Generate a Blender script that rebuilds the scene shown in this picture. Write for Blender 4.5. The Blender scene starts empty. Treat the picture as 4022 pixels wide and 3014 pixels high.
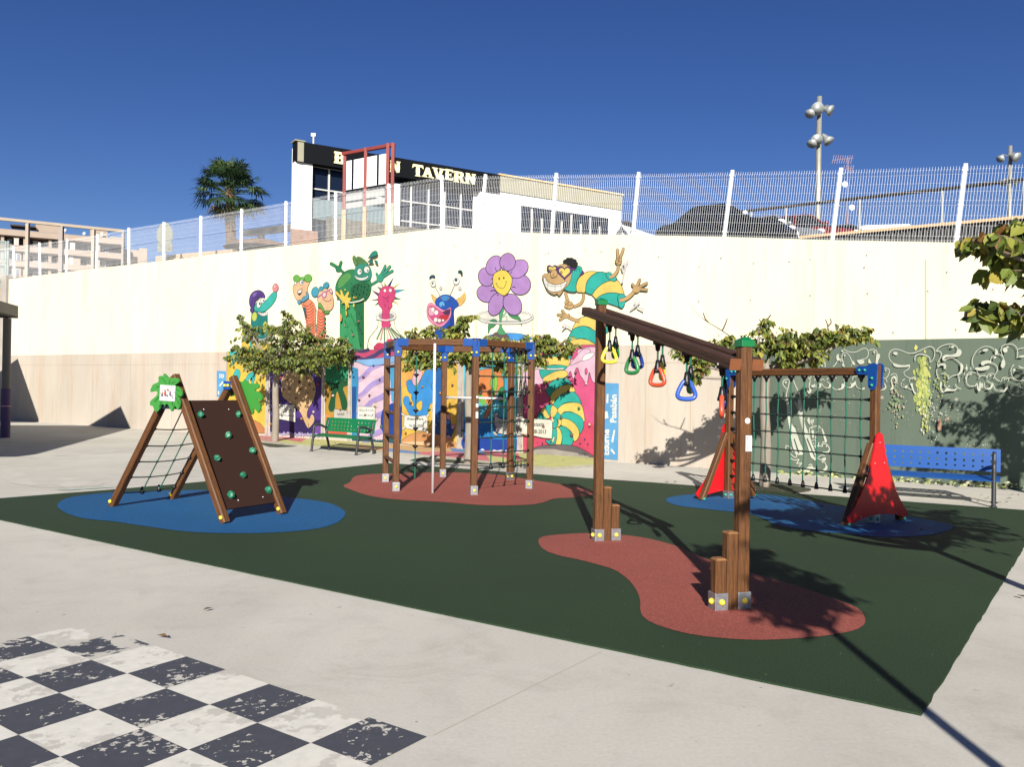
import bpy, math, random
from mathutils import Vector, Matrix, Quaternion
from mathutils.geometry import tessellate_polygon
sc = bpy.context.scene
COL = sc.collection
PI = math.pi
rad = math.radians

# ------------------------------------------------------------------ camera
S = 4022.0 / 2212.0            # photograph measured on a 2212 px wide copy
F = 3262.0
CZ = 1.6
_P, _R = rad(.29), .0157
_f = Vector((0, math.cos(_P), math.sin(_P)))
_u0 = Vector((0, -math.sin(_P), math.cos(_P)))
_r0 = Vector((1, 0, 0))
_r = _r0 * math.cos(_R) + _u0 * math.sin(_R)
_u = _u0 * math.cos(_R) - _r0 * math.sin(_R)
cam = bpy.data.cameras.new('camera')
camo = bpy.data.objects.new('camera', cam)
COL.objects.link(camo)
cam.sensor_width = 36.0
cam.lens = 36.0 * F / 4022.0
cam.clip_start = .05
cam.clip_end = 3000
Mc = Matrix.Identity(4)
for i in range(3):
    Mc[i][0], Mc[i][1], Mc[i][2] = _r[i], _u[i], -_f[i]
Mc.translation = Vector((0, 0, CZ))
camo.matrix_world = Mc
sc.camera = camo

# ------------------------------------------------------------------ world, sun, exposure
SUN_EL = 26.3
w = bpy.data.worlds.new('World')
sc.world = w
w.use_nodes = True
nt = w.node_tree
nt.nodes.clear()
sky = nt.nodes.new('ShaderNodeTexSky')
sky.sky_type = 'NISHITA'
sky.sun_disc = False
sky.sun_elevation = rad(SUN_EL)
sky.sun_rotation = rad(180)
sky.altitude = 1200
sky.air_density = 1.0
sky.dust_density = 0.1
sky.ozone_density = 3.5
bg = nt.nodes.new('ShaderNodeBackground')
bg.inputs['Strength'].default_value = .041
wo = nt.nodes.new('ShaderNodeOutputWorld')
hs = nt.nodes.new('ShaderNodeHueSaturation')
hs.inputs['Saturation'].default_value = 1.22
hs.inputs['Hue'].default_value = .519
nt.links.new(sky.outputs[0], hs.inputs['Color'])
nt.links.new(hs.outputs[0], bg.inputs[0])
nt.links.new(bg.outputs[0], wo.inputs[0])
sl = bpy.data.lights.new('sun', 'SUN')
sl.energy = 5.0
sl.angle = rad(.5)
sl.color = (1, .95, .87)
so = bpy.data.objects.new('sun', sl)
COL.objects.link(so)
so.rotation_euler = Vector((.02, 1, -math.tan(rad(SUN_EL)))).to_track_quat('-Z', 'Y').to_euler()
vs = sc.view_settings
sc.display_settings.display_device = 'sRGB'
vs.view_transform = 'Standard'
vs.look = 'None'
vs.gamma = 1
vs.use_curve_mapping = False
vs.exposure = .95

# ------------------------------------------------------------------ measuring helpers
def ray(x, y):
    return _f + _r * ((x * S - 2011) / F) + _u * ((1507 - y * S) / F)
def G(x, y, z=0.0):
    d = ray(x, y); t = (z - CZ) / d.z
    return Vector((d.x * t, d.y * t, z))
def W(x, y, off=0.0):
    """point on the retaining wall's face (plane Y = 19.84 - .66 X), off metres in front"""
    d = ray(x, y); t = (19.84 - off * 1.198) / (d.y + .66 * d.x)
    return Vector((d.x * t, d.y * t, CZ + d.z * t))
def D(x, y, Y):
    d = ray(x, y); t = Y / d.y
    return Vector((d.x * t, Y, CZ + d.z * t))
def PL(x, y, p, n):
    d = ray(x, y); c = Vector((0, 0, CZ)); t = (p - c).dot(n) / d.dot(n)
    return c + d * t
def zm(x0, y0, s):
    return lambda a, b: ((x0 + a / s) / S, (y0 + b / s) / S)
WN = Vector((-.66, -1, 0)).normalized()      # wall normal, towards the camera
WD = Vector((1, -.66, 0)).normalized()       # along the wall, to the right

# ------------------------------------------------------------------ materials
def lin(c):
    return tuple((x / 255 / 12.92 if x <= 10 else ((x / 255 + .055) / 1.055) ** 2.4) for x in c)
_M = {}
def mat(name, rgb, rough=.6, metal=0, k=1.0, var=0.0, vscale=8, bump=0.0, bscale=60, stretch=None, spec=.5):
    if name in _M: return _M[name]
    m = bpy.data.materials.new(name); _M[name] = m
    m.use_nodes = True
    n = m.node_tree.nodes; l = m.node_tree.links
    b = n['Principled BSDF']
    c = [x * k for x in lin(rgb)]
    b.inputs['Base Color'].default_value = (*c, 1)
    b.inputs['Roughness'].default_value = rough
    b.inputs['Metallic'].default_value = metal
    b.inputs['Specular IOR Level'].default_value = spec
    if var or bump:
        tc = n.new('ShaderNodeTexCoord'); mp = n.new('ShaderNodeMapping')
        l.new(tc.outputs['Object'], mp.inputs[0])
        if stretch: mp.inputs['Scale'].default_value = stretch
    if var:
        t = n.new('ShaderNodeTexNoise'); t.inputs['Scale'].default_value = vscale
        t.inputs['Detail'].default_value = 6; t.inputs['Roughness'].default_value = .65
        l.new(mp.outputs[0], t.inputs['Vector'])
        r = n.new('ShaderNodeValToRGB')
        r.color_ramp.elements[0].position = .3; r.color_ramp.elements[1].position = .7
        r.color_ramp.elements[0].color = (*[x * (1 - var) for x in c], 1)
        r.color_ramp.elements[1].color = (*[min(1, x * (1 + var * .6)) for x in c], 1)
        l.new(t.outputs[0], r.inputs[0]); l.new(r.outputs[0], b.inputs['Base Color'])
    if bump:
        t2 = n.new('ShaderNodeTexNoise'); t2.inputs['Scale'].default_value = bscale
        t2.inputs['Detail'].default_value = 4
        l.new(mp.outputs[0], t2.inputs['Vector'])
        bp = n.new('ShaderNodeBump'); bp.inputs['Strength'].default_value = bump
        bp.inputs['Distance'].default_value = .01
        l.new(t2.outputs[0], bp.inputs['Height']); l.new(bp.outputs[0], b.inputs['Normal'])
    return m
class NT:
    """small shader graph writer"""
    def __init__(s, name, rough=.7, spec=.5):
        s.m = bpy.data.materials.new(name); s.m.use_nodes = True
        s.n = s.m.node_tree.nodes; s.l = s.m.node_tree.links
        s.b = s.n['Principled BSDF']; s.b.inputs['Roughness'].default_value = rough
        s.b.inputs['Specular IOR Level'].default_value = spec
        s.tc = s.n.new('ShaderNodeTexCoord')
    def noise(s, scale, detail=5, stretch=None, rough=.6, dist=0, loc=None):
        t = s.n.new('ShaderNodeTexNoise'); t.inputs['Scale'].default_value = scale
        t.inputs['Detail'].default_value = detail; t.inputs['Roughness'].default_value = rough
        t.inputs['Distortion'].default_value = dist
        mp = s.n.new('ShaderNodeMapping')
        if stretch: mp.inputs['Scale'].default_value = stretch
        if loc: mp.inputs['Location'].default_value = loc
        s.l.new(s.tc.outputs['Object'], mp.inputs[0]); s.l.new(mp.outputs[0], t.inputs['Vector'])
        return t.outputs[0]
    def ramp(s, src, stops, interp='LINEAR'):
        r = s.n.new('ShaderNodeValToRGB'); r.color_ramp.interpolation = interp
        e = r.color_ramp.elements
        while len(e) < len(stops): e.new(.5)
        for i, (p, c) in enumerate(stops):
            e[i].position = p; e[i].color = (*c, 1) if not isinstance(c, (int, float)) else (c, c, c, 1)
        s.l.new(src, r.inputs[0]); return r.outputs[0]
    def mix(s, fac, a, b, mode='MIX'):
        x = s.n.new('ShaderNodeMix'); x.data_type = 'RGBA'; x.blend_type = mode
        for i, v in ((0, fac), (6, a), (7, b)):
            if hasattr(v, 'is_linked') or hasattr(v, 'links'): s.l.new(v, x.inputs[i])
            elif i == 0: x.inputs[0].default_value = v
            else: x.inputs[i].default_value = (*v, 1)
        return x.outputs[2]
    def color(s, c): s.l.new(c, s.b.inputs['Base Color'])
    def bump(s, h, strength=.3, dist=.01):
        bp = s.n.new('ShaderNodeBump'); bp.inputs['Strength'].default_value = strength
        bp.inputs['Distance'].default_value = dist
        s.l.new(h, bp.inputs['Height']); s.l.new(bp.outputs[0], s.b.inputs['Normal'])

# ------------------------------------------------------------------ mesh helpers
class MB:
    def __init__(s): s.v = []; s.f = []; s.m = []
    def add(s, vs, fs, mi=0):
        b = len(s.v); s.v += [tuple(v) for v in vs]
        for f in fs: s.f.append([b + i for i in f]); s.m.append(mi)
        return s
    def box(s, c, size, R=None, mi=0):
        hx, hy, hz = [q / 2 for q in size]; c = Vector(c)
        vs = [Vector((x, y, z)) for x in (-hx, hx) for y in (-hy, hy) for z in (-hz, hz)]
        if R is not None: vs = [R @ v for v in vs]
        return s.add([c + v for v in vs], [(0, 1, 3, 2), (4, 6, 7, 5), (0, 4, 5, 1), (2, 3, 7, 6), (0, 2, 6, 4), (1, 5, 7, 3)], mi)
    def bar(s, p0, p1, w, h, up=(0, 0, 1), mi=0):
        p0, p1 = Vector(p0), Vector(p1); M = frame(p0, p1, up)
        L = (p1 - p0).length
        vs = [M @ Vector((x, y, z)) for x in (-w / 2, w / 2) for y in (-h / 2, h / 2) for z in (0, L)]
        return s.add(vs, [(0, 1, 3, 2), (4, 6, 7, 5), (0, 4, 5, 1), (2, 3, 7, 6), (0, 2, 6, 4), (1, 5, 7, 3)], mi)
    def tube(s, pts, r, seg=6, mi=0, cap=True, closed=False):
        pts = [Vector(p) for p in pts]; n = len(pts)
        rs = r if isinstance(r, (list, tuple)) else [r] * n
        up = Vector((0, 0, 1)); vs = []; X = None
        for i, p in enumerate(pts):
            if closed: t = pts[(i + 1) % n] - pts[i - 1]
            else: t = pts[min(i + 1, n - 1)] - pts[max(i - 1, 0)]
            t = t.normalized() if t.length > 1e-9 else Vector((0, 0, 1))
            if X is None:
                a = up if abs(t.z) < .9 else Vector((1, 0, 0)); X = t.cross(a).normalized()
            else:
                X = X - t * X.dot(t)
                X = X.normalized() if X.length > 1e-6 else t.orthogonal().normalized()
            Y = t.cross(X)
            for k in range(seg):
                a = 2 * PI * k / seg; vs.append(p + X * math.cos(a) * rs[i] + Y * math.sin(a) * rs[i])
        fs = []
        for i in range(n if closed else n - 1):
            j = (i + 1) % n
            for k in range(seg):
                k2 = (k + 1) % seg; fs.append((i * seg + k, i * seg + k2, j * seg + k2, j * seg + k))
        if cap and not closed:
            fs.append(tuple(range(seg))[::-1]); fs.append(tuple((n - 1) * seg + k for k in range(seg)))
        return s.add(vs, fs, mi)
    def lathe(s, prof, M=None, seg=16, mi=0):
        M = M or Matrix.Identity(4); vs = []; fs = []
        for r, z in prof:
            for k in range(seg):
                a = 2 * PI * k / seg; vs.append(M @ Vector((r * math.cos(a), r * math.sin(a), z)))
        for i in range(len(prof) - 1):
            for k in range(seg):
                k2 = (k + 1) % seg; fs.append((i * seg + k, i * seg + k2, (i + 1) * seg + k2, (i + 1) * seg + k))
        if prof[0][0] > 1e-4: fs.append(tuple(range(seg))[::-1])
        if prof[-1][0] > 1e-4: fs.append(tuple((len(prof) - 1) * seg + k for k in range(seg)))
        return s.add(vs, fs, mi)
    def ball(s, c, r, seg=8, rings=5, mi=0, sc3=(1, 1, 1)):
        M = Matrix.Translation(Vector(c)) @ Matrix.Diagonal((*[q * r for q in sc3], 1))
        return s.lathe([(max(1e-5, math.sin(PI * i / rings)), -math.cos(PI * i / rings)) for i in range(rings + 1)], M, seg, mi)
    def prism(s, poly, M, d, mi=0):
        """2D outline in M's XY plane, thickness d along M's Z"""
        n = len(poly); A = [M @ Vector((x, y, 0)) for x, y in poly]; B = [M @ Vector((x, y, d)) for x, y in poly]
        t = tessellate_polygon([[Vector((x, y, 0)) for x, y in poly]])
        fs = [tuple(q) for q in t] + [tuple(i + n for i in q[::-1]) for q in t]
        fs += [(i, (i + 1) % n, (i + 1) % n + n, i + n) for i in range(n)]
        return s.add(A + B, fs, mi)
def frame(p0, p1, up=(0, 0, 1)):
    p0, p1 = Vector(p0), Vector(p1); z = (p1 - p0).normalized(); u = Vector(up)
    if abs(z.dot(u.normalized())) > .98: u = Vector((1, 0, 0)) if abs(z.x) < .9 else Vector((0, 1, 0))
    x = u.cross(z).normalized(); y = z.cross(x)
    M = Matrix.Identity(4)
    for i in range(3): M[i][0], M[i][1], M[i][2], M[i][3] = x[i], y[i], z[i], p0[i]
    return M
def basis(o, x, y):
    x = Vector(x).normalized(); z = x.cross(Vector(y)).normalized(); y = z.cross(x)
    M = Matrix.Identity(4)
    for i in range(3): M[i][0], M[i][1], M[i][2], M[i][3] = x[i], y[i], z[i], o[i]
    return M
def crom(pts, n=6, closed=True):
    pts = [Vector(p) for p in pts]; out = []; N = len(pts)
    for i in range(N if closed else N - 1):
        if closed: a, b, c, d = pts[i - 1], pts[i], pts[(i + 1) % N], pts[(i + 2) % N]
        else: a, b, c, d = pts[max(i - 1, 0)], pts[i], pts[i + 1], pts[min(i + 2, N - 1)]
        for k in range(n):
            t = k / n
            out.append(.5 * ((2 * b) + (c - a) * t + (2 * a - 5 * b + 4 * c - d) * t * t + (3 * b - a - 3 * c + d) * t ** 3))
    if not closed: out.append(pts[-1])
    return out
WM = {}
def obj(name, mb, mats, parent=None, M=None, smooth=False, bevel=0):
    if not isinstance(mats, (list, tuple)): mats = [mats]
    if M is None: M = WM[parent.name].copy() if parent else Matrix.Identity(4)
    me = bpy.data.meshes.new(name)
    Mi = M.inverted()
    me.from_pydata([Mi @ Vector(v) for v in mb.v], [], mb.f)
    for m in mats: me.materials.append(m)
    if len(mats) > 1: me.polygons.foreach_set('material_index', mb.m)
    if smooth: me.polygons.foreach_set('use_smooth', [True] * len(me.polygons))
    me.update()
    o = bpy.data.objects.new(name, me); COL.objects.link(o)
    if parent:
        o.parent = parent; o.matrix_basis = WM[parent.name].inverted() @ M
    else: o.matrix_basis = M
    WM[o.name] = M.copy()
    if bevel:
        b = o.modifiers.new('bevel', 'BEVEL'); b.width = bevel; b.segments = 2; b.limit_method = 'ANGLE'
    return o
def tag(o, label=None, cat=None, group=None, kind=None):
    if label: o['label'] = label
    if cat: o['category'] = cat
    if group: o['group'] = group
    if kind: o['kind'] = kind
    return o
def thing(name, label, cat, loc=(0, 0, 0), group=None):
    o = bpy.data.objects.new(name, None); COL.objects.link(o)
    o.location = loc; o.empty_display_size = .3
    WM[o.name] = Matrix.Translation(Vector(loc))
    return tag(o, label, cat, group)
def struct(name, mb, mats, **k): return tag(obj(name, mb, mats, **k), kind='structure')
def T(p): return Matrix.Translation(Vector(p))

def timber(name, p0, p1, w, d, m, parent, side=(0, 0, 1), groove=True, label=None):
    """square profiled timber with grooves, grain along its length"""
    p0, p1 = Vector(p0), Vector(p1); M = frame(p0, p1, side); L = (p1 - p0).length
    c = .012; g = .003; q = .0035
    hw, hd = w / 2, d / 2; prof = []
    def edge(ax, ay, bx, by):
        prof.append((ax, ay))
        if groove:
            mx, my = (ax + bx) / 2, (ay + by) / 2; dx, dy = bx - ax, by - ay; l = math.hypot(dx, dy); dx /= l; dy /= l
            ix, iy = -dy, dx
            for k, o in ((-1, 0), (-.6, 1), (.6, 1), (1, 0)):
                prof.append((mx + dx * g * k + ix * q * o, my + dy * g * k + iy * q * o))
        prof.append((bx, by))
    edge(-hw + c, -hd, hw - c, -hd); edge(hw, -hd + c, hw, hd - c); edge(hw - c, hd, -hw + c, hd); edge(-hw, hd - c, -hw, -hd + c)
    mb = MB(); n = len(prof)
    vs = [(x, y, 0) for x, y in prof] + [(x, y, L) for x, y in prof]
    fs = [(i, (i + 1) % n, (i + 1) % n + n, i + n) for i in range(n)] + [tuple(range(n))[::-1], tuple(range(n, 2 * n))]
    mb.add([M @ Vector(v) for v in vs], fs)
    o = obj(name, mb, m, parent, M=M)
    if label: o['label'] = label
    return o
def rnd(a, b): return random.uniform(a, b)

# wood with grain along local Z
def wood(name, c1, c2, seed):
    t = NT(name, .62, .35)
    a = t.noise(9, 6, (9, 9, .55), .7, .4, (seed, 0, 0))
    b = t.noise(40, 3, (3, 3, .25), .6, 0, (0, seed, 0))
    c = t.noise(1.6, 3, (1, 1, 1), .5, 0, (seed, seed, 0))
    k = t.ramp(a, [(.32, lin(c1)), (.68, lin(c2))])
    k = t.mix(.35, k, t.ramp(b, [(.35, (.25, .25, .25)), (.7, (1, 1, 1))]), 'MULTIPLY')
    k = t.mix(.5, k, t.ramp(c, [(.3, (.62, .6, .58)), (.7, (1, 1, 1))]), 'MULTIPLY')
    t.color(k); t.bump(a, .25, .004)
    return t.m
WOOD = wood('brown_wood', (64, 39, 19), (114, 73, 36), 1.3)
WOOD2 = wood('dark_brown_wood', (52, 35, 24), (80, 54, 38), 4.1)
BLUE = mat('blue_plastic', (8, 72, 150), .4, k=.68, var=.06, vscale=5)
BLACK = mat('black_plastic', (14, 14, 15), .45)
YEL = mat('yellow_cap', (235, 215, 60), .4, k=.8)
TEALC = mat('teal_cap', (40, 150, 125), .4, k=.8)
GREENCAP = mat('green_cap', (10, 110, 60), .4, k=.8)
STEEL = mat('galvanised_steel', (170, 172, 176), .42, .85, var=.25, vscale=30)
STEELR = mat('polished_pipe', (206, 206, 204), .35, .25)
ROPE = mat('green_rope', (22, 120, 92), .8, k=.52, bump=.6, bscale=220)
ROPED = mat('dark_green_rope', (12, 42, 32), .8, bump=.6, bscale=220)
WHITEP = mat('white_paint', (235, 235, 228), .5)
# ================================================================== ground
KG = .78
def sheet(poly, z, mi=0, mb=None):
    mb = mb or MB()
    t = tessellate_polygon([[Vector((p[0], p[1], 0)) for p in poly]])
    vs = [(p[0], p[1], z) for p in poly]
    fs = []
    for a, b, c in t:
        A, B, C = Vector(vs[a]), Vector(vs[b]), Vector(vs[c])
        fs.append((a, b, c) if (B - A).cross(C - A).z > 0 else (a, c, b))
    return mb.add(vs, fs, mi)
def slab(poly, z0, z1, mb=None, mi=0):
    mb = mb or MB(); sheet(poly, z1, mi, mb)
    n = len(poly)
    vs = [(p[0], p[1], z0) for p in poly] + [(p[0], p[1], z1) for p in poly]
    return mb.add(vs, [(i, (i + 1) % n, (i + 1) % n + n, i + n) for i in range(n)], mi)
def conc_graph(t):
    a = t.noise(.35, 6, None, .6, .6)
    b = t.noise(2.2, 8, None, .7, .3, (5, 1, 0))
    c = t.noise(45, 3, None, .6)
    k = t.ramp(a, [(.3, [x * KG * .80 for x in lin((208, 203, 192))]), (.7, [x * KG * .93 for x in lin((216, 212, 201))])])
    k = t.mix(.5, k, t.ramp(b, [(.25, (.72, .7, .68)), (.5, (1, 1, 1)), (.8, (1.0, .97, .93))]), 'MULTIPLY')
    k = t.mix(.35, k, t.ramp(c, [(.35, (.8, .8, .8)), (.6, (1, 1, 1))]), 'MULTIPLY')
    s = t.noise(7, 3, (1, 1, 1), .5, .5, (2, 9, 0))
    k = t.mix(1, k, t.ramp(s, [(.2, (.5, .48, .46)), (.27, (1, 1, 1))]), 'MULTIPLY')
    s2 = t.noise(17, 2, (1, 1, 1), .5, 0, (12, 4, 0))
    k = t.mix(1, k, t.ramp(s2, [(.2, (.4, .38, .37)), (.26, (1, 1, 1))]), 'MULTIPLY')
    s3 = t.noise(1.1, 7, (1, 1, 1), .75, 1.2, (21, 4, 0))
    k = t.mix(.55, k, t.ramp(s3, [(.3, (.78, .765, .75)), (.44, (1, 1, 1)), (.66, (1, 1, 1)), (.74, (.88, .87, .86))]), 'MULTIPLY')
    return k
t = NT('trowelled_concrete', .8, .3)
t.color(conc_graph(t)); t.bump(t.noise(30, 5), .12, .01)
CONC = t.m
mb = MB()
mb.add([(-400, -400, 0), (400, -400, 0), (400, 900, 0), (-400, 900, 0)], [(0, 1, 2, 3)])
struct('concrete_ground', mb, CONC)

def rubber(name, rgb, k, fleck=.6):
    t = NT(name, .85, .25)
    c = [x * k for x in lin(rgb)]
    a = t.noise(85, 3, None, .85)
    b = t.noise(.5, 4, None, .6, 0, (3, 3, 0))
    x = t.ramp(a, [(.3, [q * .45 for q in c]), (.5, c), (.72, [q * 1.8 for q in c])])
    x = t.mix(.5, x, t.ramp(b, [(.3, (.74, .74, .74)), (.7, (1.18, 1.16, 1.12))]), 'MULTIPLY')
    v = t.n.new('ShaderNodeTexVoronoi'); v.inputs['Scale'].default_value = 13
    t.l.new(t.tc.outputs['Object'], v.inputs['Vector'])
    f = t.ramp(v.outputs['Distance'], [(.0, 1.0), (.06, 1.0), (.075, 0.0)])
    pick = t.ramp(v.outputs['Color'], [(.62, 0.0), (.66, 1.0)])
    ff = t.mix(1, f, pick, 'MULTIPLY')
    x = t.mix(ff, x, [min(.6, q * 3 + .12 * fleck) for q in c])
    t.color(x); t.bump(a, .5, .004)
    return t.m
RG = rubber('dark_green_rubber', (44, 66, 42), .62)
RB = rubber('blue_rubber', (16, 86, 138), .72, .3)
RR = rubber('red_rubber', (150, 80, 70), .72, .3)
pad = [(2.06, 4.13), (4.94, 8.09), (7.36, 11.42), (4.56, 12.98), (2.43, 14.27), (1.51, 14.72), (-2.55, 17.1), (-3.77, 15.1), (-5.19, 13.0), (-5.81, 12.25), (-6.83, 11.13), (-7.4, 10.55), (-2.95, 7.5)]
# slightly ragged edge as the rubber was poured against the concrete
rp = []
random.seed(3)
for i in range(len(pad)):
    a, b = Vector(pad[i]), Vector(pad[(i + 1) % len(pad)]); n = max(1, int((b - a).length / .12))
    for k in range(n):
        p = a.lerp(b, k / n)
        j = .005 if i < 2 else .003
        rp.append((p.x + rnd(-j, j), p.y + rnd(-j, j)))
struct('rubber_pad', slab(rp, 0.0, .012), RG)
def blobg(pts, name, m, z=.016):
    q = crom([Vector((*G(*p).xy, 0)) for p in pts], 5)
    struct(name, sheet([(p.x, p.y) for p in q], z), m)
z1 = zm(0, 1800, 1.58)
blobg([z1(*p) for p in [(355, 300), (400, 262), (500, 240), (700, 221), (1000, 210), (1300, 207), (1600, 235), (1900, 263), (2050, 290), (2130, 330), (2140, 365), (2080, 415), (1950, 450), (1700, 472), (1400, 476), (1150, 465), (900, 432), (700, 402), (550, 388), (450, 365), (385, 335)]], 'blue_rubber_patch', RB)
z3 = zm(1200, 1750, 1.843)
blobg([z3(*p) for p in [(275, 300), (325, 272), (345, 240), (400, 222), (550, 212), (900, 203), (1150, 205), (1400, 220), (1650, 260), (1850, 290), (1990, 312), (2075, 335), (2080, 362), (1960, 384), (1800, 395), (1720, 422), (1600, 440), (1300, 443), (1000, 420), (650, 400), (450, 370), (320, 325)]], 'red_rubber_patch', RR)
z4 = zm(2200, 1850, 1.843)
blobg([z4(*p) for p in [(-157, 527), (-130, 490), (0, 472), (200, 463), (450, 475), (650, 505), (830, 553), (960, 608), (1100, 665), (1300, 722), (1500, 785), (1750, 860), (1950, 930), (2150, 1010), (2205, 1080), (2190, 1140), (2080, 1185), (1800, 1225), (1400, 1243), (1000, 1210), (750, 1150), (620, 1090), (582, 1030), (580, 960), (552, 880), (490, 800), (400, 735), (300, 700), (150, 660), (-20, 622), (-120, 580)]], 'red_rubber_patch', RR)
blobg([(1438, 1083), (1452, 1076), (1493, 1071), (1570, 1070), (1643, 1070), (1710, 1078), (1800, 1094), (1900, 1108), (1971, 1120), (2036, 1132), (2059, 1143), (2014, 1158), (1917, 1164), (1819, 1156), (1733, 1148), (1678, 1137), (1655, 1126), (1622, 1114), (1538, 1104), (1463, 1095)], 'blue_rubber_patch', RB)

# expansion joints scored in the concrete
DARKJ = mat('joint_filler', (186, 180, 170), .9, k=.76)
mb = MB()
for a, b in [((935, 1592), (1300, 1410)), ((564, 968), (0, 930))]:
    p, q = G(*a), G(*b); d = (q - p).normalized(); n = Vector((-d.y, d.x, 0)) * .0025
    zz = Vector((0, 0, .004)); mb.add([p + n + zz, p - n + zz, q - n + zz, q + n + zz], [(0, 1, 2, 3)])
struct('ground_joint', mb, DARKJ)

# faded painted floor games
def worn(name, rgb, k, thr, scale, soft=.03, loc=(0, 0, 0), st=None, fade=1.0):
    t = NT(name, .75, .3)
    base = conc_graph(t)
    c = [x * k for x in lin(rgb)]
    n1 = t.noise(scale, 7, st, .62, .25, loc)
    n2 = t.noise(2.5, 3, st, .5, 0, (loc[0] + 7, loc[1], 0))
    mx = t.mix(.45, n1, n2)
    f = t.ramp(mx, [(thr - soft, fade), (thr, 0.0)])
    v = t.noise(14, 4, None, .6, 0, (1, 1, 1))
    cc = t.mix(.6, c, t.ramp(v, [(.3, [q * .75 for q in c]), (.7, c)]))
    t.color(t.mix(f, base, cc)); t.bump(mx, .15, .004)
    return t.m
BD = worn('worn_dark_floor_paint', (72, 74, 82), .85, .566, 24, .008, (3, 0, 0))
BW = worn('worn_white_floor_paint', (238, 234, 222), .72, .565, 9, .03, (0, 5, 0), None, .9)
BF = worn('faded_white_floor_paint', (232, 230, 216), .66, .5, 3.5, .05, (0, 9, 0), (1, 1, 1), .6)
BT = worn('faded_teal_floor_paint', (160, 195, 180), .7, .52, 6, .05, (4, 9, 0), None, .6)
O = Vector((-.36, 3.79)); e1 = Vector((-.302, .211)); e2 = Vector((-.208, -.298))
mb = MB()
for i in range(8):
    for j in range(8):
        q = [O + e1 * a + e2 * b for a, b in ((i, j), (i + 1, j), (i + 1, j + 1), (i, j + 1))]
        if (i + j) % 2 == 0:
            c = (q[0] + q[2]) / 2; q = [c + (p - c) * .992 for p in q]
        mi_ = (i + j) % 2
        if j == 0 and i > 5: mi_ += 2
        mb.add([(p.x, p.y, .004) for p in q], [(0, 1, 2, 3)], mi_)
# flip if needed so that the faces look up
mb.f = [f[::-1] if (Vector(mb.v[f[1]]) - Vector(mb.v[f[0]])).cross(Vector(mb.v[f[2]]) - Vector(mb.v[f[0]])).z < 0 else f for f in mb.f]
struct('painted_chessboard', mb, [BD, BW, worn('flaked_dark_floor_paint', (72, 74, 82), .85, .47, 9, .008, (6, 0, 0)), worn('flaked_white_floor_paint', (238, 234, 222), .72, .5, 5, .02, (8, 5, 0), None, .8)])
mb = MB()
zl = zm(0, 1600, 3.16)
for pts, mi in [([(20, 850), (260, 822), (640, 880), (960, 880), (980, 905), (1290, 940), (1250, 980), (800, 1000), (500, 1000), (120, 940)], 0),
                ([(700, 1035), (1000, 1003), (1460, 985), (1440, 1000), (1000, 1030), (850, 1040)], 1),
                ([(620, 590), (980, 600), (960, 612), (650, 605)], 0), ([(1030, 405), (1280, 395), (1300, 415), (1060, 425)], 0),
                ([(1100, 560), (1300, 525), (1640, 520), (1600, 545), (1200, 580)], 0), ([(200, 430), (420, 405), (740, 400), (560, 425), (260, 440)], 0),
                ([(2700, 810), (2900, 800), (2880, 815), (2720, 820)], 0)]:
    sheet([tuple(G(*zl(*p)).xy) for p in pts], .004 + .004 * mi, mi, mb)
struct('faded_floor_paint', mb, [BF, BT])

# tree pits
SOIL = mat('pit_soil', (62, 66, 40), .95, k=.7, var=.5, vscale=14, bump=.6, bscale=40)
for pts in ([(556, 950), (600, 945), (665, 952), (700, 957), (640, 965), (580, 966)],
            [(885, 996), (960, 984), (1060, 990), (1110, 997), (1060, 1004), (985, 1001)],
            [(1622, 1047), (1660, 1043), (1752, 1057), (1720, 1066), (1650, 1066)]):
    struct('tree_pit_soil', sheet([tuple(G(*p).xy) for p in crom([Vector((*p, 0)) for p in pts], 3) for p in [(p.x, p.y)]], .008), SOIL)

# a few dry leaves and bits of litter blown over the paving
random.seed(77); mb = MB()
for k in range(120):
    r_ = k % 5
    if r_ > 2 and k % 3: continue
    if r_ == 0: X, Y = rnd(-7.5, 6), 0; Y = 19.3 - .66 * X - abs(random.gauss(0, .4))
    elif r_ == 1: X, Y = rnd(5.5, 9.5), rnd(12.2, 13.4)
    elif r_ == 2: X, Y = 4.2 + random.gauss(0, 1), 13.6 + random.gauss(0, .5)
    elif r_ == 3: X, Y = rnd(-6, 5), rnd(4, 12)
    else: X, Y = random.gauss(3.2, 1.4), random.gauss(8.5, 2.4)
    a_ = rnd(0, 2 * PI); l_ = rnd(.02, .05); d_ = Vector((math.cos(a_), math.sin(a_), 0)); e_ = Vector((-d_.y, d_.x, 0)); P_ = Vector((X, Y, .022 if r_ != 0 else .075))
    mb.add([P_ - d_ * l_, P_ + e_ * l_ * .4 + Vector((0, 0, .008)), P_ + d_ * l_, P_ - e_ * l_ * .4 + Vector((0, 0, .012))], [(0, 1, 2, 3)], k % 3)
tag(obj('fallen_leaves', mb, [mat('dry_leaf_' + str(i), c_, .8, k=.6) for i, c_ in enumerate(((112, 84, 48), (150, 128, 62), (84, 62, 42)))]), 'scattered small dry leaves and litter on the paving and rubber', 'leaves', kind='stuff')

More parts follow.
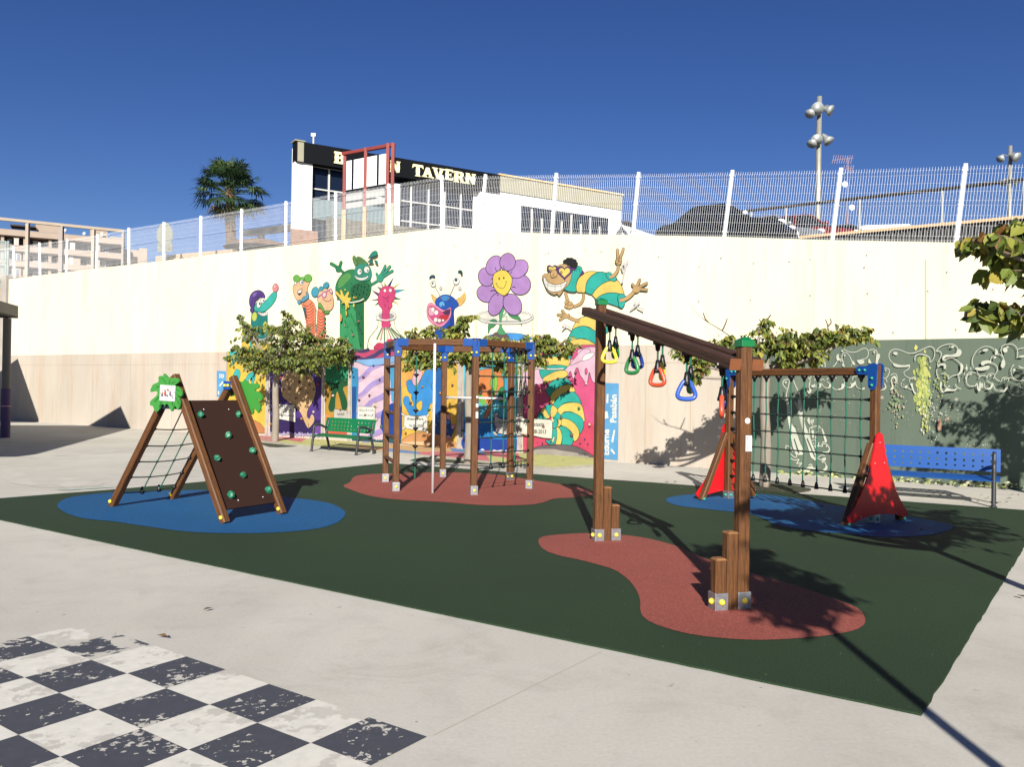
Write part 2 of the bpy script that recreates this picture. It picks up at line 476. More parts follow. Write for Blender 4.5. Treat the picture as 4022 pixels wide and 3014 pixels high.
# coloured platform along the foot of the mural
PC = [mat('platform_' + n, c, .8, k=.62, var=.18, vscale=3, bump=.3, bscale=80) for n, c in
      [('pink', (214, 150, 140)), ('lime', (205, 205, 130)), ('orange', (222, 180, 120)), ('blue', (120, 150, 200)), ('rose', (220, 120, 125)), ('kerb', (170, 165, 150))]]
fr = [G(*p, .06) for p in [(560, 952), (601, 956), (641, 960), (700, 965), (760, 969), (825, 975), (905, 982), (985, 989), (1060, 997), (1130, 1004), (1194, 1010), (1281, 1004)]]
bk = []
for i in range(len(fr)):
    a = i / (len(fr) - 1); X = W(560, 930).x + (W(1284, 990).x - W(560, 930).x) * a; bk.append(Vector((X, 19.84 - .66 * X + .02, .06)))
mb = MB()
cs = [0, 1, 1, 1, 2, 3, 4, 4, 1, 1, 1]
for i in range(len(fr) - 1):
    mid0, mid1 = fr[i].lerp(bk[i], .45 + .2 * math.sin(i * 1.9)), fr[i + 1].lerp(bk[i + 1], .45 + .2 * math.sin((i + 1) * 1.9))
    mb.add([fr[i], fr[i + 1], mid1, mid0], [(0, 1, 2, 3)], cs[i])
    mb.add([mid0, mid1, bk[i + 1], bk[i]], [(0, 1, 2, 3)], [0, 4, 1, 1, 1, 2, 2, 3, 4, 1, 1][i])
    lo = Vector((0, 0, -.06)); mb.add([fr[i] + lo, fr[i + 1] + lo, fr[i + 1], fr[i]], [(0, 1, 2, 3)], 5)
struct('painted_platform', mb, PC)

# ================================================================== retaining wall
def stain_wall(name, hi, lo, streak, k, rust=.5, rough=.85):
    t = NT(name, rough, .25)
    A = [x * k for x in lin(hi)]; B = [x * k for x in lin(lo)]; C = [x * k for x in lin(streak)]
    n1 = t.noise(.5, 6, (1, 1, .35), .6, .3)
    n2 = t.noise(2.4, 5, (1, 1, .09), .65, .2, (3, 1, 0))
    n3 = t.noise(9, 5, (1, 1, .06), .7, .1, (8, 2, 0))
    x = t.ramp(n1, [(.3, B), (.65, A)])
    x = t.mix(t.ramp(n2, [(.52, 0.0), (.75, rust)]), x, C)
    x = t.mix(.5, x, t.ramp(n3, [(.28, (.72, .7, .68)), (.46, (1, 1, 1))]), 'MULTIPLY')
    t.color(x); t.bump(t.noise(18, 6), .15, .01)
    return t.m
UP = stain_wall('cream_painted_concrete', (250, 246, 214), (247, 241, 204), (232, 212, 176), .61, .6)
LOW = stain_wall('raw_peach_concrete', (228, 216, 199), (206, 195, 179), (216, 180, 148), .5, .65)
GRN = stain_wall('green_painted_concrete', (102, 114, 98), (86, 100, 88), (124, 134, 116), .68, .35)
JZ = 2.57
def wx(X): return 19.84 - .66 * X
tops = [(-20.15, 5.62), (-6.66, 5.64), (-1.84, 5.62), (.88, 5.19), (4.31, 4.76), (6.08, 4.51), (7.83, 4.29), (8.67, 4.20), (14, 3.6)]
wall = thing('retaining_wall', 'long tall concrete retaining wall behind the playground, cream above, raw concrete, painted mural and green band below', 'wall', (-2, wx(-2), 0))
def wallseg(x0, x1, zlo, zhi, th=.35, off=0.0, mb=None, mi=0):
    mb = mb or MB(); f = WN * off; bck = -WN * th
    P = lambda X, z: Vector((X, wx(X), z))
    vs = [P(x0, zlo[0]) + f, P(x1, zlo[1]) + f, P(x1, zhi[1]) + f, P(x0, zhi[0]) + f]
    vs += [v - f + bck for v in vs]
    return mb.add(vs, [(0, 1, 2, 3), (5, 4, 7, 6), (3, 2, 6, 7), (0, 4, 5, 1), (0, 3, 7, 4), (1, 5, 6, 2)], mi)
mb = MB()
for (a, za), (b, zb) in zip(tops, tops[1:]): wallseg(a, b, (JZ, JZ), (za, zb), mb=mb)
obj('upper_wall', mb, UP, wall)
GX = W(1620, 900).x
mb = MB(); wallseg(-20.15, GX, (-.3, -.3), (JZ, JZ), off=.02, mb=mb)
obj('lower_wall', mb, LOW, wall)
mb = MB(); wallseg(GX, 14, (-.3, -.3), (JZ + .02, JZ + .02), off=.022, mb=mb)
obj('lower_wall', mb, GRN, wall)['label'] = 'dark green painted lower band'
# tie holes with small stains in rows
HOLE = mat('tie_hole', (128, 122, 112), .9); SMUDGE = mat('tie_hole_smudge', (226, 216, 198), .9, k=.6)
mb = MB(); random.seed(11)
def dot(X, z, r, mi, off, ecc=1.0):
    c = Vector((X, wx(X), z)) + WN * off; n = 9
    vs = [c + WD * math.cos(2 * PI * k / n) * r * rnd(.75, 1.2) + Vector((0, 0, math.sin(2 * PI * k / n) * r * ecc * rnd(.75, 1.2))) for k in range(n)]
    mb.add(vs, [tuple(range(n))], mi)
for row, z in enumerate([2.75, 3.45, 4.15, 4.75]):
    X = -19.6 + .3 * row
    while X < 9.5:
        top = 5.6 if X < -1.8 else 5.6 - (X + 1.8) * .133
        if z < top - .25 and not (-9.5 < X < 3.2 and z < 4.7):
            zz = z + rnd(-.03, .03)
            if rnd(0, 1) < .6: dot(X, zz - .02, rnd(.02, .035), 1, .004, 1.5)
            dot(X, zz, .015, 0, .006, rnd(1, 1.8))
        X += rnd(.82, .98)
for X in [-1.5 + i * 1.15 for i in range(9)]: dot(X, (5.45 if X < 0 else 5.5 - (X + 1.8) * .14) - rnd(.3, .4), .02, 0, .006)
obj('tie_hole_rows', mb, [HOLE, SMUDGE], wall)
# vertical construction joint on the right
mb = MB(); a, b = W(1999, 560, .003), W(2000, 736, .003)
mb.add([a - WD * .012, a + WD * .012, b + WD * .012, b - WD * .012], [(0, 1, 2, 3)])
obj('wall_joint', mb, mat('wall_joint_dark', (196, 184, 160), .9, k=.6), wall)

# formwork joints of the raw band and of the upper wall
mb = MB(); random.seed(44)
def vline(X, z0, z1_, w_, off):
    c = Vector((X, wx(X), 0)) + WN * off; mb.add([c - WD * w_ + Z0 * z0, c + WD * w_ + Z0 * z0, c + WD * w_ + Z0 * z1_, c - WD * w_ + Z0 * z1_], [(0, 1, 2, 3)])
Z0 = Vector((0, 0, 1))
for X in [-18.9 + 1.95 * i for i in range(6)] + [2.9, 3.75]: vline(X, .02, JZ - .03, .006, .0235)
for a_, b_ in ((-20, -9.1), (1.75, 4.4)):
    A_, B_ = Vector((a_, wx(a_), 2.18)) + WN * .0236, Vector((b_, wx(b_), 2.18)) + WN * .0236; mb.add([A_, B_, B_ + Z0 * .009, A_ + Z0 * .009], [(0, 1, 2, 3)])
obj('formwork_joints', mb, mat('formwork_joint', (196, 176, 148), .9, k=.55), wall)
mb = MB()
for X in (-13.2, -9.6, -4.4, .55, 3.3, 5.8): vline(X, JZ + .02, 4.15, .006, .003)
obj('formwork_joints', mb, mat('upper_joint', (236, 226, 190), .9, k=.55), wall)

# raised street behind the wall
ASPH = mat('street_asphalt', (95, 95, 95), .9, k=.6, var=.2, vscale=2)
mb = MB()
P = [Vector((X, wx(X) + .3, z - .15)) for X, z in tops]
Q = [Vector((X + 4.5, wx(X) + 6.5, z + (.0 if X < -2 else .9)) ) for X, z in tops]
for i in range(len(P) - 1): mb.add([P[i], P[i + 1], Q[i + 1], Q[i]], [(0, 1, 2, 3)])
for i in range(len(Q) - 1):
    fa, fb = Vector((Q[i].x * 7, 260, 6.6)), Vector((Q[i + 1].x * 7, 260, 6.6))
    mb.add([Q[i], Q[i + 1], fb, fa], [(0, 1, 2, 3)])
struct('raised_street', mb, ASPH)
# ================================================================== mural (flat paint on the wall)
KM = .47
_PC = {}
def pc(c):
    if c not in _PC:
        m = mat('mural_paint_%d_%d_%d' % c, c, .7, k=KM, var=.2, vscale=2.4, spec=.3); _PC[c] = m
    return _PC[c]
OUT = (28, 30, 34)
class Pen:
    def __init__(s, z, off=.004, step=.0006, proj=None):
        s.z = z; s.o = off; s.st = step; s.mb = MB(); s.c = []; s.proj = proj or (lambda x, y, o: W(x, y, o))
    def mi(s, c):
        if c not in s.c: s.c.append(c)
        return s.c.index(c)
    def _p(s, pts): return [s.proj(*s.z(a, b), s.o) for a, b in pts]
    def poly(s, pts, c, ol=None, lw=5, closed=True):
        s.o += s.st
        t = tessellate_polygon([[Vector((a, b, 0)) for a, b in pts]])
        fs = []
        for a, b, d in t:
            A, B, C = pts[a], pts[b], pts[d]
            cr = (B[0] - A[0]) * (C[1] - A[1]) - (B[1] - A[1]) * (C[0] - A[0])
            fs.append((a, b, d) if cr < 0 else (a, d, b))
        s.mb.add(s._p(pts), fs, s.mi(c))
        if ol: s.line(pts + [pts[0]], lw, ol, False)
        return s
    def blob(s, pts, c, ol=None, lw=5, n=5):
        q = [(p.x, p.y) for p in crom([Vector((a, b, 0)) for a, b in pts], n)]
        return s.poly(q, c, ol, lw)
    def ell(s, cx, cy, rx, ry, c, rot=0, ol=None, lw=5, n=18):
        cr, sr = math.cos(rot), math.sin(rot)
        q = []
        for k in range(n):
            a = 2 * PI * k / n; x, y = math.cos(a) * rx, math.sin(a) * ry
            q.append((cx + x * cr - y * sr, cy + x * sr + y * cr))
        return s.poly(q, c, ol, lw)
    def line(s, pts, w, c, smooth=True, taper=None, closed=False):
        s.o += s.st
        P = [Vector((a, b, 0)) for a, b in pts]
        if smooth and len(P) > 2: P = crom(P, 5, closed)
        if closed: P = P + [P[0]]
        L, R = [], []; n = len(P)
        for i, p in enumerate(P):
            a = P[i] - P[i - 1] if i else P[1] - P[0]
            b = P[i + 1] - P[i] if i < n - 1 else a
            if a.length < 1e-6: a = b
            if b.length < 1e-6: b = a
            t = (a.normalized() + b.normalized())
            t = t.normalized() if t.length > .1 else a.normalized()
            k = w / 2
            if taper: k *= taper[0] + (taper[1] - taper[0]) * i / (n - 1)
            nn = Vector((-t.y, t.x, 0)) * k
            L.append((p.x + nn.x, p.y + nn.y)); R.append((p.x - nn.x, p.y - nn.y))
        s.mb.add(s._p(L + R), [(i, i + 1, n + i + 1, n + i) for i in range(n - 1)], s.mi(c))
        return s
    def limb(s, pts, w, c, ol=OUT, lw=5, taper=None):
        """thick rounded stroke with an outline"""
        s.line(pts, w + 2 * lw, ol, True, taper); e = pts[-1]
        s.ell(e[0], e[1], (w / 2 + lw) * (taper[1] if taper else 1), (w / 2 + lw) * (taper[1] if taper else 1), ol, n=10)
        s.line(pts, w, c, True, taper); s.ell(e[0], e[1], w / 2 * (taper[1] if taper else 1), w / 2 * (taper[1] if taper else 1), c, n=10)
        return s
    def dots(s, pts, r, c):
        for i, (a, b) in enumerate(pts): s.ell(a, b, r * (.7 + (i * 37 % 10) / 14), r * (.7 + (i * 53 % 10) / 14), c, n=7)
        return s
    def arc(s, cx, cy, rx, ry, a0, a1, w, c, n=12):
        return s.line([(cx + rx * math.cos(rad(a0 + (a1 - a0) * k / n)), cy + ry * math.sin(rad(a0 + (a1 - a0) * k / n))) for k in range(n + 1)], w, c, False)
    def text(s, txt, x, y, size, c, rot=0, bold=0, sx=1.0, shear=0):
        """letters drawn flat; (x, y) is the left end of the base line in zoom pixels"""
        cu = bpy.data.curves.new('t', 'FONT'); cu.body = txt; cu.size = 1; cu.offset = bold; cu.shear = shear; cu.resolution_u = 3
        o = bpy.data.objects.new('t', cu); COL.objects.link(o)
        me = bpy.data.meshes.new_from_object(o.evaluated_get(bpy.context.evaluated_depsgraph_get()))
        s.o += s.st
        cr, sr = math.cos(rot), math.sin(rot); pts = []
        for v in me.vertices:
            a, b = v.co.x * size * sx, -v.co.y * size
            pts.append((x + a * cr - b * sr, y + a * sr + b * cr))
        s.mb.add(s._p(pts), [tuple(p.vertices) for p in me.polygons], s.mi(c))
        bpy.data.objects.remove(o); bpy.data.meshes.remove(me); bpy.data.curves.remove(cu)
        return s
    def done(s, name, parent=wall, label=None):
        o = obj(name, s.mb, [pc(c) for c in s.c], parent)
        if label: o['label'] = label
        return o
ZA = zm(800, 950, 2.765); ZB = zm(1500, 950, 3.685); ZC = zm(2050, 930, 3.528); ZD = zm(800, 1300, 3.014)
ZE = zm(1400, 1300, 2.551); ZF = zm(2000, 1300, 2.763); ZG = zm(2900, 1250, 1.971)
WHT = (245, 243, 232); GREY = (150, 150, 150)
random.seed(5)

# ---- painted climbing panels of the lower band -------------------------------------------
def jl(zf, px):   # joint line / ground line in a zoom's own y for a given full-size x
    return px
def panel(zx0, zx1, z, top, bot0, bot1, c):
    p = Pen(z, .023); p.poly([(zx0, top), (zx1, top - (zx1 - zx0) * .012), (zx1, bot1), (zx0, bot0)], c, OUT, 4); return p
# panel 1: yellow with teal splats
p = panel(275, 745, ZD, 246, 1168, 1220, (240, 205, 80))
p.blob([(560, 1060), (620, 1068), (690, 1120), (735, 1195), (700, 1216), (600, 1206), (500, 1190), (480, 1110)], (214, 140, 90), OUT, 4)
for q in ([(300, 250), (420, 250), (470, 300), (478, 345), (455, 330), (440, 360), (415, 320), (400, 375), (375, 320), (360, 400), (340, 405), (335, 330)],
          [(372, 470), (400, 452), (430, 480), (432, 530), (415, 600), (460, 680), (470, 620), (500, 560), (540, 500), (600, 490), (608, 560), (575, 640), (560, 590), (535, 560), (530, 615), (500, 600), (505, 700), (480, 775), (440, 700), (350, 560)],
          [(560, 770), (605, 765), (618, 800), (606, 845), (585, 830), (565, 835), (540, 880), (520, 905), (515, 890), (545, 840), (552, 800)]):
    p.blob(q, (70, 195, 190), (30, 110, 110), 4)
p.done('mural_panel', label='yellow mural panel with turquoise splats')
# panel 2: purple with a cream creature
p = panel(787, 1410, ZD, 380, 1222, 1250, (86, 58, 140))
p.poly([(787, 1000), (1410, 1060), (1410, 1250), (787, 1222)], (52, 34, 96))
p.blob([(915, 660), (925, 560), (960, 480), (1100, 474), (1230, 480), (1290, 560), (1328, 690), (1300, 820), (1235, 930), (1225, 1010), (1250, 1040), (1275, 990), (1305, 1010), (1305, 1080), (1240, 1152), (1195, 1085), (1150, 980), (1090, 910), (1010, 850), (930, 770)], (228, 190, 140), OUT, 4)
p.line([(930, 640), (905, 700), (935, 760)], 5, OUT).line([(1240, 1140), (1240, 1100)], 5, OUT)
p.blob([(787, 440), (850, 420), (960, 440), (950, 520), (880, 600), (800, 560)], (140, 100, 175))
p.blob([(1000, 440), (1230, 450), (1230, 482), (1000, 478)], (150, 105, 185))
p.blob([(1300, 1150), (1390, 1100), (1405, 1240), (1290, 1240)], (120, 80, 165))
for i in range(46): p.ell(790 + i * 13.4, 1215 + i * .55 + rnd(-12, 8), rnd(6, 12), rnd(10, 26), (190, 180, 215), n=7)
for a, b in [(1010, 690), (1145, 695), (1300, 695), (1090, 800), (1250, 640), (990, 580), (1215, 560), (940, 700)]: p.ell(a, b, 11, 13, (130, 90, 50))
p.poly([(870, 868), (1085, 878), (1086, 1082), (866, 1040)], WHT, OUT, 4)
for yy, n in ((930, 9), (1000, 10)):
    for k in range(n): p.line([(888 + k * 19, yy + k * 2), (894 + k * 19, yy - 18 + k * 2 + (k % 3) * 6), (900 + k * 19, yy + k * 2)], 4, (60, 60, 62))
p.done('mural_panel', label='purple mural panel with a cream long-necked creature')
# panel 3: green and mustard
p = panel(1440, 1722, ZD, 230, 1252, 1264, (196, 150, 60))
p.poly([(1440, 228), (1722, 226), (1722, 560), (1660, 600), (1560, 640), (1440, 620)], (50, 160, 115))
p.blob([(1450, 610), (1560, 620), (1700, 560), (1715, 640), (1650, 680), (1690, 800), (1700, 900), (1650, 960), (1610, 800), (1580, 720), (1560, 800), (1550, 930), (1500, 960), (1475, 900), (1505, 780), (1510, 700)], (24, 88, 50))
p.poly([(1440, 1080), (1722, 1140), (1722, 1264), (1440, 1252)], (222, 100, 80)); p.blob([(1440, 1000), (1500, 1010), (1560, 1120), (1500, 1160), (1440, 1150)], (235, 150, 90))
p.poly([(1542, 925), (1700, 945), (1702, 1060), (1540, 1040)], (205, 200, 190), OUT, 4)
for k in range(4): p.line([(1580 + k * 22, 1000), (1588 + k * 22, 975), (1596 + k * 22, 1004)], 5, (60, 60, 62))
p.done('mural_panel', label='green and mustard mural panel behind the green bench')
# panel 4: lilac waves
p = panel(-46, 447, ZE, 190, 1100, 1130, (238, 208, 224))
for k in range(7):
    y = 320 + k * 170
    p.line([(-44, y + 190), (60, y + 140), (150, y + 50), (270, y - 10), (400, y - 110)], 52, (178, 158, 220), taper=(.6, 1.1))
    p.line([(-44, y + 220), (70, y + 168), (160, y + 78), (280, y + 18), (410, y - 80)], 4, (120, 90, 160))
p.poly([(-46, 190), (447, 184), (447, 300), (-46, 300)], (205, 80, 120))
p.line([(-40, 200), (60, 205), (130, 186)], 34, (70, 64, 100)).line([(60, 300), (180, 250), (260, 200), (400, 186)], 42, (78, 66, 110)).line([(-44, 240), (60, 280), (90, 300)], 30, (78, 66, 110))
p.line([(250, 330), (330, 300), (447, 260)], 40, (90, 70, 120))
p.blob([(-46, 290), (80, 286), (200, 275), (320, 262), (447, 245), (447, 300), (300, 330), (120, 352), (0, 310), (-46, 320)], (140, 185, 230), (70, 90, 120), 3)
p.poly([(-46, 360), (16, 380), (20, 560), (0, 800), (10, 1100), (-46, 1096)], (60, 150, 200)); p.poly([(-46, 560), (0, 560), (-10, 1000), (-46, 1000)], (30, 90, 160))
p.blob([(250, 830), (290, 760), (380, 720), (447, 700), (447, 1080), (380, 1085), (290, 1050), (245, 960)], (34, 70, 160))
p.poly([(300, 340), (447, 330), (447, 760), (350, 700), (340, 500)], (80, 170, 215))
p.poly([(-46, 1075), (200, 1085), (250, 1070), (447, 1082), (447, 1130), (-46, 1100)], (50, 92, 96))
for k in range(9): p.ell(190 + k * 12, 1075 + (k % 2) * 8, 9, 16, (238, 208, 224), n=7)
p.poly([(12, 756), (186, 764), (186, 908), (10, 896)], WHT, OUT, 3)
for yy in (800, 850):
    for k in range(7): p.line([(28 + k * 21, yy + 6), (36 + k * 21, yy - 14 + (k % 3) * 5), (42 + k * 21, yy + 8)], 3.4, (70, 66, 70))
for a, b, r in [(185, 748, .8), (190, 895, -.8)]: p.ell(a, b, 26, 14, (235, 228, 190), r)
p.done('mural_panel', label='lilac and pink wavy mural panel with a white note')
# panel 5: yellow-orange with blue monster body
p = panel(455, 1020, ZE, 196, 1130, 1185, (240, 196, 84))
p.blob([(455, 400), (520, 330), (600, 300), (640, 420), (560, 520), (455, 560)], (245, 180, 90))
p.blob([(500, 520), (530, 490), (560, 500), (600, 560), (650, 480), (690, 400), (760, 380), (860, 375), (880, 520), (870, 700), (760, 720), (730, 760), (700, 850), (600, 850), (540, 850), (500, 780), (470, 720), (480, 665), (520, 660), (540, 720), (560, 760), (575, 730), (550, 680), (555, 640), (520, 610)], (62, 152, 222), OUT, 3)
p.blob([(600, 740), (650, 700), (660, 760), (640, 800), (615, 790)], (240, 200, 84), OUT, 2)
p.blob([(800, 380), (960, 400), (960, 560), (930, 700), (940, 900), (930, 1060), (860, 1090), (780, 1060), (770, 900), (760, 780), (800, 700)], (34, 104, 176))
p.line([(800, 480), (750, 540), (760, 590), (790, 600), (770, 640), (800, 660)], 4, (26, 60, 100))
p.blob([(590, 400), (630, 370), (660, 420), (640, 490), (600, 548), (565, 530), (560, 470)], (240, 190, 205), OUT, 3)
p.blob([(900, 330), (1010, 330), (1010, 620), (960, 760), (1000, 900), (960, 1100), (900, 1040), (880, 700)], (235, 190, 78))
p.blob([(900, 860), (940, 890), (950, 980), (990, 960), (960, 1040), (930, 1085), (900, 1060)], (40, 90, 160), OUT, 3)
p.blob([(905, 845), (935, 830), (930, 895), (905, 880)], (238, 180, 200), OUT, 3).blob([(945, 950), (992, 945), (965, 990)], (238, 180, 200), OUT, 3).blob([(900, 1060), (930, 1045), (955, 1090), (915, 1085)], (238, 180, 200), OUT, 3)
p.blob([(455, 1100), (500, 1060), (570, 1030), (660, 1015), (760, 1025), (880, 1060), (960, 1100), (1010, 1180), (455, 1130)], (222, 160, 104), OUT, 3)
p.blob([(470, 1120), (600, 1110), (760, 1120), (700, 1145), (480, 1130)], (240, 205, 160))
p.blob([(482, 850), (520, 846), (600, 860), (705, 852), (710, 930), (704, 1000), (640, 1004), (560, 990), (482, 965), (478, 900)], WHT, OUT, 3)
p.text('Aventurera', 506, 896, 40, (60, 58, 56), .0, .016, .9).text('16-08-2008', 522, 962, 40, (70, 68, 64), .04, .016, .82)
for a, b, r in [(468, 840, .8), (715, 850, -.8), (474, 975, -.8), (708, 1015, .9)]: p.ell(a, b, 24, 12, (240, 226, 190), r, OUT, 2)
p.done('mural_panel', label='yellow mural panel with a big blue creature and a white dated note')
# panel 6: orange creature over blue water
p = panel(1075, 1625, ZE, 200, 1212, 1240, (92, 196, 216))
p.poly([(1075, 200), (1140, 199), (1140, 560), (1120, 900), (1075, 900)], (110, 206, 226))
p.blob([(1150, 500), (1230, 400), (1350, 380), (1480, 400), (1500, 520), (1420, 600), (1380, 700), (1340, 800), (1300, 900), (1270, 940), (1285, 850), (1310, 740), (1240, 700), (1190, 620)], (232, 142, 80), OUT, 4)
p.blob([(1380, 430), (1415, 480), (1410, 560), (1380, 640), (1345, 560), (1345, 490)], (150, 205, 80), (40, 90, 40), 4).line([(1380, 440), (1378, 640)], 3, (40, 90, 40))
p.blob([(1420, 600), (1480, 560), (1500, 700), (1440, 720)], (60, 140, 80)); p.blob([(1200, 640), (1240, 620), (1300, 720), (1260, 745)], (120, 190, 80))
p.poly([(1440, 360), (1625, 356), (1625, 800), (1540, 760), (1480, 560)], (72, 170, 214))
p.poly([(1075, 900), (1300, 880), (1625, 860), (1625, 1235), (1075, 1212)], (40, 140, 214))
p.blob([(1075, 1060), (1240, 1070), (1400, 1090), (1620, 1100), (1620, 1200), (1300, 1200), (1080, 1190)], (34, 74, 168), OUT, 3)
for k in range(42): p.ell(1082 + k * 12.8, 1198 + rnd(-16, 16) + k * .6, rnd(9, 20), rnd(6, 15), (238, 240, 246), n=7)
p.blob([(1385, 850), (1440, 880), (1520, 885), (1620, 850), (1622, 1010), (1560, 1045), (1460, 1035), (1395, 1000)], (220, 218, 210), OUT, 4)
p.text('te', 1428, 930, 56, (48, 46, 50), .02, 0, .9).text('e', 1566, 935, 56, (48, 46, 50), .02, 0, .9).text('8-20', 1540, 1008, 54, (48, 46, 50), 0, 0, .8)
for a, b, r in [(1400, 838, -.7), (1390, 1030, .8)]: p.ell(a, b, 26, 13, (214, 206, 188), r, OUT, 2)
p.done('mural_panel', label='turquoise mural panel with an orange creature over blue water')
# panel 7: pink with striped caterpillar tail
p = Pen(ZF, .023)
p.poly([(152, 163), (915, 152), (960, 150), (960, 1446), (800, 1418), (500, 1385), (152, 1350)], (226, 92, 140), OUT, 4)
p.poly([(152, 950), (300, 900), (900, 1000), (958, 1100), (958, 1440), (152, 1345)], (224, 80, 110))
p.blob([(152, 300), (200, 250), (330, 330), (500, 400), (590, 380), (640, 330), (730, 280), (760, 200), (958, 190), (958, 430), (930, 560), (900, 540), (885, 500), (868, 450), (850, 550), (820, 555), (790, 510), (765, 470), (745, 405), (720, 420), (712, 505), (690, 515), (665, 440), (648, 480), (640, 610), (620, 640), (604, 610), (610, 470), (590, 430), (500, 500), (400, 560), (300, 585), (160, 590)], (240, 198, 216), OUT, 5)
p.blob([(740, 260), (800, 200), (860, 195), (882, 225), (850, 270), (790, 320), (730, 350), (660, 370)], (240, 198, 216), OUT, 5)
p.blob([(790, 320), (820, 260), (900, 235), (925, 250), (880, 300), (815, 325)], (244, 240, 236), OUT, 4)
p.ell(835, 440, 14, 36, (226, 92, 140), 0, OUT, 4)
TE, YE = (48, 184, 168), (240, 214, 110)
p.poly([(345, 275), (365, 268), (380, 280), (400, 262), (420, 275), (440, 255), (455, 270), (470, 235), (485, 262), (510, 245), (520, 262), (545, 230), (560, 255), (590, 240), (600, 258), (630, 240), (645, 265), (690, 240), (680, 290), (655, 312), (500, 285), (345, 310)], TE, OUT, 4)
p.blob([(335, 310), (420, 285), (540, 280), (656, 305), (650, 370), (620, 385), (500, 368), (400, 385), (330, 408), (322, 360)], YE, OUT, 5)
p.blob([(330, 410), (400, 385), (520, 370), (625, 388), (590, 425), (500, 450), (400, 500), (350, 510)], TE, OUT, 5)
p.blob([(365, 522), (400, 490), (500, 440), (600, 430), (640, 470), (590, 515), (500, 530), (420, 560), (380, 580)], YE, OUT, 5)
p.line([(150, 385), (300, 405), (450, 415), (590, 410)], 22, OUT).line([(150, 385), (300, 405), (450, 415), (590, 410)], 13, WHT)
p.blob([(400, 660), (420, 590), (500, 530), (590, 515), (650, 540), (672, 590), (600, 600), (510, 640), (450, 720)], TE, OUT, 5)
p.blob([(445, 720), (500, 640), (600, 590), (680, 590), (712, 660), (620, 670), (530, 720), (478, 800)], YE, OUT, 5)
p.blob([(478, 805), (520, 730), (600, 675), (700, 665), (760, 730), (778, 800), (680, 775), (590, 790), (520, 860)], TE, OUT, 5)
p.blob([(522, 860), (590, 795), (700, 778), (780, 800), (812, 900), (810, 990), (700, 890), (600, 880), (560, 920)], YE, OUT, 5)
p.blob([(548, 925), (620, 880), (710, 895), (790, 950), (808, 1030), (770, 1115), (720, 1020), (650, 970), (570, 955)], TE, OUT, 5)
p.blob([(560, 958), (650, 965), (730, 1030), (762, 1110), (740, 1180), (700, 1196), (680, 1110), (620, 1050), (560, 1020)], YE, OUT, 5)
p.blob([(540, 1050), (600, 1040), (660, 1090), (694, 1170), (680, 1235), (620, 1262), (568, 1255), (575, 1170)], TE, OUT, 5)
p.blob([(510, 1055), (545, 1060), (572, 1130), (566, 1220), (530, 1262), (485, 1245), (510, 1170)], YE, OUT, 5)
p.blob([(470, 1060), (510, 1060), (518, 1140), (500, 1220), (440, 1235), (390, 1190), (450, 1180)], TE, OUT, 5)
for q, c in (([(308, 940), (330, 880), (365, 900), (420, 955), (340, 965)], TE), ([(338, 870), (380, 830), (420, 880), (440, 940), (400, 950), (360, 900)], YE), ([(385, 825), (430, 800), (470, 808), (450, 870), (445, 930), (410, 880)], TE), ([(470, 810), (515, 840), (525, 880), (495, 930), (455, 940), (448, 870)], YE), ([(525, 880), (555, 920), (562, 960), (520, 970), (480, 940), (500, 920)], TE), ([(530, 965), (562, 970), (565, 1010), (540, 1040), (520, 1040), (535, 1000)], YE), ([(470, 955), (510, 955), (525, 1000), (510, 1050), (475, 1050)], TE)):
    p.blob(q, c, OUT, 4)
p.blob([(152, 1350), (300, 1262), (480, 1238), (700, 1250), (850, 1320), (958, 1395), (958, 1446), (800, 1418), (500, 1385)], (112, 102, 104), OUT, 5)
p.blob([(180, 1345), (300, 1290), (480, 1285), (560, 1300), (800, 1340), (900, 1400), (900, 1430), (700, 1405), (500, 1384)], (178, 170, 160))
for k in range(8): p.blob([(280 + k * 78, 1372 + k * 7), (300 + k * 78, 1338 + k * 7), (330 + k * 78, 1342 + k * 7), (348 + k * 78, 1378 + k * 7)], (120, 112, 110))
p.poly([(120, 946), (265, 952), (400, 962), (466, 968), (470, 1060), (462, 1172), (360, 1162), (262, 1140), (118, 1118)], (244, 240, 220), OUT, 5)
p.text('Entusiasta', 172, 1030, 62, (50, 48, 48), .04, .016, .82, .2).text('14-08-2013', 196, 1112, 62, (50, 48, 48), .03, .016, .72)
for a, b, r in [(468, 968, 1.0), (474, 1182, 2.1)]: p.poly([(a - 18, b - 18), (a + 4, b - 26), (a + 22, b + 16), (a + 2, b + 28)] if r < 2 else [(a - 14, b + 20), (a + 6, b - 34), (a + 22, b - 26), (a + 4, b + 34)], (240, 226, 170), OUT, 4)
p.line([(752, 1350), (762, 1325), (772, 1350), (785, 1330), (792, 1352), (806, 1330), (815, 1355), (822, 1325), (830, 1360), (850, 1330)], 4, OUT)
p.ell(871, 1016, 12, 14, (240, 200, 200)).dots([(310, 1212), (360, 1222), (450, 1210), (500, 1225), (770, 1222), (820, 1176), (855, 1228)], 8, (90, 60, 130))
p.done('mural_panel', label='pink mural panel with a striped caterpillar tail and a handwritten note')

# pilaster strips left raw between the panels
PIL = mat('pilaster_concrete', (205, 196, 182), .85, k=.5, var=.25, vscale=5, bump=.2, bscale=20)
for z, a, b, bot in ((ZD, 750, 782, 1222), (ZD, 1413, 1438, 1250), (ZD, 1725, 1757, 1262), (ZE, 1026, 1068, 1200), (ZE, 1629, 1668, 1240)):
    top = 246 if z is ZD else 192
    P0, P1 = W(*z(a, 500)), W(*z(b, 500)); zt = JZ - .05
    mb = MB(); wallseg(P0.x, P1.x, (.0, .0), (zt, zt), .05, .05, mb); obj('pilaster', mb, PIL, wall)

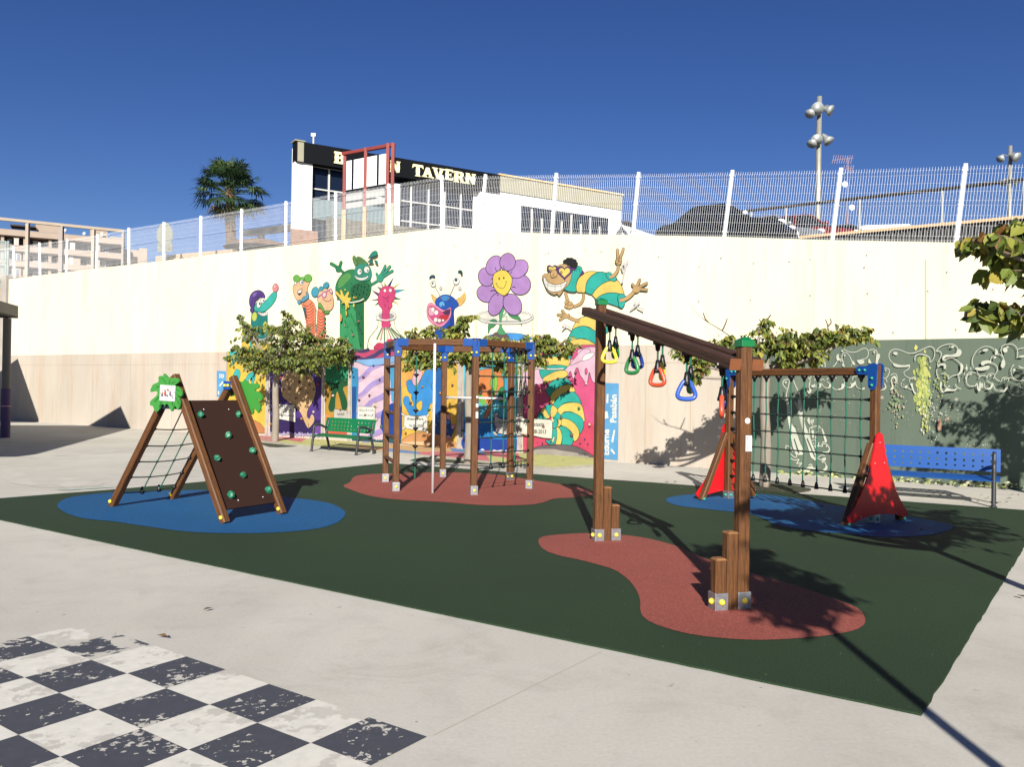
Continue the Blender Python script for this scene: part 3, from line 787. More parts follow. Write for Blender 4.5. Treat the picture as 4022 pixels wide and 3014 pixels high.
# ---- name banners --------------------------------------------------------------------------
SKY = (104, 176, 226)
p = Pen(ZF, .03); p.poly([(955, 562), (1190, 572), (1180, 1406), (950, 1385)], SKY)
p.text('Edurne', 1080, 1352, 92, WHT, -PI / 2 + .012, .035, 1.06).text('Pasabán', 1160, 1000, 92, WHT, -PI / 2 + .012, .035, 1.06)
for q in ([(1058, 686), (1079, 687), (1074, 786), (1053, 785)], [(1022, 880), (1066, 872), (1078, 945), (1030, 958)], [(1132, 1076), (1152, 1080), (1128, 1212), (1108, 1206)], [(1112, 1280), (1152, 1330), (1138, 1344), (1098, 1294)], [(980, 1130), (1000, 1180), (985, 1186), (966, 1136)], [(985, 700), (1000, 702), (996, 800), (981, 798)]): p.poly(q, WHT)
p.done('name_banner', label='light blue painted banner reading Edurne Pasabán upwards in white')
p = Pen(ZD, .03); p.poly([(155, 474), (262, 478), (262, 790), (155, 778)], SKY)
for k in range(3): p.poly([(178 + k * 20, 508), (190 + k * 20, 508), (204 + k * 20, 535), (190 + k * 20, 560), (178 + k * 20, 560), (190 + k * 20, 535)], WHT)
p.poly([(184, 645), (222, 595), (236, 612), (190, 665)], WHT).poly([(166, 715), (182, 712), (186, 752), (168, 756)], WHT)
p.done('name_banner', label='light blue painted strip with white arrows left of the mural')

# ---- figures on the upper wall --------------------------------------------------------------
# teal snouted worm with a purple helmet in a can
p = Pen(ZA)
p.poly([(413, 1050), (770, 1110), (770, 1185), (413, 1188)], (240, 205, 90), OUT, 4).poly([(500, 1066), (530, 1072), (530, 1186), (500, 1186)], (70, 190, 180))
p.ell(590, 1015, 182, 86, (225, 224, 214), .08, (120, 120, 120), 5).ell(592, 1008, 160, 62, (190, 192, 186), .08, (120, 120, 120), 4)
p.blob([(520, 800), (535, 745), (580, 720), (640, 745), (688, 780), (692, 900), (695, 1010), (640, 1050), (560, 1040), (515, 980)], (28, 130, 124), (16, 70, 70), 5)
p.ell(551, 812, 28, 50, (206, 216, 100), .1, (120, 140, 50), 3).ell(664, 925, 24, 62, (206, 216, 100), .1, (120, 140, 50), 3)
p.line([(700, 940), (765, 930), (775, 1000)], 8, (130, 130, 130))
p.blob([(545, 740), (556, 690), (600, 640), (660, 650), (720, 580), (760, 545), (792, 550), (785, 620), (740, 690), (680, 745), (620, 765), (580, 755)], (62, 186, 172), (16, 90, 88), 5)
p.blob([(585, 762), (640, 775), (688, 758), (690, 790), (650, 806), (610, 792)], WHT, (150, 90, 100), 4)
for k in range(4): p.line([(605 + k * 22, 766), (608 + k * 22, 796)], 3, (180, 120, 130))
p.ell(600, 672, 24, 50, WHT, .2, (30, 60, 60), 4).ell(642, 636, 22, 32, WHT, .2, (30, 60, 60), 4).ell(609, 672, 8, 15, OUT).ell(648, 640, 7, 11, OUT)
p.blob([(500, 690), (495, 640), (508, 580), (545, 540), (595, 526), (640, 545), (664, 585), (655, 608), (610, 606), (570, 640), (548, 690), (545, 745), (525, 772), (503, 745), (512, 715)], (92, 66, 140), (44, 30, 74), 6)
p.line([(512, 715), (530, 650), (570, 600), (640, 575)], 5, (50, 34, 84)).blob([(530, 570), (560, 550), (580, 556), (545, 600)], (130, 105, 175))
p.ell(779, 500, 32, 46, (232, 140, 152), .1, (150, 70, 85), 5).ell(770, 485, 10, 15, (245, 190, 195))
p.done('mural_figure', label='painted teal worm with a long snout, pink nose and purple helmet')
# two orange striped worms with cream faces
p = Pen(ZA)
def stripes(p, pts, c, w):
    for (x0, y0), (x1, y1) in pts: p.line([(x0, y0), ((x0 + x1) / 2, max(y0, y1) + 22), (x1, y1)], w, c)
p.blob([(1062, 665), (1100, 630), (1150, 625), (1208, 690), (1218, 800), (1215, 930), (1210, 1060), (1230, 1140), (1170, 1100), (1135, 980), (1112, 860), (1085, 750)], (240, 158, 118), (110, 60, 50), 5)
p.blob([(1240, 740), (1270, 718), (1305, 745), (1322, 850), (1320, 980), (1305, 1090), (1240, 1150), (1222, 1040), (1232, 900)], (240, 158, 118), (110, 60, 50), 5)
stripes(p, [((1075 + k * 5, 680 + k * 32), (1185 + min(k, 2) * 8, 650 + k * 33)) for k in range(12)], (222, 88, 62), 11)
stripes(p, [((1240 - k * .6, 760 + k * 32), (1305 + min(k, 2) * 5, 752 + k * 32)) for k in range(11)], (222, 88, 62), 11)
p.line([(1222, 730), (1214, 860), (1220, 980)], 13, (150, 150, 156), taper=(.5, 1))
p.blob([(975, 560), (968, 500), (990, 450), (1050, 415), (1110, 435), (1150, 440), (1128, 500), (1130, 570), (1095, 625), (1040, 650), (1000, 620)], (238, 196, 150), (120, 80, 60), 4)
for a, b, rx, ry, r in ((1010, 400, 38, 40, -.3), (1132, 395, 42, 44, .5), (1070, 402, 26, 20, 0)): p.ell(a, b, rx, ry, (116, 186, 84), r, (50, 100, 40), 5)
p.ell(1062, 440, 20, 26, WHT, 0, OUT, 3).ell(1068, 440, 9, 12, (60, 110, 140)).ell(998, 450, 12, 18, WHT, 0, OUT, 3)
p.blob([(1018, 540), (1040, 520), (1066, 512), (1062, 552), (1044, 578), (1026, 572)], (60, 50, 50), OUT, 3).blob([(1022, 540), (1062, 516), (1058, 548), (1030, 558)], WHT)
p.blob([(1062, 640), (1080, 600), (1118, 585), (1112, 552), (1130, 548), (1142, 580), (1135, 612), (1080, 655)], (96, 172, 200), (30, 80, 100), 4).blob([(1018, 650), (1045, 630), (1056, 655), (1040, 678), (1022, 670)], (96, 172, 200), (30, 80, 100), 4)
p.blob([(1235, 600), (1255, 545), (1310, 508), (1370, 530), (1396, 580), (1412, 640), (1402, 715), (1360, 752), (1310, 752), (1280, 700), (1240, 665)], (238, 196, 150), (120, 80, 60), 4)
p.ell(1210, 545, 40, 56, (74, 164, 186), .2, (24, 80, 96), 5).ell(1330, 472, 30, 36, (74, 164, 186), .6, (24, 80, 96), 5).ell(1276, 508, 24, 26, (74, 164, 186), .2, (24, 80, 96), 4)
p.ell(1310, 575, 28, 38, (186, 110, 160), .2).ell(1310, 575, 17, 25, (240, 214, 200), .2).line([(1232, 608), (1270, 580), (1288, 572)], 13, (186, 110, 160)).line([(1330, 550), (1350, 530), (1370, 515)], 11, (186, 110, 160)).ell(1382, 535, 18, 34, (186, 110, 160), -.3).ell(1382, 535, 9, 22, (240, 214, 200), -.3)
p.line([(1290, 615), (1320, 640), (1360, 645), (1385, 620)], 5, (150, 70, 100))
p.blob([(1240, 710), (1248, 668), (1270, 668), (1310, 740), (1300, 765), (1270, 720)], (104, 166, 80), (40, 90, 40), 4).blob([(1310, 765), (1330, 748), (1362, 752), (1356, 778), (1318, 784)], (104, 166, 80), (40, 90, 40), 4)
for k in range(4): p.ell(1316, 830 + k * 50, 9, 14, (60, 150, 130), 0, OUT, 3)
for k in range(5): p.ell(1090 + k * 4, 720 + k * 22, 10, 10, (60, 130, 150), 0, OUT, 3)
p.done('mural_figure', label='painted pair of orange striped worms with cream faces and bows')
# big green cactus figure
p = Pen(ZA)
p.poly([(1480, 620), (1740, 612), (1742, 1166), (1478, 1168)], (62, 158, 100), (20, 80, 50), 5)
p.poly([(1640, 640), (1738, 640), (1740, 1164), (1700, 1166), (1660, 900)], (34, 110, 66))
p.limb([(1530, 345), (1495, 315), (1465, 300)], 22, (52, 140, 92), (20, 80, 50)).limb([(1455, 285), (1420, 258), (1385, 238)], 28, (52, 140, 92), (20, 80, 50)).limb([(1478, 270), (1488, 240), (1492, 222)], 24, (52, 140, 92), (20, 80, 50))
p.ell(1465, 295, 32, 36, (52, 140, 92), 0, (20, 80, 50), 4).ell(1448, 312, 14, 12, (52, 140, 92), 0, (20, 80, 50), 3)
p.limb([(1790, 480), (1840, 455), (1880, 430)], 20, (50, 150, 120), (20, 80, 60)).limb([(1900, 400), (1945, 320), (1972, 262)], 20, (60, 160, 132), (20, 80, 60)).limb([(1920, 390), (1980, 320), (2022, 268)], 22, (60, 160, 132), (20, 80, 60)).limb([(1935, 390), (2000, 345), (2048, 316)], 22, (60, 160, 132), (20, 80, 60)).limb([(1900, 390), (1888, 370), (1878, 348)], 18, (60, 160, 132), (20, 80, 60)).ell(1914, 395, 40, 44, (60, 160, 132))
p.blob([(1435, 560), (1435, 470), (1475, 385), (1540, 320), (1620, 298), (1700, 330), (1790, 380), (1818, 460), (1808, 560), (1775, 620), (1740, 645), (1640, 640), (1520, 640), (1462, 620)], (48, 132, 84), (20, 70, 44), 5)
p.blob([(1600, 500), (1700, 440), (1790, 450), (1805, 560), (1740, 630), (1620, 620)], (34, 104, 64)).blob([(1480, 400), (1560, 340), (1600, 380), (1520, 470), (1460, 500)], (96, 164, 88))
for k in range(8):
    a = -2.2 + k * .24; p.limb([(1700 + 8 * k - 20, 255), (1700 + 8 * k - 20 + math.cos(a) * 45, 255 + math.sin(a) * (95 - abs(k - 1) * 8))], 16, (98, 142, 84), (50, 90, 50), 3)
p.limb([(1660, 250), (1636, 200), (1634, 168)], 30, (98, 142, 84), (50, 90, 50), 4)
p.blob([(1640, 320), (1650, 270), (1700, 240), (1780, 245), (1820, 300), (1818, 380), (1780, 420), (1700, 425), (1650, 390)], (56, 146, 124))
p.ell(1692, 325, 25, 34, WHT, .1, (20, 70, 60), 4).ell(1770, 302, 31, 37, WHT, .1, (20, 70, 60), 4).ell(1700, 320, 7, 9, OUT).ell(1782, 312, 8, 10, OUT)
p.blob([(1634, 362), (1660, 378), (1710, 390), (1760, 380), (1786, 364), (1780, 392), (1740, 414), (1695, 418), (1655, 400)], WHT, (30, 80, 70), 4)
for k in range(9): p.line([(1650 + k * 15, 376 + (k - 4) ** 2 * -.5 + 10), (1652 + k * 15, 398 + (k - 4) ** 2 * -.6 + 8)], 2.5, (120, 140, 130))
p.line([(1480, 610), (1520, 645), (1600, 658), (1700, 640), (1738, 615)], 15, (226, 236, 206))
p.blob([(1425, 560), (1440, 535), (1470, 565), (1490, 575), (1480, 525), (1500, 530), (1520, 580), (1530, 590), (1565, 540), (1580, 560), (1565, 600), (1600, 610), (1590, 640), (1570, 660), (1580, 710), (1562, 715), (1556, 680), (1556, 790), (1542, 792), (1536, 680), (1520, 665), (1498, 672), (1508, 640), (1480, 615), (1455, 585)], (236, 206, 90), (150, 120, 40), 3)
p.ell(1640, 604, 20, 11, (236, 206, 90)).ell(1536, 521, 8, 9, (236, 206, 90)).ell(1630, 690, 9, 20, (236, 206, 90)).ell(1450, 612, 8, 12, (150, 120, 60))
p.dots([(1600 + (k * 67 % 190), 450 + (k * 41 % 170)) for k in range(22)] + [(1500 + (k * 71 % 220), 690 + (k * 97 % 460)) for k in range(22)], 7, (22, 78, 48))
p.dots([(1530, 905), (1680, 862), (1615, 1010), (1560, 1060)], 9, (206, 110, 110)).blob([(1480, 780), (1500, 810), (1495, 860), (1480, 860)], (220, 170, 90))
for q in ([(1788, 180), (1830, 115), (1868, 100), (1888, 122), (1872, 150), (1830, 164)], [(1785, 216), (1810, 200), (1838, 206), (1836, 224), (1808, 230)], [(1856, 202), (1880, 206), (1890, 228), (1880, 240), (1864, 224)]): p.blob(q, (40, 140, 124), (14, 50, 50), 6)
p.done('mural_figure', label='painted big green cactus creature waving both hands')
# pink spiky figure in a flask
p = Pen(ZA)
for q, c in (([(1990, 490), (2066, 378), (2022, 495)], (40, 60, 130)), ([(2065, 510), (2136, 446), (2058, 490)], (226, 196, 120)), ([(2080, 520), (2200, 515), (2080, 562)], (92, 176, 206)), ([(2076, 598), (2146, 625), (2072, 626)], (50, 120, 90)), ([(2052, 628), (2124, 684), (2046, 650)], (226, 196, 120)), ([(1925, 500), (1882, 484), (1915, 530)], (120, 160, 110)), ([(1905, 560), (1824, 524), (1900, 598)], (110, 70, 120)), ([(1892, 620), (1814, 636), (1895, 634)], (90, 80, 100)), ([(1905, 640), (1856, 694), (1912, 668)], (70, 150, 110)), ([(1940, 495), (1915, 428), (1958, 488)], (214, 170, 180)), ([(1965, 486), (1962, 436), (1985, 480)], (150, 170, 110))): p.poly(q, c, OUT, 3)
p.blob([(1872, 840), (1890, 785), (1980, 752), (2070, 770), (2092, 815), (2060, 850), (1980, 862), (1900, 852)], (236, 236, 230), (90, 90, 90), 4).ell(1982, 808, 82, 34, (170, 165, 165), 0, (90, 90, 90), 3)
p.blob([(1905, 560), (1930, 505), (1985, 480), (2050, 490), (2078, 540), (2074, 610), (2045, 660), (2048, 700), (2022, 740), (2015, 800), (2025, 880), (2035, 905), (2000, 935), (1980, 952), (1935, 920), (1935, 840), (1938, 740), (1900, 680), (1892, 620)], (214, 74, 124), (130, 30, 70), 4)
p.ell(1968, 530, 15, 18, WHT, 0, (120, 30, 60), 3).ell(2027, 527, 17, 19, WHT, 0, (120, 30, 60), 3).line([(1940, 592), (1965, 612), (1990, 610), (2012, 590)], 5, (120, 30, 60)).dots([(1957, 650), (1968, 690), (2000, 640), (2010, 720)], 7, (150, 40, 80))
p.line([(1880, 835), (1980, 852), (2080, 830)], 14, (240, 240, 234))
for k, c in enumerate([(120, 150, 110), (220, 160, 170), (90, 150, 100), (215, 205, 200), (200, 120, 140), (90, 150, 100), (150, 150, 140), (60, 120, 80)]):
    p.line([(1935 + k * 14, 930), (1905 + k * 28, 1000), (1878 + k * 42, 1090 - abs(k - 3) * 10)], 12, c, taper=(.8, 1.2))
p.line([(1892, 850), (1888, 920), (1840, 985), (1790, 1060), (1776, 1166)], 5, (120, 118, 118)).line([(2068, 850), (2082, 930), (2130, 1000), (2195, 1060)], 5, (120, 118, 118))
p.blob([(1866, 1166), (1872, 1110), (1905, 1095), (1960, 1100), (2000, 1060), (2060, 1060), (2110, 1110), (2200, 1090), (2210, 1166)], (208, 66, 106))
p.done('mural_figure', label='painted pink spiky figure poking out of a glass flask')
# blue monster with eye stalks
p = Pen(ZB)
p.blob([(715, 760), (760, 790), (805, 830), (790, 870), (760, 885), (735, 840)], (240, 196, 112), (130, 100, 50), 5).blob([(1080, 835), (1140, 800), (1175, 760), (1202, 738), (1215, 800), (1200, 860), (1170, 900), (1115, 930)], (240, 196, 112), (130, 100, 50), 5)
p.line([(1195, 770), (1170, 830), (1120, 860)], 4, (130, 100, 50)).line([(1208, 830), (1160, 880)], 4, (130, 100, 50))
p.blob([(775, 900), (775, 850), (820, 800), (880, 768), (950, 765), (1010, 790), (1060, 830), (1100, 880), (1110, 930), (1050, 980), (1040, 1080), (1050, 1250), (1050, 1392), (780, 1392), (790, 1240), (880, 1210), (960, 1130), (980, 1010), (900, 985), (800, 950)], (34, 86, 180), (16, 40, 100), 5)
p.blob([(860, 800), (930, 775), (980, 810), (950, 850), (880, 850)], (70, 140, 206)).blob([(990, 1010), (1040, 1020), (1045, 1390), (950, 1390), (980, 1200)], (24, 60, 150))
p.blob([(825, 905), (850, 866), (890, 868), (910, 910), (895, 940), (880, 915), (860, 945), (840, 935)], (100, 176, 220), (16, 50, 110), 4)
p.blob([(650, 960), (670, 905), (720, 885), (790, 925), (860, 975), (920, 990), (985, 950), (1003, 985), (998, 1070), (960, 1140), (900, 1205), (850, 1232), (790, 1225), (720, 1180), (665, 1110), (648, 1040)], (238, 150, 178), (160, 70, 110), 5)
p.blob([(668, 985), (690, 940), (730, 930), (790, 965), (860, 1010), (930, 1012), (985, 968), (982, 1040), (950, 1110), (890, 1165), (830, 1190), (760, 1155), (700, 1090), (670, 1040)], (214, 84, 134), (110, 30, 70), 5)
p.blob([(880, 1020), (985, 975), (978, 1050), (930, 1060)], (84, 50, 84)).blob([(672, 990), (700, 950), (760, 1000), (740, 1060), (690, 1060)], (226, 170, 190))
p.blob([(828, 1110), (850, 1068), (895, 1062), (905, 1075), (930, 1056), (965, 1080), (945, 1120), (900, 1145), (860, 1140)], (200, 50, 60), (110, 20, 40), 4)
for a, b, rx, ry in ((735, 980, 27, 32), (786, 1025, 30, 36), (778, 1130, 27, 34), (832, 1140, 26, 28), (884, 1138, 20, 18), (712, 965, 10, 14)): p.ell(a, b, rx, ry, WHT, .1, (150, 110, 120), 4)
p.line([(770, 650), (810, 720), (852, 800)], 9, (150, 140, 140)).line([(1052, 622), (1015, 710), (978, 790)], 9, (150, 140, 140))
p.ell(742, 610, 38, 46, WHT, -.1, (90, 90, 92), 6).ell(735, 600, 10, 17, OUT).ell(1078, 570, 44, 52, WHT, .2, (90, 90, 92), 6).ell(1073, 552, 22, 24, (40, 100, 130)).ell(1073, 556, 10, 12, OUT)
p.blob([(688, 538), (695, 500), (725, 482), (760, 486), (770, 512), (755, 526), (735, 514), (715, 522)], (24, 82, 106), OUT, 5).blob([(1100, 438), (1115, 414), (1145, 414), (1165, 440), (1165, 490), (1150, 495), (1140, 460), (1120, 450)], (24, 82, 106), OUT, 5)
p.ell(852, 668, 26, 30, (206, 200, 196)).ell(1128, 670, 28, 32, (206, 200, 196)).ell(855, 822, 14, 12, (30, 50, 100), 0, (180, 190, 200), 3).ell(958, 832, 14, 12, (30, 50, 100), 0, (180, 190, 200), 3)
p.done('mural_figure', label='painted blue monster with a huge open mouth and eyes on stalks')
# violet flower in a glass pot
p = Pen(ZB)
VI, VO = (184, 142, 202), (40, 18, 58)
p.ell(1785, 1082, 420, 104, VO, .02).ell(1785, 1082, 412, 97, WHT, .02).ell(1785, 1080, 385, 74, VO, .02).ell(1785, 1080, 378, 68, (246, 243, 226), .02)
p.line([(1366, 1110), (1366, 1392)], 5, (60, 60, 60), False).line([(2186, 1110), (2182, 1400)], 5, (60, 60, 60), False)
p.blob([(1480, 1400), (1560, 1350), (1700, 1330), (1860, 1322), (2000, 1332), (2110, 1365), (2170, 1412), (1900, 1430), (1600, 1410)], (74, 158, 226), (24, 50, 90), 6)
p.blob([(1570, 1410), (1600, 1350), (1650, 1310), (1700, 1325), (1760, 1318), (1815, 1350), (1840, 1395), (1780, 1425)], (112, 92, 92), OUT, 5)
GRS = (92, 172, 118)
p.blob([(1735, 900), (1760, 920), (1765, 980), (1745, 1060), (1728, 1160), (1745, 1250), (1795, 1330), (1740, 1350), (1668, 1315), (1700, 1230), (1702, 1120), (1695, 1020), (1715, 1000)], GRS, (30, 80, 50), 5)
p.line([(1735, 1075), (1775, 1050), (1800, 1020)], 14, GRS).line([(1735, 1100), (1780, 1075), (1808, 1095), (1806, 1150)], 8, GRS)
p.blob([(1820, 1020), (1880, 1050), (1950, 1060), (1995, 1100), (2018, 1160), (2020, 1220), (1990, 1140), (1900, 1110), (1845, 1070)], (74, 150, 96), (30, 70, 44), 5)
p.blob([(1540, 1330), (1535, 1240), (1555, 1160), (1600, 1122), (1655, 1130), (1660, 1180), (1620, 1230), (1570, 1260)], (74, 150, 96), (30, 70, 44), 5)
p.line([(1380, 1100), (1500, 1160), (1785, 1182), (2060, 1165), (2190, 1100)], 34, VO).line([(1380, 1100), (1500, 1160), (1785, 1182), (2060, 1165), (2190, 1100)], 22, WHT)
for a, b, rx, ry, r in ((1518, 748, 148, 128, .25), (1510, 508, 116, 138, -.25), (1622, 338, 108, 150, .5), (2004, 620, 152, 150, .1), (1975, 392, 122, 158, .9), (1820, 292, 114, 130, .1), (1652, 905, 106, 172, .35), (1890, 908, 128, 164, -.5)):
    p.ell(a, b, rx, ry, VI, r, VO, 9, 24)
p.blob([(1615, 480), (1680, 425), (1740, 408), (1800, 420), (1850, 470), (1885, 540), (1870, 640), (1830, 730), (1770, 778), (1700, 750), (1640, 690), (1605, 600)], (240, 214, 92), VO, 8)
p.ell(1697, 533, 10, 19, OUT).ell(1765, 523, 10, 19, OUT).line([(1655, 605), (1680, 650), (1735, 675), (1775, 650), (1803, 575)], 6, (60, 50, 30)).line([(1646, 602), (1668, 600)], 5, (60, 50, 30)).line([(1788, 570), (1812, 580)], 5, (60, 50, 30))
for q in ([(1640, 370), (1655, 415), (1685, 425)], [(1765, 340), (1765, 385), (1785, 405)], [(1860, 455), (1880, 430)], [(1935, 658), (1885, 650)], [(1805, 765), (1820, 785)], [(1690, 760), (1665, 775)], [(1570, 715), (1610, 700), (1650, 712)], [(1585, 530), (1608, 540)]): p.line(q, 7, VO)
p.done('mural_figure', label='painted violet flower with a smiling yellow face in a glass pot')
# big striped caterpillar with heart glasses
p = Pen(ZC)
TN = (206, 170, 116)
LK = (24, 34, 30)
p.blob([(860, 1105), (900, 1050), (960, 1010), (1060, 1000), (1180, 1030), (1225, 1110), (1235, 1200), (1215, 1290), (1160, 1340), (1080, 1230), (960, 1130)], TE, LK, 8)
p.blob([(698, 1290), (730, 1210), (785, 1145), (860, 1108), (950, 1112), (1030, 1150), (1110, 1250), (1080, 1350), (1010, 1310), (930, 1255), (850, 1240), (770, 1255)], YE, LK, 8)
p.blob([(630, 1445), (660, 1360), (710, 1285), (800, 1245), (890, 1245), (1000, 1300), (1110, 1380), (1080, 1480), (990, 1475), (900, 1425), (810, 1410), (710, 1430)], TE, LK, 8)
p.poly([(626, 1505), (640, 1452), (720, 1425), (820, 1412), (920, 1432), (1010, 1485), (1100, 1520), (1100, 1505)], YE, LK, 7)
p.limb([(800, 1170), (720, 1150), (655, 1120)], 42, TN, OUT, 5)
for e in ((560, 1030), (500, 1085), (530, 1150)): p.limb([(610, 1095), e], 34, TN, OUT, 5)
p.limb([(620, 1105), (648, 1085)], 28, TN, OUT, 5).ell(612, 1100, 38, 34, TN)
p.limb([(850, 760), (852, 850), (815, 925), (730, 965)], 34, TN, OUT, 5)
p.limb([(650, 920), (625, 850), (605, 780)], 32, TN, OUT, 5).ell(655, 955, 62, 50, TN, 0, OUT, 5).ell(615, 905, 24, 30, TN, 0, OUT, 4).ell(612, 965, 26, 24, TN, 0, OUT, 4).ell(668, 925, 30, 26, TN, 0, OUT, 4)
p.blob([(1412, 800), (1425, 880), (1410, 970), (1370, 990), (1300, 960), (1150, 912), (1010, 868), (1060, 820), (1160, 785), (1290, 775)], TE, LK, 8)
p.blob([(1320, 600), (1375, 670), (1402, 740), (1412, 808), (1300, 778), (1180, 782), (1090, 815), (1030, 860), (990, 830), (970, 798), (1010, 740), (1090, 665), (1190, 615), (1260, 600)], YE, LK, 8)
p.blob([(1020, 495), (1110, 487), (1200, 512), (1290, 560), (1318, 600), (1220, 610), (1110, 655), (1020, 735), (970, 800), (915, 790), (875, 760), (880, 670), (940, 565)], TE, LK, 8)
p.blob([(850, 510), (920, 482), (1000, 480), (1040, 492), (960, 545), (895, 640), (876, 765), (830, 772), (765, 765), (748, 700), (765, 610), (800, 545)], YE, LK, 8)
p.blob([(1175, 560), (1165, 515), (1190, 490), (1235, 500), (1250, 530), (1300, 550), (1312, 590), (1290, 620), (1240, 610), (1205, 590)], TE, LK, 7)
p.limb([(1215, 562), (1275, 535), (1325, 470), (1338, 390)], 42, TN, OUT, 6, (1.0, .8)).limb([(1330, 310), (1326, 240), (1324, 185)], 32, TN, OUT, 6).limb([(1355, 305), (1385, 230), (1406, 168)], 28, TN, OUT, 6)
p.ell(1338, 345, 48, 46, TN, 0, OUT, 6).ell(1318, 345, 26, 20, TN, -.5, OUT, 5).ell(1365, 318, 22, 26, TN, .2, OUT, 5)
p.blob([(1325, 850), (1340, 805), (1385, 790), (1432, 815), (1440, 860), (1424, 940), (1385, 992), (1345, 965), (1335, 900)], TE, LK, 7)
p.limb([(1355, 885), (1440, 860), (1510, 810), (1555, 760)], 48, TN, OUT, 6, (1.0, .85))
for e in ((1632, 600), (1728, 645), (1730, 735), (1532, 662)): p.limb([(1580, 720), e], 32, TN, OUT, 6)
p.ell(1585, 730, 52, 46, TN)
p.blob([(700, 458), (735, 470), (752, 420), (790, 405), (830, 430), (835, 480), (818, 510), (862, 500), (800, 548), (765, 610), (750, 690), (752, 758), (690, 765), (630, 750), (588, 722), (640, 670), (672, 590)], TE, LK, 7)
p.line([(752, 480), (770, 440), (800, 450), (795, 490)], 6, OUT).line([(830, 470), (850, 500), (800, 530)], 22, (100, 62, 120))
p.blob([(285, 590), (282, 545), (310, 518), (360, 510), (400, 470), (450, 430), (520, 392), (600, 378), (680, 420), (700, 470), (685, 560), (655, 650), (600, 710), (575, 740), (545, 790), (515, 820), (485, 790), (455, 805), (390, 780), (345, 735), (320, 680)], TN, OUT, 6)
p.blob([(296, 590), (320, 558), (345, 610), (400, 650), (470, 665), (550, 650), (622, 618), (600, 680), (550, 740), (470, 766), (400, 758), (345, 720), (310, 655)], WHT, OUT, 7)
p.line([(325, 655), (400, 685), (480, 690), (560, 675), (605, 650)], 4, OUT).line([(362, 630), (356, 725)], 4, OUT).line([(458, 664), (460, 764)], 4, OUT).line([(540, 652), (545, 742)], 4, OUT)
HA = (28, 28, 32)
for a, b, r in ((600, 345, 34), (640, 320, 36), (680, 330, 46), (725, 340, 36), (745, 375, 34), (700, 380, 42), (650, 365, 40), (735, 415, 30)): p.ell(a, b, r, r * .9, HA)
def heart(cx, cy, s_, c, ol=None):
    q = []
    for k in range(28):
        t_ = 2 * PI * k / 28; q.append((cx + s_ * 16 * math.sin(t_) ** 3 / 16, cy - s_ * (13 * math.cos(t_) - 5 * math.cos(2 * t_) - 2 * math.cos(3 * t_) - math.cos(4 * t_)) / 16))
    p.poly(q, c, ol, 5)
heart(590, 490, 108, (98, 60, 124), OUT); heart(590, 490, 80, (240, 214, 110), OUT)
heart(420, 450, 76, (98, 60, 124), OUT); heart(420, 450, 54, (240, 214, 110), OUT)
p.line([(690, 440), (740, 455)], 22, (98, 60, 124))
p.ell(545, 495, 16, 20, TN, 0, OUT, 5).ell(545, 500, 5, 7, OUT).ell(398, 468, 13, 16, TN, 0, OUT, 5)
p.blob([(405, 560), (395, 510), (420, 465), (465, 458), (490, 500), (480, 545), (440, 566)], TN, OUT, 5).line([(455, 520), (430, 530), (440, 550)], 5, OUT)
for q in ([(1390, 640), (1410, 540), (1440, 400), (1470, 330)], [(1400, 480), (1380, 400)], [(1440, 440), (1410, 350)]): p.line(q, 26, (216, 210, 206))
for q in ([(1500, 1010), (1580, 960), (1640, 900)], [(1580, 960), (1560, 900)], [(1600, 970), (1690, 1020)]): p.line(q, 24, (216, 210, 206))
for q in ([(690, 1280), (620, 1240), (560, 1290)], [(620, 1240), (560, 1210)]): p.line(q, 22, (216, 210, 206))
p.done('mural_figure', label='painted green and yellow striped caterpillar with heart shaped glasses')

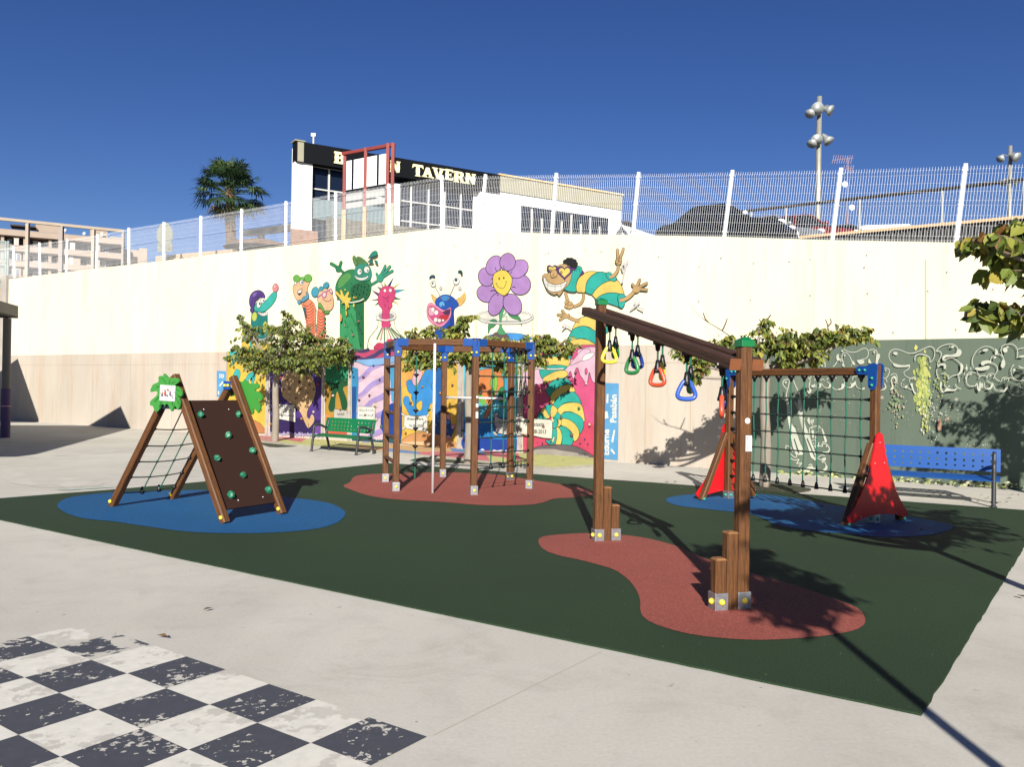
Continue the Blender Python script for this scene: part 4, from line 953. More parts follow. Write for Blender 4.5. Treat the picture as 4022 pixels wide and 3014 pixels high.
# ---- graffiti on the green band --------------------------------------------------------------
G1 = zm(3150, 1330, 4.424); G2 = zm(3580, 1330, 5.005); G3 = zm(3040, 1450, 3.684)
GW = (222, 226, 206)
p = Pen(G1, .026)
for q in ([(170, 250), (180, 320), (215, 380), (250, 410), (340, 390), (330, 340), (345, 310)], [(350, 380), (400, 440), (400, 500)], [(250, 410), (230, 500)], [(540, 490), (590, 440), (615, 370), (620, 290)], [(620, 370), (700, 370), (730, 480)], [(700, 400), (695, 300), (730, 245), (790, 260), (840, 330), (865, 410), (860, 480)], [(720, 180), (800, 225), (880, 238), (960, 225), (1060, 175), (1120, 180), (1155, 240), (1130, 330), (1050, 365), (960, 390), (1000, 440)], [(1160, 205), (1230, 190), (1290, 210), (1305, 260), (1290, 340), (1290, 430), (1340, 510), (1480, 520), (1520, 560), (1500, 640), (1460, 690)],
          [(2212, 150), (2100, 200), (1980, 250), (1850, 255), (1720, 205), (1620, 185), (1540, 220), (1510, 300), (1540, 390), (1620, 450)], [(1870, 460), (1860, 520), (1790, 570), (1770, 600), (1800, 650), (1890, 700)], [(1960, 380), (1965, 320), (2010, 280), (2100, 280), (2180, 310), (2230, 350)], [(1540, 640), (1600, 610), (1650, 650), (1650, 790)],
          [(130, 700), (180, 640), (220, 680)], [(0, 660), (80, 670), (140, 720), (130, 790)], [(215, 740), (240, 690), (300, 720)], [(320, 720), (370, 710), (390, 740)], [(430, 720), (480, 670), (560, 670), (600, 700)], [(430, 750), (480, 790), (450, 860), (380, 840), (340, 780)], [(220, 790), (240, 850), (300, 860)], [(510, 820), (560, 880), (640, 895), (700, 860), (720, 790)], [(740, 750), (740, 820), (790, 850)], [(720, 730), (760, 690), (750, 640)], [(880, 720), (890, 670), (950, 650), (1010, 680), (1035, 750)], [(930, 770), (950, 840), (1010, 880), (1080, 860)], [(850, 770), (860, 800), (940, 740)],
          [(1340, 770), (1350, 710), (1400, 685), (1460, 710), (1475, 760)], [(1290, 860), (1350, 905), (1420, 890), (1450, 820), (1430, 780)], [(1300, 650), (1340, 710)], [(1870, 760), (1880, 700), (1930, 680), (1990, 700)], [(1730, 760), (1720, 810), (1760, 850), (1830, 850)], [(1840, 860), (1900, 890), (1940, 870)], [(1740, 740), (1790, 700)]):
    p.line(q, 12.5, GW)
for q in ([(245, 400), (340, 380), (355, 420), (250, 430)], [(600, 300), (640, 270), (640, 330), (680, 370), (610, 385)], [(860, 390), (900, 400), (925, 460), (880, 450)], [(955, 380), (1070, 375), (1075, 430), (1010, 450), (975, 420)], [(1165, 350), (1205, 430), (1150, 420)], [(1295, 280), (1330, 262), (1358, 290), (1340, 350), (1320, 400), (1325, 460), (1280, 440), (1285, 340)], [(1590, 430), (1680, 455), (1780, 465), (1870, 455), (1850, 490), (1740, 500), (1650, 500), (1590, 470)],
          [(1540, 740), (1560, 680), (1600, 650), (1640, 670), (1640, 760), (1600, 690), (1560, 720), (1590, 820), (1590, 880), (1530, 900), (1560, 830)], [(700, 480), (712, 430), (745, 490)], [(470, 790), (510, 800), (500, 850), (440, 870), (470, 830)], [(690, 790), (740, 800), (720, 870), (640, 900), (620, 880), (680, 860)], [(860, 800), (930, 760), (930, 800), (860, 860), (800, 860), (850, 830)], [(960, 850), (1020, 880), (1080, 850), (1090, 880), (1030, 895)], [(1430, 790), (1470, 850), (1420, 900), (1380, 900), (1440, 850)], [(1780, 840), (1830, 810), (1830, 860), (1790, 865)], [(70, 790), (80, 880), (110, 960), (150, 950), (165, 890), (130, 850), (145, 770), (120, 780), (115, 860), (130, 920), (90, 900)], [(1880, 790), (1920, 780), (1930, 850), (1960, 930), (1990, 950), (1960, 970), (1920, 900), (1900, 840)], [(300, 780), (340, 790), (330, 840), (290, 870), (300, 830)], [(160, 820), (220, 800), (215, 850), (170, 850)]):
    p.blob(q, GW, n=3)
for a, b, rx, ry in ((700, 218, 20, 18), (742, 295, 15, 20), (740, 330, 6, 6), (348, 470, 14, 22), (672, 392, 13, 10), (1256, 235, 16, 22), (1256, 270, 6, 6), (1625, 260, 42, 28), (1592, 306, 7, 6), (1455, 552, 14, 11), (1370, 740, 12, 9), (1405, 728, 8, 9), (1915, 710, 12, 10), (98, 910, 10, 12), (250, 818, 8, 9), (935, 680, 8, 8), (330, 732, 8, 6)): p.ell(a, b, rx, ry, GW, .2, n=10)
p.z = G2
for q in ([(0, 292), (100, 270), (220, 210), (340, 160), (410, 170), (455, 230), (455, 330), (420, 420), (370, 470)], [(75, 440), (70, 370), (120, 320), (220, 310), (310, 340), (360, 390), (365, 470)], [(490, 240), (560, 170), (680, 120), (800, 110), (880, 150), (912, 210), (890, 280), (820, 320)], [(480, 250), (550, 250), (590, 300), (570, 370), (530, 440), (510, 530)], [(640, 430), (700, 400), (800, 385), (880, 420), (950, 490), (960, 560)], [(505, 590), (495, 680), (520, 760), (490, 790)], [(515, 560), (580, 530), (640, 545)], [(590, 700), (660, 690), (715, 740), (720, 800)], [(720, 800), (800, 740), (880, 720), (930, 750), (940, 860)],
          [(1225, 570), (1195, 470), (1215, 350), (1290, 240), (1400, 170), (1510, 155), (1600, 190), (1650, 250)], [(1560, 460), (1565, 390), (1620, 330), (1710, 310), (1780, 340), (1810, 400)], [(1390, 520), (1480, 495), (1600, 490), (1680, 550), (1690, 630), (1640, 710)], [(1285, 630), (1310, 690), (1360, 745)], [(1760, 240), (1780, 160), (1860, 115), (1980, 110), (2060, 170), (2090, 270), (2080, 380)], [(1760, 240), (1790, 340), (1830, 450), (1835, 500)], [(2090, 210), (2212, 180)], [(2020, 510), (1965, 580), (1960, 680), (2000, 770), (2080, 825), (2212, 825)],
          [(1060, 800), (1080, 730), (1130, 670), (1210, 660), (1270, 680)], [(1090, 880), (1080, 800), (1110, 720), (1170, 690)], [(1090, 890), (1150, 935), (1240, 935), (1280, 880)], [(1320, 790), (1360, 740), (1440, 725), (1480, 760), (1490, 800)], [(1490, 760), (1510, 710), (1570, 685), (1620, 700), (1640, 750), (1600, 790)], [(1640, 770), (1700, 820), (1770, 850)], [(1480, 830), (1550, 870), (1600, 890)], [(1440, 870), (1430, 940), (1480, 990)], [(1610, 900), (1640, 990), (1720, 1030), (1800, 1010)], [(1770, 840), (1790, 780), (1850, 765), (1905, 790), (1910, 840)], [(1885, 900), (1890, 980), (1950, 1080), (2040, 1125), (2150, 1120), (2212, 1070)], [(1910, 780), (1990, 770), (2010, 800)], [(2110, 900), (2150, 960), (2212, 970)], [(640, 900), (700, 970), (800, 1010), (900, 990)], [(860, 900), (900, 960), (980, 990)], [(0, 780), (60, 780), (100, 810)], [(2212, 750), (2185, 790), (2200, 840)]):
    p.line(q, 13.5, GW)
for q in ([(910, 210), (970, 225), (985, 280), (950, 340), (880, 365), (760, 360), (680, 370), (645, 410), (690, 430), (640, 440), (605, 410), (620, 350), (680, 320), (790, 320), (870, 290)], [(960, 480), (1010, 520), (1020, 590), (990, 670), (930, 720), (890, 720), (950, 650), (965, 570)], [(515, 540), (580, 490), (650, 490), (682, 530), (670, 590), (630, 590), (640, 545), (580, 530), (520, 570)], [(1640, 205), (1690, 230), (1700, 300), (1640, 320), (1650, 260)], [(1365, 500), (1390, 450), (1480, 430), (1560, 440), (1560, 478), (1480, 490), (1400, 535)], [(1250, 580), (1400, 560), (1500, 530), (1540, 560), (1500, 610), (1390, 635), (1290, 625)], [(1790, 420), (1830, 430), (1845, 500), (1820, 570), (1780, 580), (1755, 540), (1770, 470)], [(2110, 350), (2212, 330), (2212, 360), (2140, 370)], [(2110, 530), (2150, 560), (2212, 570), (2212, 590), (2130, 575)], [(1480, 980), (1540, 960), (1570, 900), (1600, 870), (1605, 930), (1560, 1000), (1500, 1010)], [(1700, 1030), (1800, 1030), (1880, 940), (1885, 990), (1820, 1055), (1750, 1060)], [(1290, 870), (1320, 960), (1320, 1010), (1340, 860), (1365, 880), (1355, 1020), (1320, 1035), (1290, 990)], [(1370, 890), (1400, 880), (1400, 970), (1375, 965)], [(1150, 930), (1240, 925), (1285, 880), (1270, 930), (1200, 950)], [(640, 1050), (690, 980), (800, 1010), (900, 980), (850, 1030), (760, 1030), (690, 1040)], [(560, 880), (600, 870), (590, 990), (640, 1060), (600, 1060), (565, 980)], [(2120, 1130), (2180, 1100), (2212, 1070), (2200, 1110)]):
    p.blob(q, GW, n=3)
for a, b, rx, ry in ((810, 162, 34, 20), (755, 152, 12, 11), (1455, 228, 58, 28), (1350, 260, 16, 10), (1843, 228, 46, 50), (1888, 168, 26, 18), (1640, 370, 30, 22), (2020, 620, 24, 24), (2005, 670, 10, 10), (1175, 698, 22, 14), (1555, 728, 26, 16), (1832, 802, 17, 15), (1868, 800, 10, 10), (1952, 985, 20, 20), (1968, 1030, 10, 9), (740, 938, 18, 13)): p.ell(a, b, rx, ry, GW, -.2, n=10)
for x, y, s_ in ((1085, 580, 1.0), (1168, 590, .55), (1040, 690, .5)): p.poly([(x, y - 90 * s_), (x + 12 * s_, y - 12 * s_), (x + 34 * s_, y), (x + 14 * s_, y + 14 * s_), (x + 14 * s_, y + 78 * s_), (x - 12 * s_, y + 20 * s_), (x - 34 * s_, y), (x - 10 * s_, y - 12 * s_)], GW)
p.done('graffiti', label='white outlined bubble letter graffiti')
p = Pen(G3, .026)
for q in ([(215, 150), (150, 160), (130, 220), (185, 290)], [(230, 150), (205, 270), (180, 370), (180, 520)], [(280, 160), (320, 260), (370, 370), (395, 460), (410, 590), (440, 740)], [(300, 470), (340, 560), (390, 780), (440, 980)], [(520, 1020), (515, 900), (530, 850), (645, 825), (670, 860)], [(690, 880), (730, 980), (760, 1040), (700, 1060)], [(600, 1010), (620, 900), (645, 850)], [(545, 1040), (600, 1030), (605, 1110)], [(570, 1120), (640, 1110), (700, 1120), (690, 1080)], [(640, 1130), (650, 1060)], [(700, 1080), (760, 1090), (800, 1150), (780, 1200), (700, 1205)], [(170, 1160), (180, 1110), (240, 1140), (270, 1200)], [(240, 1230), (300, 1280), (330, 1260), (300, 1200)], [(230, 1290), (300, 1320), (360, 1310), (330, 1370), (400, 1360), (360, 1410)], [(500, 1400), (540, 1380), (560, 1430), (600, 1440)], [(690, 1340), (740, 1360), (750, 1420), (700, 1480)], [(640, 1280), (690, 1250), (740, 1260)], [(690, 1330), (650, 1300), (590, 1290)], [(535, 740), (560, 780), (575, 740), (560, 735), (550, 760), (540, 735), (535, 760), (555, 815)]):
    p.line(q, 12, GW)
for q in ([(340, 480), (380, 400), (400, 520), (420, 640), (450, 800), (520, 980), (570, 1130), (620, 1290), (540, 1290), (490, 1130), (420, 900), (380, 700)], [(185, 440), (215, 460), (240, 640), (260, 800), (330, 880), (360, 1020), (430, 1190), (420, 1240), (330, 1240), (290, 1180), (260, 1080), (235, 920), (195, 700)], [(540, 900), (575, 890), (580, 980), (555, 1000)], [(690, 870), (710, 880), (760, 1030), (740, 1060)], [(700, 1200), (780, 1190), (805, 1130), (800, 1200), (740, 1230)], [(690, 1300), (750, 1280), (740, 1330), (700, 1330)], [(640, 1470), (720, 1460), (755, 1390), (775, 1430), (740, 1490), (680, 1500)], [(380, 1440), (440, 1450), (500, 1420), (480, 1490), (400, 1480)], [(480, 740), (510, 700), (525, 800), (500, 790)], [(480, 1430), (540, 1410), (600, 1450), (560, 1465)]):
    p.blob(q, GW, n=3)
for q in ([(285, 1010), (300, 1010), (370, 1220), (345, 1215)], [(470, 1010), (485, 1000), (600, 1270), (585, 1275)], [(300, 820), (310, 810), (355, 960), (345, 965)]): p.poly(q, (84, 96, 84))
for a, b, r in ((170, 195, 16), (545, 860, 12), (575, 1078, 10), (603, 1138, 14), (760, 1120, 12), (590, 1312, 16), (700, 1355, 8), (560, 920, 16)): p.ell(a, b, r, r, GW, n=9)
p.done('graffiti', label='white painted rocket-like graffiti behind the net')
# peeled and splashed paint on the green band
p = Pen(ZG, .024); random.seed(21)
def splat(cx, cy, w_, h_, n, cols, r0, r1, sh=1.5):
    for _ in range(n):
        x, y, r = cx + random.gauss(0, w_), cy + random.gauss(0, h_), rnd(r0, r1); k = random.choice((5, 6, 7, 8))
        p.poly([(x + math.cos(2 * PI * i / k) * r * rnd(.5, 1.3), y + math.sin(2 * PI * i / k) * r * sh * rnd(.5, 1.3)) for i in range(k)], random.choice(cols))
LG = [(200, 206, 110), (214, 216, 124), (176, 190, 108), (150, 172, 104)]
p.st = .00012
splat(1430, 520, 22, 100, 210, LG, 6, 20, 1.7); splat(1440, 780, 16, 60, 60, LG + [(226, 228, 200)], 3, 10, 2)
splat(1560, 480, 40, 70, 60, LG + [(150, 172, 124)], 2, 8, 1.6); splat(1220, 660, 30, 70, 60, [(150, 176, 118), (214, 190, 168), (170, 186, 124)], 3, 9)
splat(1500, 700, 40, 100, 70, [(232, 234, 214)], 1.5, 5, 2); splat(1700, 780, 150, 40, 60, [(226, 226, 206), (150, 168, 116)], 1.5, 6, .8)
splat(1900, 985, 110, 12, 40, [(230, 230, 214)], 1.5, 5, .6); splat(1560, 840, 5, 16, 5, [(206, 160, 134)], 10, 16, 2); splat(1620, 775, 14, 8, 6, [(214, 180, 160)], 4, 9)
for k in range(230):
    x = rnd(305, 2212); yb = 1228 + (x - 300) * .052
    y = yb - abs(random.gauss(0, 22)) - 4; r = rnd(5, 16)
    p.poly([(x + math.cos(2 * PI * i / 7) * r * rnd(.7, 1.6), y + math.sin(2 * PI * i / 7) * r * .7 * rnd(.6, 1.3)) for i in range(7)], random.choice([(222, 226, 160), (206, 212, 140), (228, 228, 190), (180, 192, 120)]))
splat(1000, 750, 420, 90, 70, [(226, 222, 204), (210, 190, 168)], 1.2, 4, 1.3)
p.done('peeled_paint', label='splashes and flakes of yellow, lime and white paint')
mb = MB()
for a, b in ((1113, 615), (1688, 630)):
    c = W(*ZG(a, b), .024); mb.add([c + WD * math.cos(k * PI / 4) * .03 + Vector((0, 0, math.sin(k * PI / 4) * .03)) for k in range(8)], [tuple(range(8))])
obj('tie_hole', mb, HOLE, wall)

# ---- bolt-on climbing holds over the painted panels ------------------------------------------
HC = [mat('hold_' + n, c, .6, k=.6) for n, c in (('red', (150, 50, 50)), ('brown', (110, 72, 44)), ('green', (30, 100, 60)), ('grey', (190, 170, 160)), ('mustard', (170, 120, 50)), ('dark', (80, 56, 50)))]
random.seed(9)
def hold(P, r, m):
    mb = MB(); mb.ball(P, r, 7, 4, 0, (rnd(.8, 1.2), rnd(.5, .8), rnd(.7, 1.2)))
    mb.v = [tuple(Vector(v) + Vector((rnd(-1, 1), rnd(-1, 1), rnd(-1, 1))) * r * .18) for v in mb.v]
    obj('climbing_hold', mb, m, wall, smooth=True)
for x0, x1, n in ((492, 570, 11), (588, 696, 13), (712, 754, 5), (770, 862, 13), (880, 985, 12), (1003, 1118, 12), (1140, 1300, 16)):
    for i in range(n):
        x = x0 + (x1 - x0) * ((i * .618) % 1); zz = .35 + (i + .5) / n * 1.85 + rnd(-.1, .1)
        P0 = W(x, 880); P = Vector((P0.x, P0.y, zz)) + WN * .05
        hold(P, rnd(.028, .046), random.choice(HC))
# ================================================================== wire mesh fence on the wall top
FW = mat('fence_white_steel', (236, 238, 240), .45, k=.85)
fence = thing('mesh_fence', 'white folded wire mesh fence with square posts standing along the top of the retaining wall', 'fence', (-2, wx(-2), 5.6))
Z1 = zm(0, 500, 2.011); Z2 = zm(1000, 500, 2.011); Z3 = zm(1900, 500, 2.011); Z4 = zm(2900, 300, 1.971)
Zb = zm(0, 840, 3.95)
fp = [(Zb(208, 505), Zb(224, 985)), (Zb(612, 450), Zb(622, 960)), (Zb(1042, 392), Zb(1028, 905)), (Zb(1512, 322), Zb(1496, 860)), (Z1(1018, 797), Z1(1018, 1092)), (Z1(1295, 752), Z1(1292, 1045)), (Z1(1587, 703), Z1(1583, 1020)), (Z1(1909, 648), Z1(1905, 982)),
      (Z2(249, 588), Z2(246, 936)), (Z2(641, 518), Z2(640, 886)), (Z2(1060, 450), Z2(1070, 840)), (Z2(1480, 383), Z2(1479, 802)), (Z2(1825, 376), Z2(1782, 815)), (Z3(575, 366), Z3(541, 840)), (Z3(1226, 360), Z3(1180, 855)), (Z3(1967, 344), Z3(1900, 868)), (Z4(797, 714), Z4(728, 1272)), (Z4(1762, 682), Z4(1686, 1290))]
pts = []
for t_, b_ in fp:
    B, Tt = W(*b_, -.12), W(*t_, -.12); B.z -= .03; pts.append((B, Tt))
B, Tt = pts[-1]; B0, T0 = pts[-2]
pts.append((B + (B - B0), Tt + (Tt - T0)))
B, Tt = pts[0]; pts.insert(0, (B + WD * -1.7, Tt + WD * -1.7))
random.seed(2)
for i, (B, Tt) in enumerate(pts):
    mb = MB(); up = (Tt - B).normalized(); mb.bar(B, Tt, .058, .058, WN)
    for k in (.1, .5, .93): mb.bar(B.lerp(Tt, k) - up * .012 + WN * .0, B.lerp(Tt, k) + up * .012, .09, .085, WN)
    mb.bar(Tt, Tt + up * .012, .066, .066, WN)
    obj('post', mb, FW, fence)
for (B0, T0), (B1, T1) in zip(pts, pts[1:]):
    mb = MB(); off = WN * .035; L = (B1 - B0).length; n = max(8, int(L / .05))
    V = lambda s_, h, o=0: (B0.lerp(B1, s_)).lerp(T0.lerp(T1, s_), h) + off + WN * o
    prof = [(.02, 0), (.05, 0), (.075, .03), (.10, 0), (.49, 0), (.52, .03), (.55, 0), (.88, 0), (.91, .03), (.94, 0), (.975, 0)]
    for k in range(n + 1):
        s_ = .02 + .96 * k / n
        mb.tube([V(s_, h, o) for h, o in prof], .0021, 3, cap=False)
    for h in (.03, .05, .10, .235, .36, .49, .55, .66, .77, .88, .94):
        mb.tube([V(.015, h, -.005), V(.985, h, -.005)], .0024, 3, cap=False)
    obj('mesh_panel', mb, FW, fence)

# ================================================================== things behind the wall
# --- street sign behind the fence
SG = mat('sign_back_grey', (170, 174, 150), .7, k=.34)
d0 = 29.0
c = D(*Z1(1303, 850), d0); t_ = thing('road_sign', 'round road sign seen from behind on a pole behind the fence', 'sign', (c.x, d0, 5.6))
mb = MB(); r_ = .42
mb.lathe([(.001, 0), (r_, 0), (r_ * 1.03, .02), (r_, .03), (.001, .03)], basis(c, (1, 0, 0), (0, 0, 1)) @ Matrix.Diagonal((.66, 1, 1, 1)), 20); obj('sign_disc', mb, SG, t_)
mb = MB(); mb.tube([(c.x, d0 + .05, 5.2), (c.x, d0 + .05, c.z + .45)], .035, 8); obj('pole', mb, mat('pole_grey', (150, 150, 145), .5), t_)
c2 = D(*Z1(1303, 950), d0); mb = MB(); mb.box(c2, (.52, .03, .3)); mb.box(c2 + Vector((.14, -.03, 0)), (.1, .02, .12)); obj('plate', mb, SG, t_)

# --- low peach parapet with faded painted lettering
PEA = mat('peach_render', (236, 206, 172), .85, k=.5, var=.12, vscale=2)
a, b = D(*Z1(1228, 1018), 30), D(*Z1(1836, 962), 27.5)
t_ = thing('low_wall', 'low peach rendered wall with faded brown lettering behind the fence', 'wall', (a.x, a.y, 5.5))
mb = MB(); mb.add([(a.x, a.y, 5), (b.x, b.y, 5), (b.x, b.y, b.z), (a.x, a.y, a.z), (a.x + .1, a.y + .25, 5), (b.x + .1, b.y + .25, 5), (b.x + .1, b.y + .25, b.z), (a.x + .1, a.y + .25, a.z)], [(0, 1, 2, 3), (3, 2, 6, 7), (1, 5, 6, 2), (0, 3, 7, 4), (5, 4, 7, 6)])
obj('wall', mb, PEA, t_)
zl2 = zm(600, 930, 7.373)
nrm = (b - a).cross(Vector((0, 0, 1))).normalized()
if nrm.y > 0: nrm = -nrm
p = Pen(zl2, .01, proj=lambda x, y, o: PL(x, y, a + nrm * o, nrm))
BRN = (120, 96, 60)
p.blob([(770, 650), (790, 600), (830, 575), (860, 572), (890, 600), (895, 635), (870, 640), (850, 600), (820, 610), (800, 650)], BRN)
random.seed(4)
for k in range(13):
    x = 880 + k * 36; y = 622 - k * 5.2
    if k == 12: x += 30
    p.line([(x, y + 16), (x + 5, y - 18), (x + 12, y + rnd(-4, 14)), (x + 20, y - 16), (x + 20, y + 12)], 6, BRN, False)
for k in range(3): p.line([(1400 + k * 45, 552 - k * 2), (1405 + k * 45, 572), (1425 + k * 45, 570), (1428 + k * 45, 548)], 9, BRN, False)
p.done('faded_lettering', t_)

# --- shade canopy seen far behind the palm
d0 = 46
t_ = thing('shade_canopy', 'dark flat shade canopy on a post beside the palm', 'canopy', D(*Z1(2065, 940), d0))
a, b = D(*Z1(1930, 840), d0), D(*Z2(455, 770), 40)
mb = MB(); mb.bar(a, b, .5, .28); obj('roof_beam', mb, mat('dark_canopy', (62, 58, 56), .8), t_)
mb = MB(); q = D(*Z1(2063, 828), d0); mb.bar((q.x, d0, 5), q, .3, .3); obj('post', mb, mat('dark_canopy', (62, 58, 56), .8), t_)
mb = MB(); q = D(*Z1(2050, 900), 38); mb.lathe([(1.6, -.35), (1.2, -.12), (.5, .05), (.05, .15)], T(q), 14)
tag(obj('parasol', mb, mat('brown_parasol', (96, 74, 56), .9)), 'small brown parasol open beneath the dark canopy', 'parasol')

# --- fan palm
t_ = thing('palm_tree', 'tall fan palm with a dense round green crown behind the fence', 'palm tree', (D(505 - 2, 560, 40).x, 40, 5.6))
c = D(*Z1(1815, 520), 40); base = Vector((t_.location.x, 40, 5.2)); random.seed(7)
PB = mat('palm_trunk', (112, 88, 68), .95, k=.7, var=.4, vscale=6, stretch=(1, 1, 4), bump=.9, bscale=14)
mb = MB(); mb.tube([base, base.lerp(c, .4) + Vector((.03, 0, 0)), base.lerp(c, .75), c + Vector((0, 0, .3))], [.3, .22, .24, .2], 12)
for k in range(70):
    a = rnd(0, 2 * PI); h = base.lerp(c, rnd(.1, .8)); d_ = Vector((math.cos(a), math.sin(a), 0))
    mb.bar(h + d_ * .19, h + d_ * .28 + Vector((0, 0, .1)), .07, .03)
obj('trunk', mb, PB, t_)
PL1 = mat('palm_leaf', (40, 66, 34), .55, k=.7, var=.35, vscale=1.5); PL2 = mat('palm_leaf_light', (78, 100, 48), .5, k=.6); PL3 = mat('palm_leaf_dry', (150, 122, 82), .9, k=.6)
mb = MB(); ms = MB()
for k in range(92):
    el = rnd(-.75, 1.45) if k > 25 else rnd(.2, 1.5); az = rnd(0, 2 * PI)
    mi = 2 if el < -.68 else (1 if rnd(0, 1) < .25 else 0)
    d_ = Vector((math.cos(az) * math.cos(el), math.sin(az) * math.cos(el), math.sin(el)))
    L = rnd(.85, 1.35) * (.8 if el < -.5 else 1); p0 = c + Vector((0, 0, -.1)); p1 = p0 + d_ * L
    ms.tube([p0, p0.lerp(p1, .5) + Vector((0, 0, .05)), p1], [.022, .016, .012], 4, cap=False)
    side = d_.cross(Vector((0, 0, 1))).normalized(); up = side.cross(d_).normalized()
    for j in range(15):
        th = (j / 14 - .5) * 2.9; l = rnd(.6, .95) * (1 - .1 * abs(th))
        q = (d_ * math.cos(th) + side * math.sin(th)); m_ = p1 + q * l * .6 + up * .04; e = p1 + q * l + Vector((0, 0, -rnd(.05, .32)))
        wv = q.cross(up).normalized() * .038
        mb.add([p1, m_ + wv, e, m_ - wv], [(0, 1, 2, 3)], mi)
obj('crown', mb, [PL1, PL2, PL3], t_)
obj('leaf_stalks', ms, PL2, t_)

# --- apartment building
AW = mat('apartment_render', (216, 194, 174), .85, k=.42, var=.08, vscale=.3); AD = mat('apartment_recess', (84, 68, 60), .85, k=.45)  # balcony and stair shade put into the dark recess colour
AG = mat('apartment_glass', (96, 110, 124), .2); AWH = mat('apartment_white', (232, 224, 216), .7, k=.5)
bA, bB = D(-60, 560, 147), D(*Zb(1905, 560), 158)
t_ = thing('apartment_building', 'long beige apartment building with rows of recessed balconies on the hill', 'building', (bA.x, bA.y, 5))
bx_ = Vector((bB.x - bA.x, bB.y - bA.y, 0)); BL = bx_.length; bx_.normalize(); by_ = Vector((-bx_.y, bx_.x, 0))
def BP(s_, z, dep=0): return Vector((bA.x, bA.y, z)) + bx_ * s_ + by_ * dep
def bbox(mb, s0, s1, z0, z1, d0, d1, mi=0):
    vs = [BP(s_, z, d_) for s_ in (s0, s1) for d_ in (d0, d1) for z in (z0, z1)]
    mb.add(vs, [(0, 1, 3, 2), (4, 6, 7, 5), (0, 4, 5, 1), (2, 3, 7, 6), (0, 2, 6, 4), (1, 5, 7, 3)], mi)
ztop = 28.6; fh = 2.75
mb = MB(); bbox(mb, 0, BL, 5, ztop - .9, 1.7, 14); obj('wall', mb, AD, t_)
for f in range(7):
    z = ztop - f * fh
    mb = MB(); bbox(mb, 0, BL, z - 1.0, z, -.6, 1.9); obj('balcony_front', mb, AW, t_)
    mb = MB(); bbox(mb, 0, BL, z + .12, z + .2, .1, .2); bbox(mb, 0, BL, z - .06, z + .04, -.1, .0)
    obj('railing', mb, mat('apartment_rail', (120, 110, 112), .5), t_)
random.seed(31)
segs = [0, 4.5, 8, 12, 15.5, 20, BL]
for s_ in segs[1:-1]:
    mb = MB(); bbox(mb, s_ - .25, s_ + .25, 8, ztop, .1, 1.9); obj('dividing_wall', mb, AW, t_)
for k, (s0, s1) in enumerate([(14.5, 17), (6, 7.5)]):
    mb = MB(); bbox(mb, s0, s1, 6, ztop - 4.2, -.04, 1.7); obj('facade_bay', mb, AW, t_)
for f in range(1, 7):
    for s_ in (1, 2.8, 5.2, 6.3, 9.2, 11, 13, 15.2, 18, 20.6):
        z = ztop - f * fh; w_ = rnd(.6, 1.2)
        mb = MB(); dd = -.08 if (14.5 < s_ < 17 or 6 < s_ < 7.5) else 1.62
        bbox(mb, s_, s_ + w_, z + .1, z + 1.3, dd, dd + .05, 0)
        o = obj('window', mb, AG if rnd(0, 1) < .6 else AWH, t_)
        mb = MB(); bbox(mb, s_ + w_ / 2 - .05, s_ + w_ / 2 + .05, z + .1, z + 1.3, dd - .04, dd - .005); bbox(mb, s_ - .06, s_ + w_ + .06, z + 1.3, z + 1.4, dd - .05, dd + .05); obj('frame', mb, AWH, o)
for s0, s1, h in ((9.5, 14, 2.4), (18.5, 21.5, 2.3), (22, 24, .9)):
    mb = MB(); bbox(mb, s0, s1, ztop - .5, ztop + h, 3, 8); obj('roof_room', mb, AW, t_)
mb = MB(); bbox(mb, 5.5, 9.5, ztop + 1.2, ztop + 1.45, 2, 6); obj('awning', mb, mat('awning_dark', (60, 50, 48), .9), t_)
mb = MB(); bbox(mb, BL + .1, BL + 3.2, 5, ztop - 1.3, 3, 10); bbox(mb, BL + 3.0, BL + 4.4, 5, ztop - .9, 2.4, 10); obj('side_wing', mb, AW, t_)
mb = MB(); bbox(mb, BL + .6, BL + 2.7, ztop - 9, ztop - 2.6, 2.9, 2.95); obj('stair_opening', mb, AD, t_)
for k, s_ in enumerate((13.5, 14.3, 17.5, 20.5, 3.2)):
    mb = MB(); q = BP(s_, ztop + .9 + (k % 2) * .3, 2); mb.lathe([(.001, -.06), (.2, -.02), (.3, .03)], T(q) @ Matrix.Rotation(1.3, 4, 'X'), 10); mb.tube([q + Vector((0, 0, -1)), q], .05, 5)
    obj('satellite_dish', mb, AWH, t_)

# --- concrete portal frame with columns (between fence and apartments)
CF = mat('frame_concrete', (220, 202, 180), .85, k=.44, var=.12, vscale=1.2); CF2 = mat('frame_concrete_grey', (170, 158, 148), .85, k=.6)
fa, fb = D(-20, 471, 41.5), D(*Zb(1925, 270), 44)
t_ = thing('concrete_frame', 'pale concrete portal frame with slender columns standing left behind the fence', 'frame', (fa.x, fa.y, 5.5))
mb = MB(); mb.bar(fa, fb, .2, .14); obj('beam', mb, CF, t_)
for xx, w_, m_ in ((430, .15, CF), (952, .21, CF2), (1452, .15, CF), (1915, .12, CF2)):
    s_ = (Zb(xx, 0)[0] - fa.x * 0); q = D(*Zb(xx, 240), 42); lo, hi_ = 0., 1.
    for _ in range(20):
        m2 = (lo + hi_) / 2; P_ = fa.lerp(fb, m2); tx = P_.x / P_.y
        if tx < q.x / q.y: lo = m2
        else: hi_ = m2
    P_ = fa.lerp(fb, lo); mb = MB(); mb.box((P_.x, P_.y, (P_.z - .07 + 4.5) / 2), (w_, .16, P_.z - .07 - 4.5)); obj('column', mb, m_, t_)
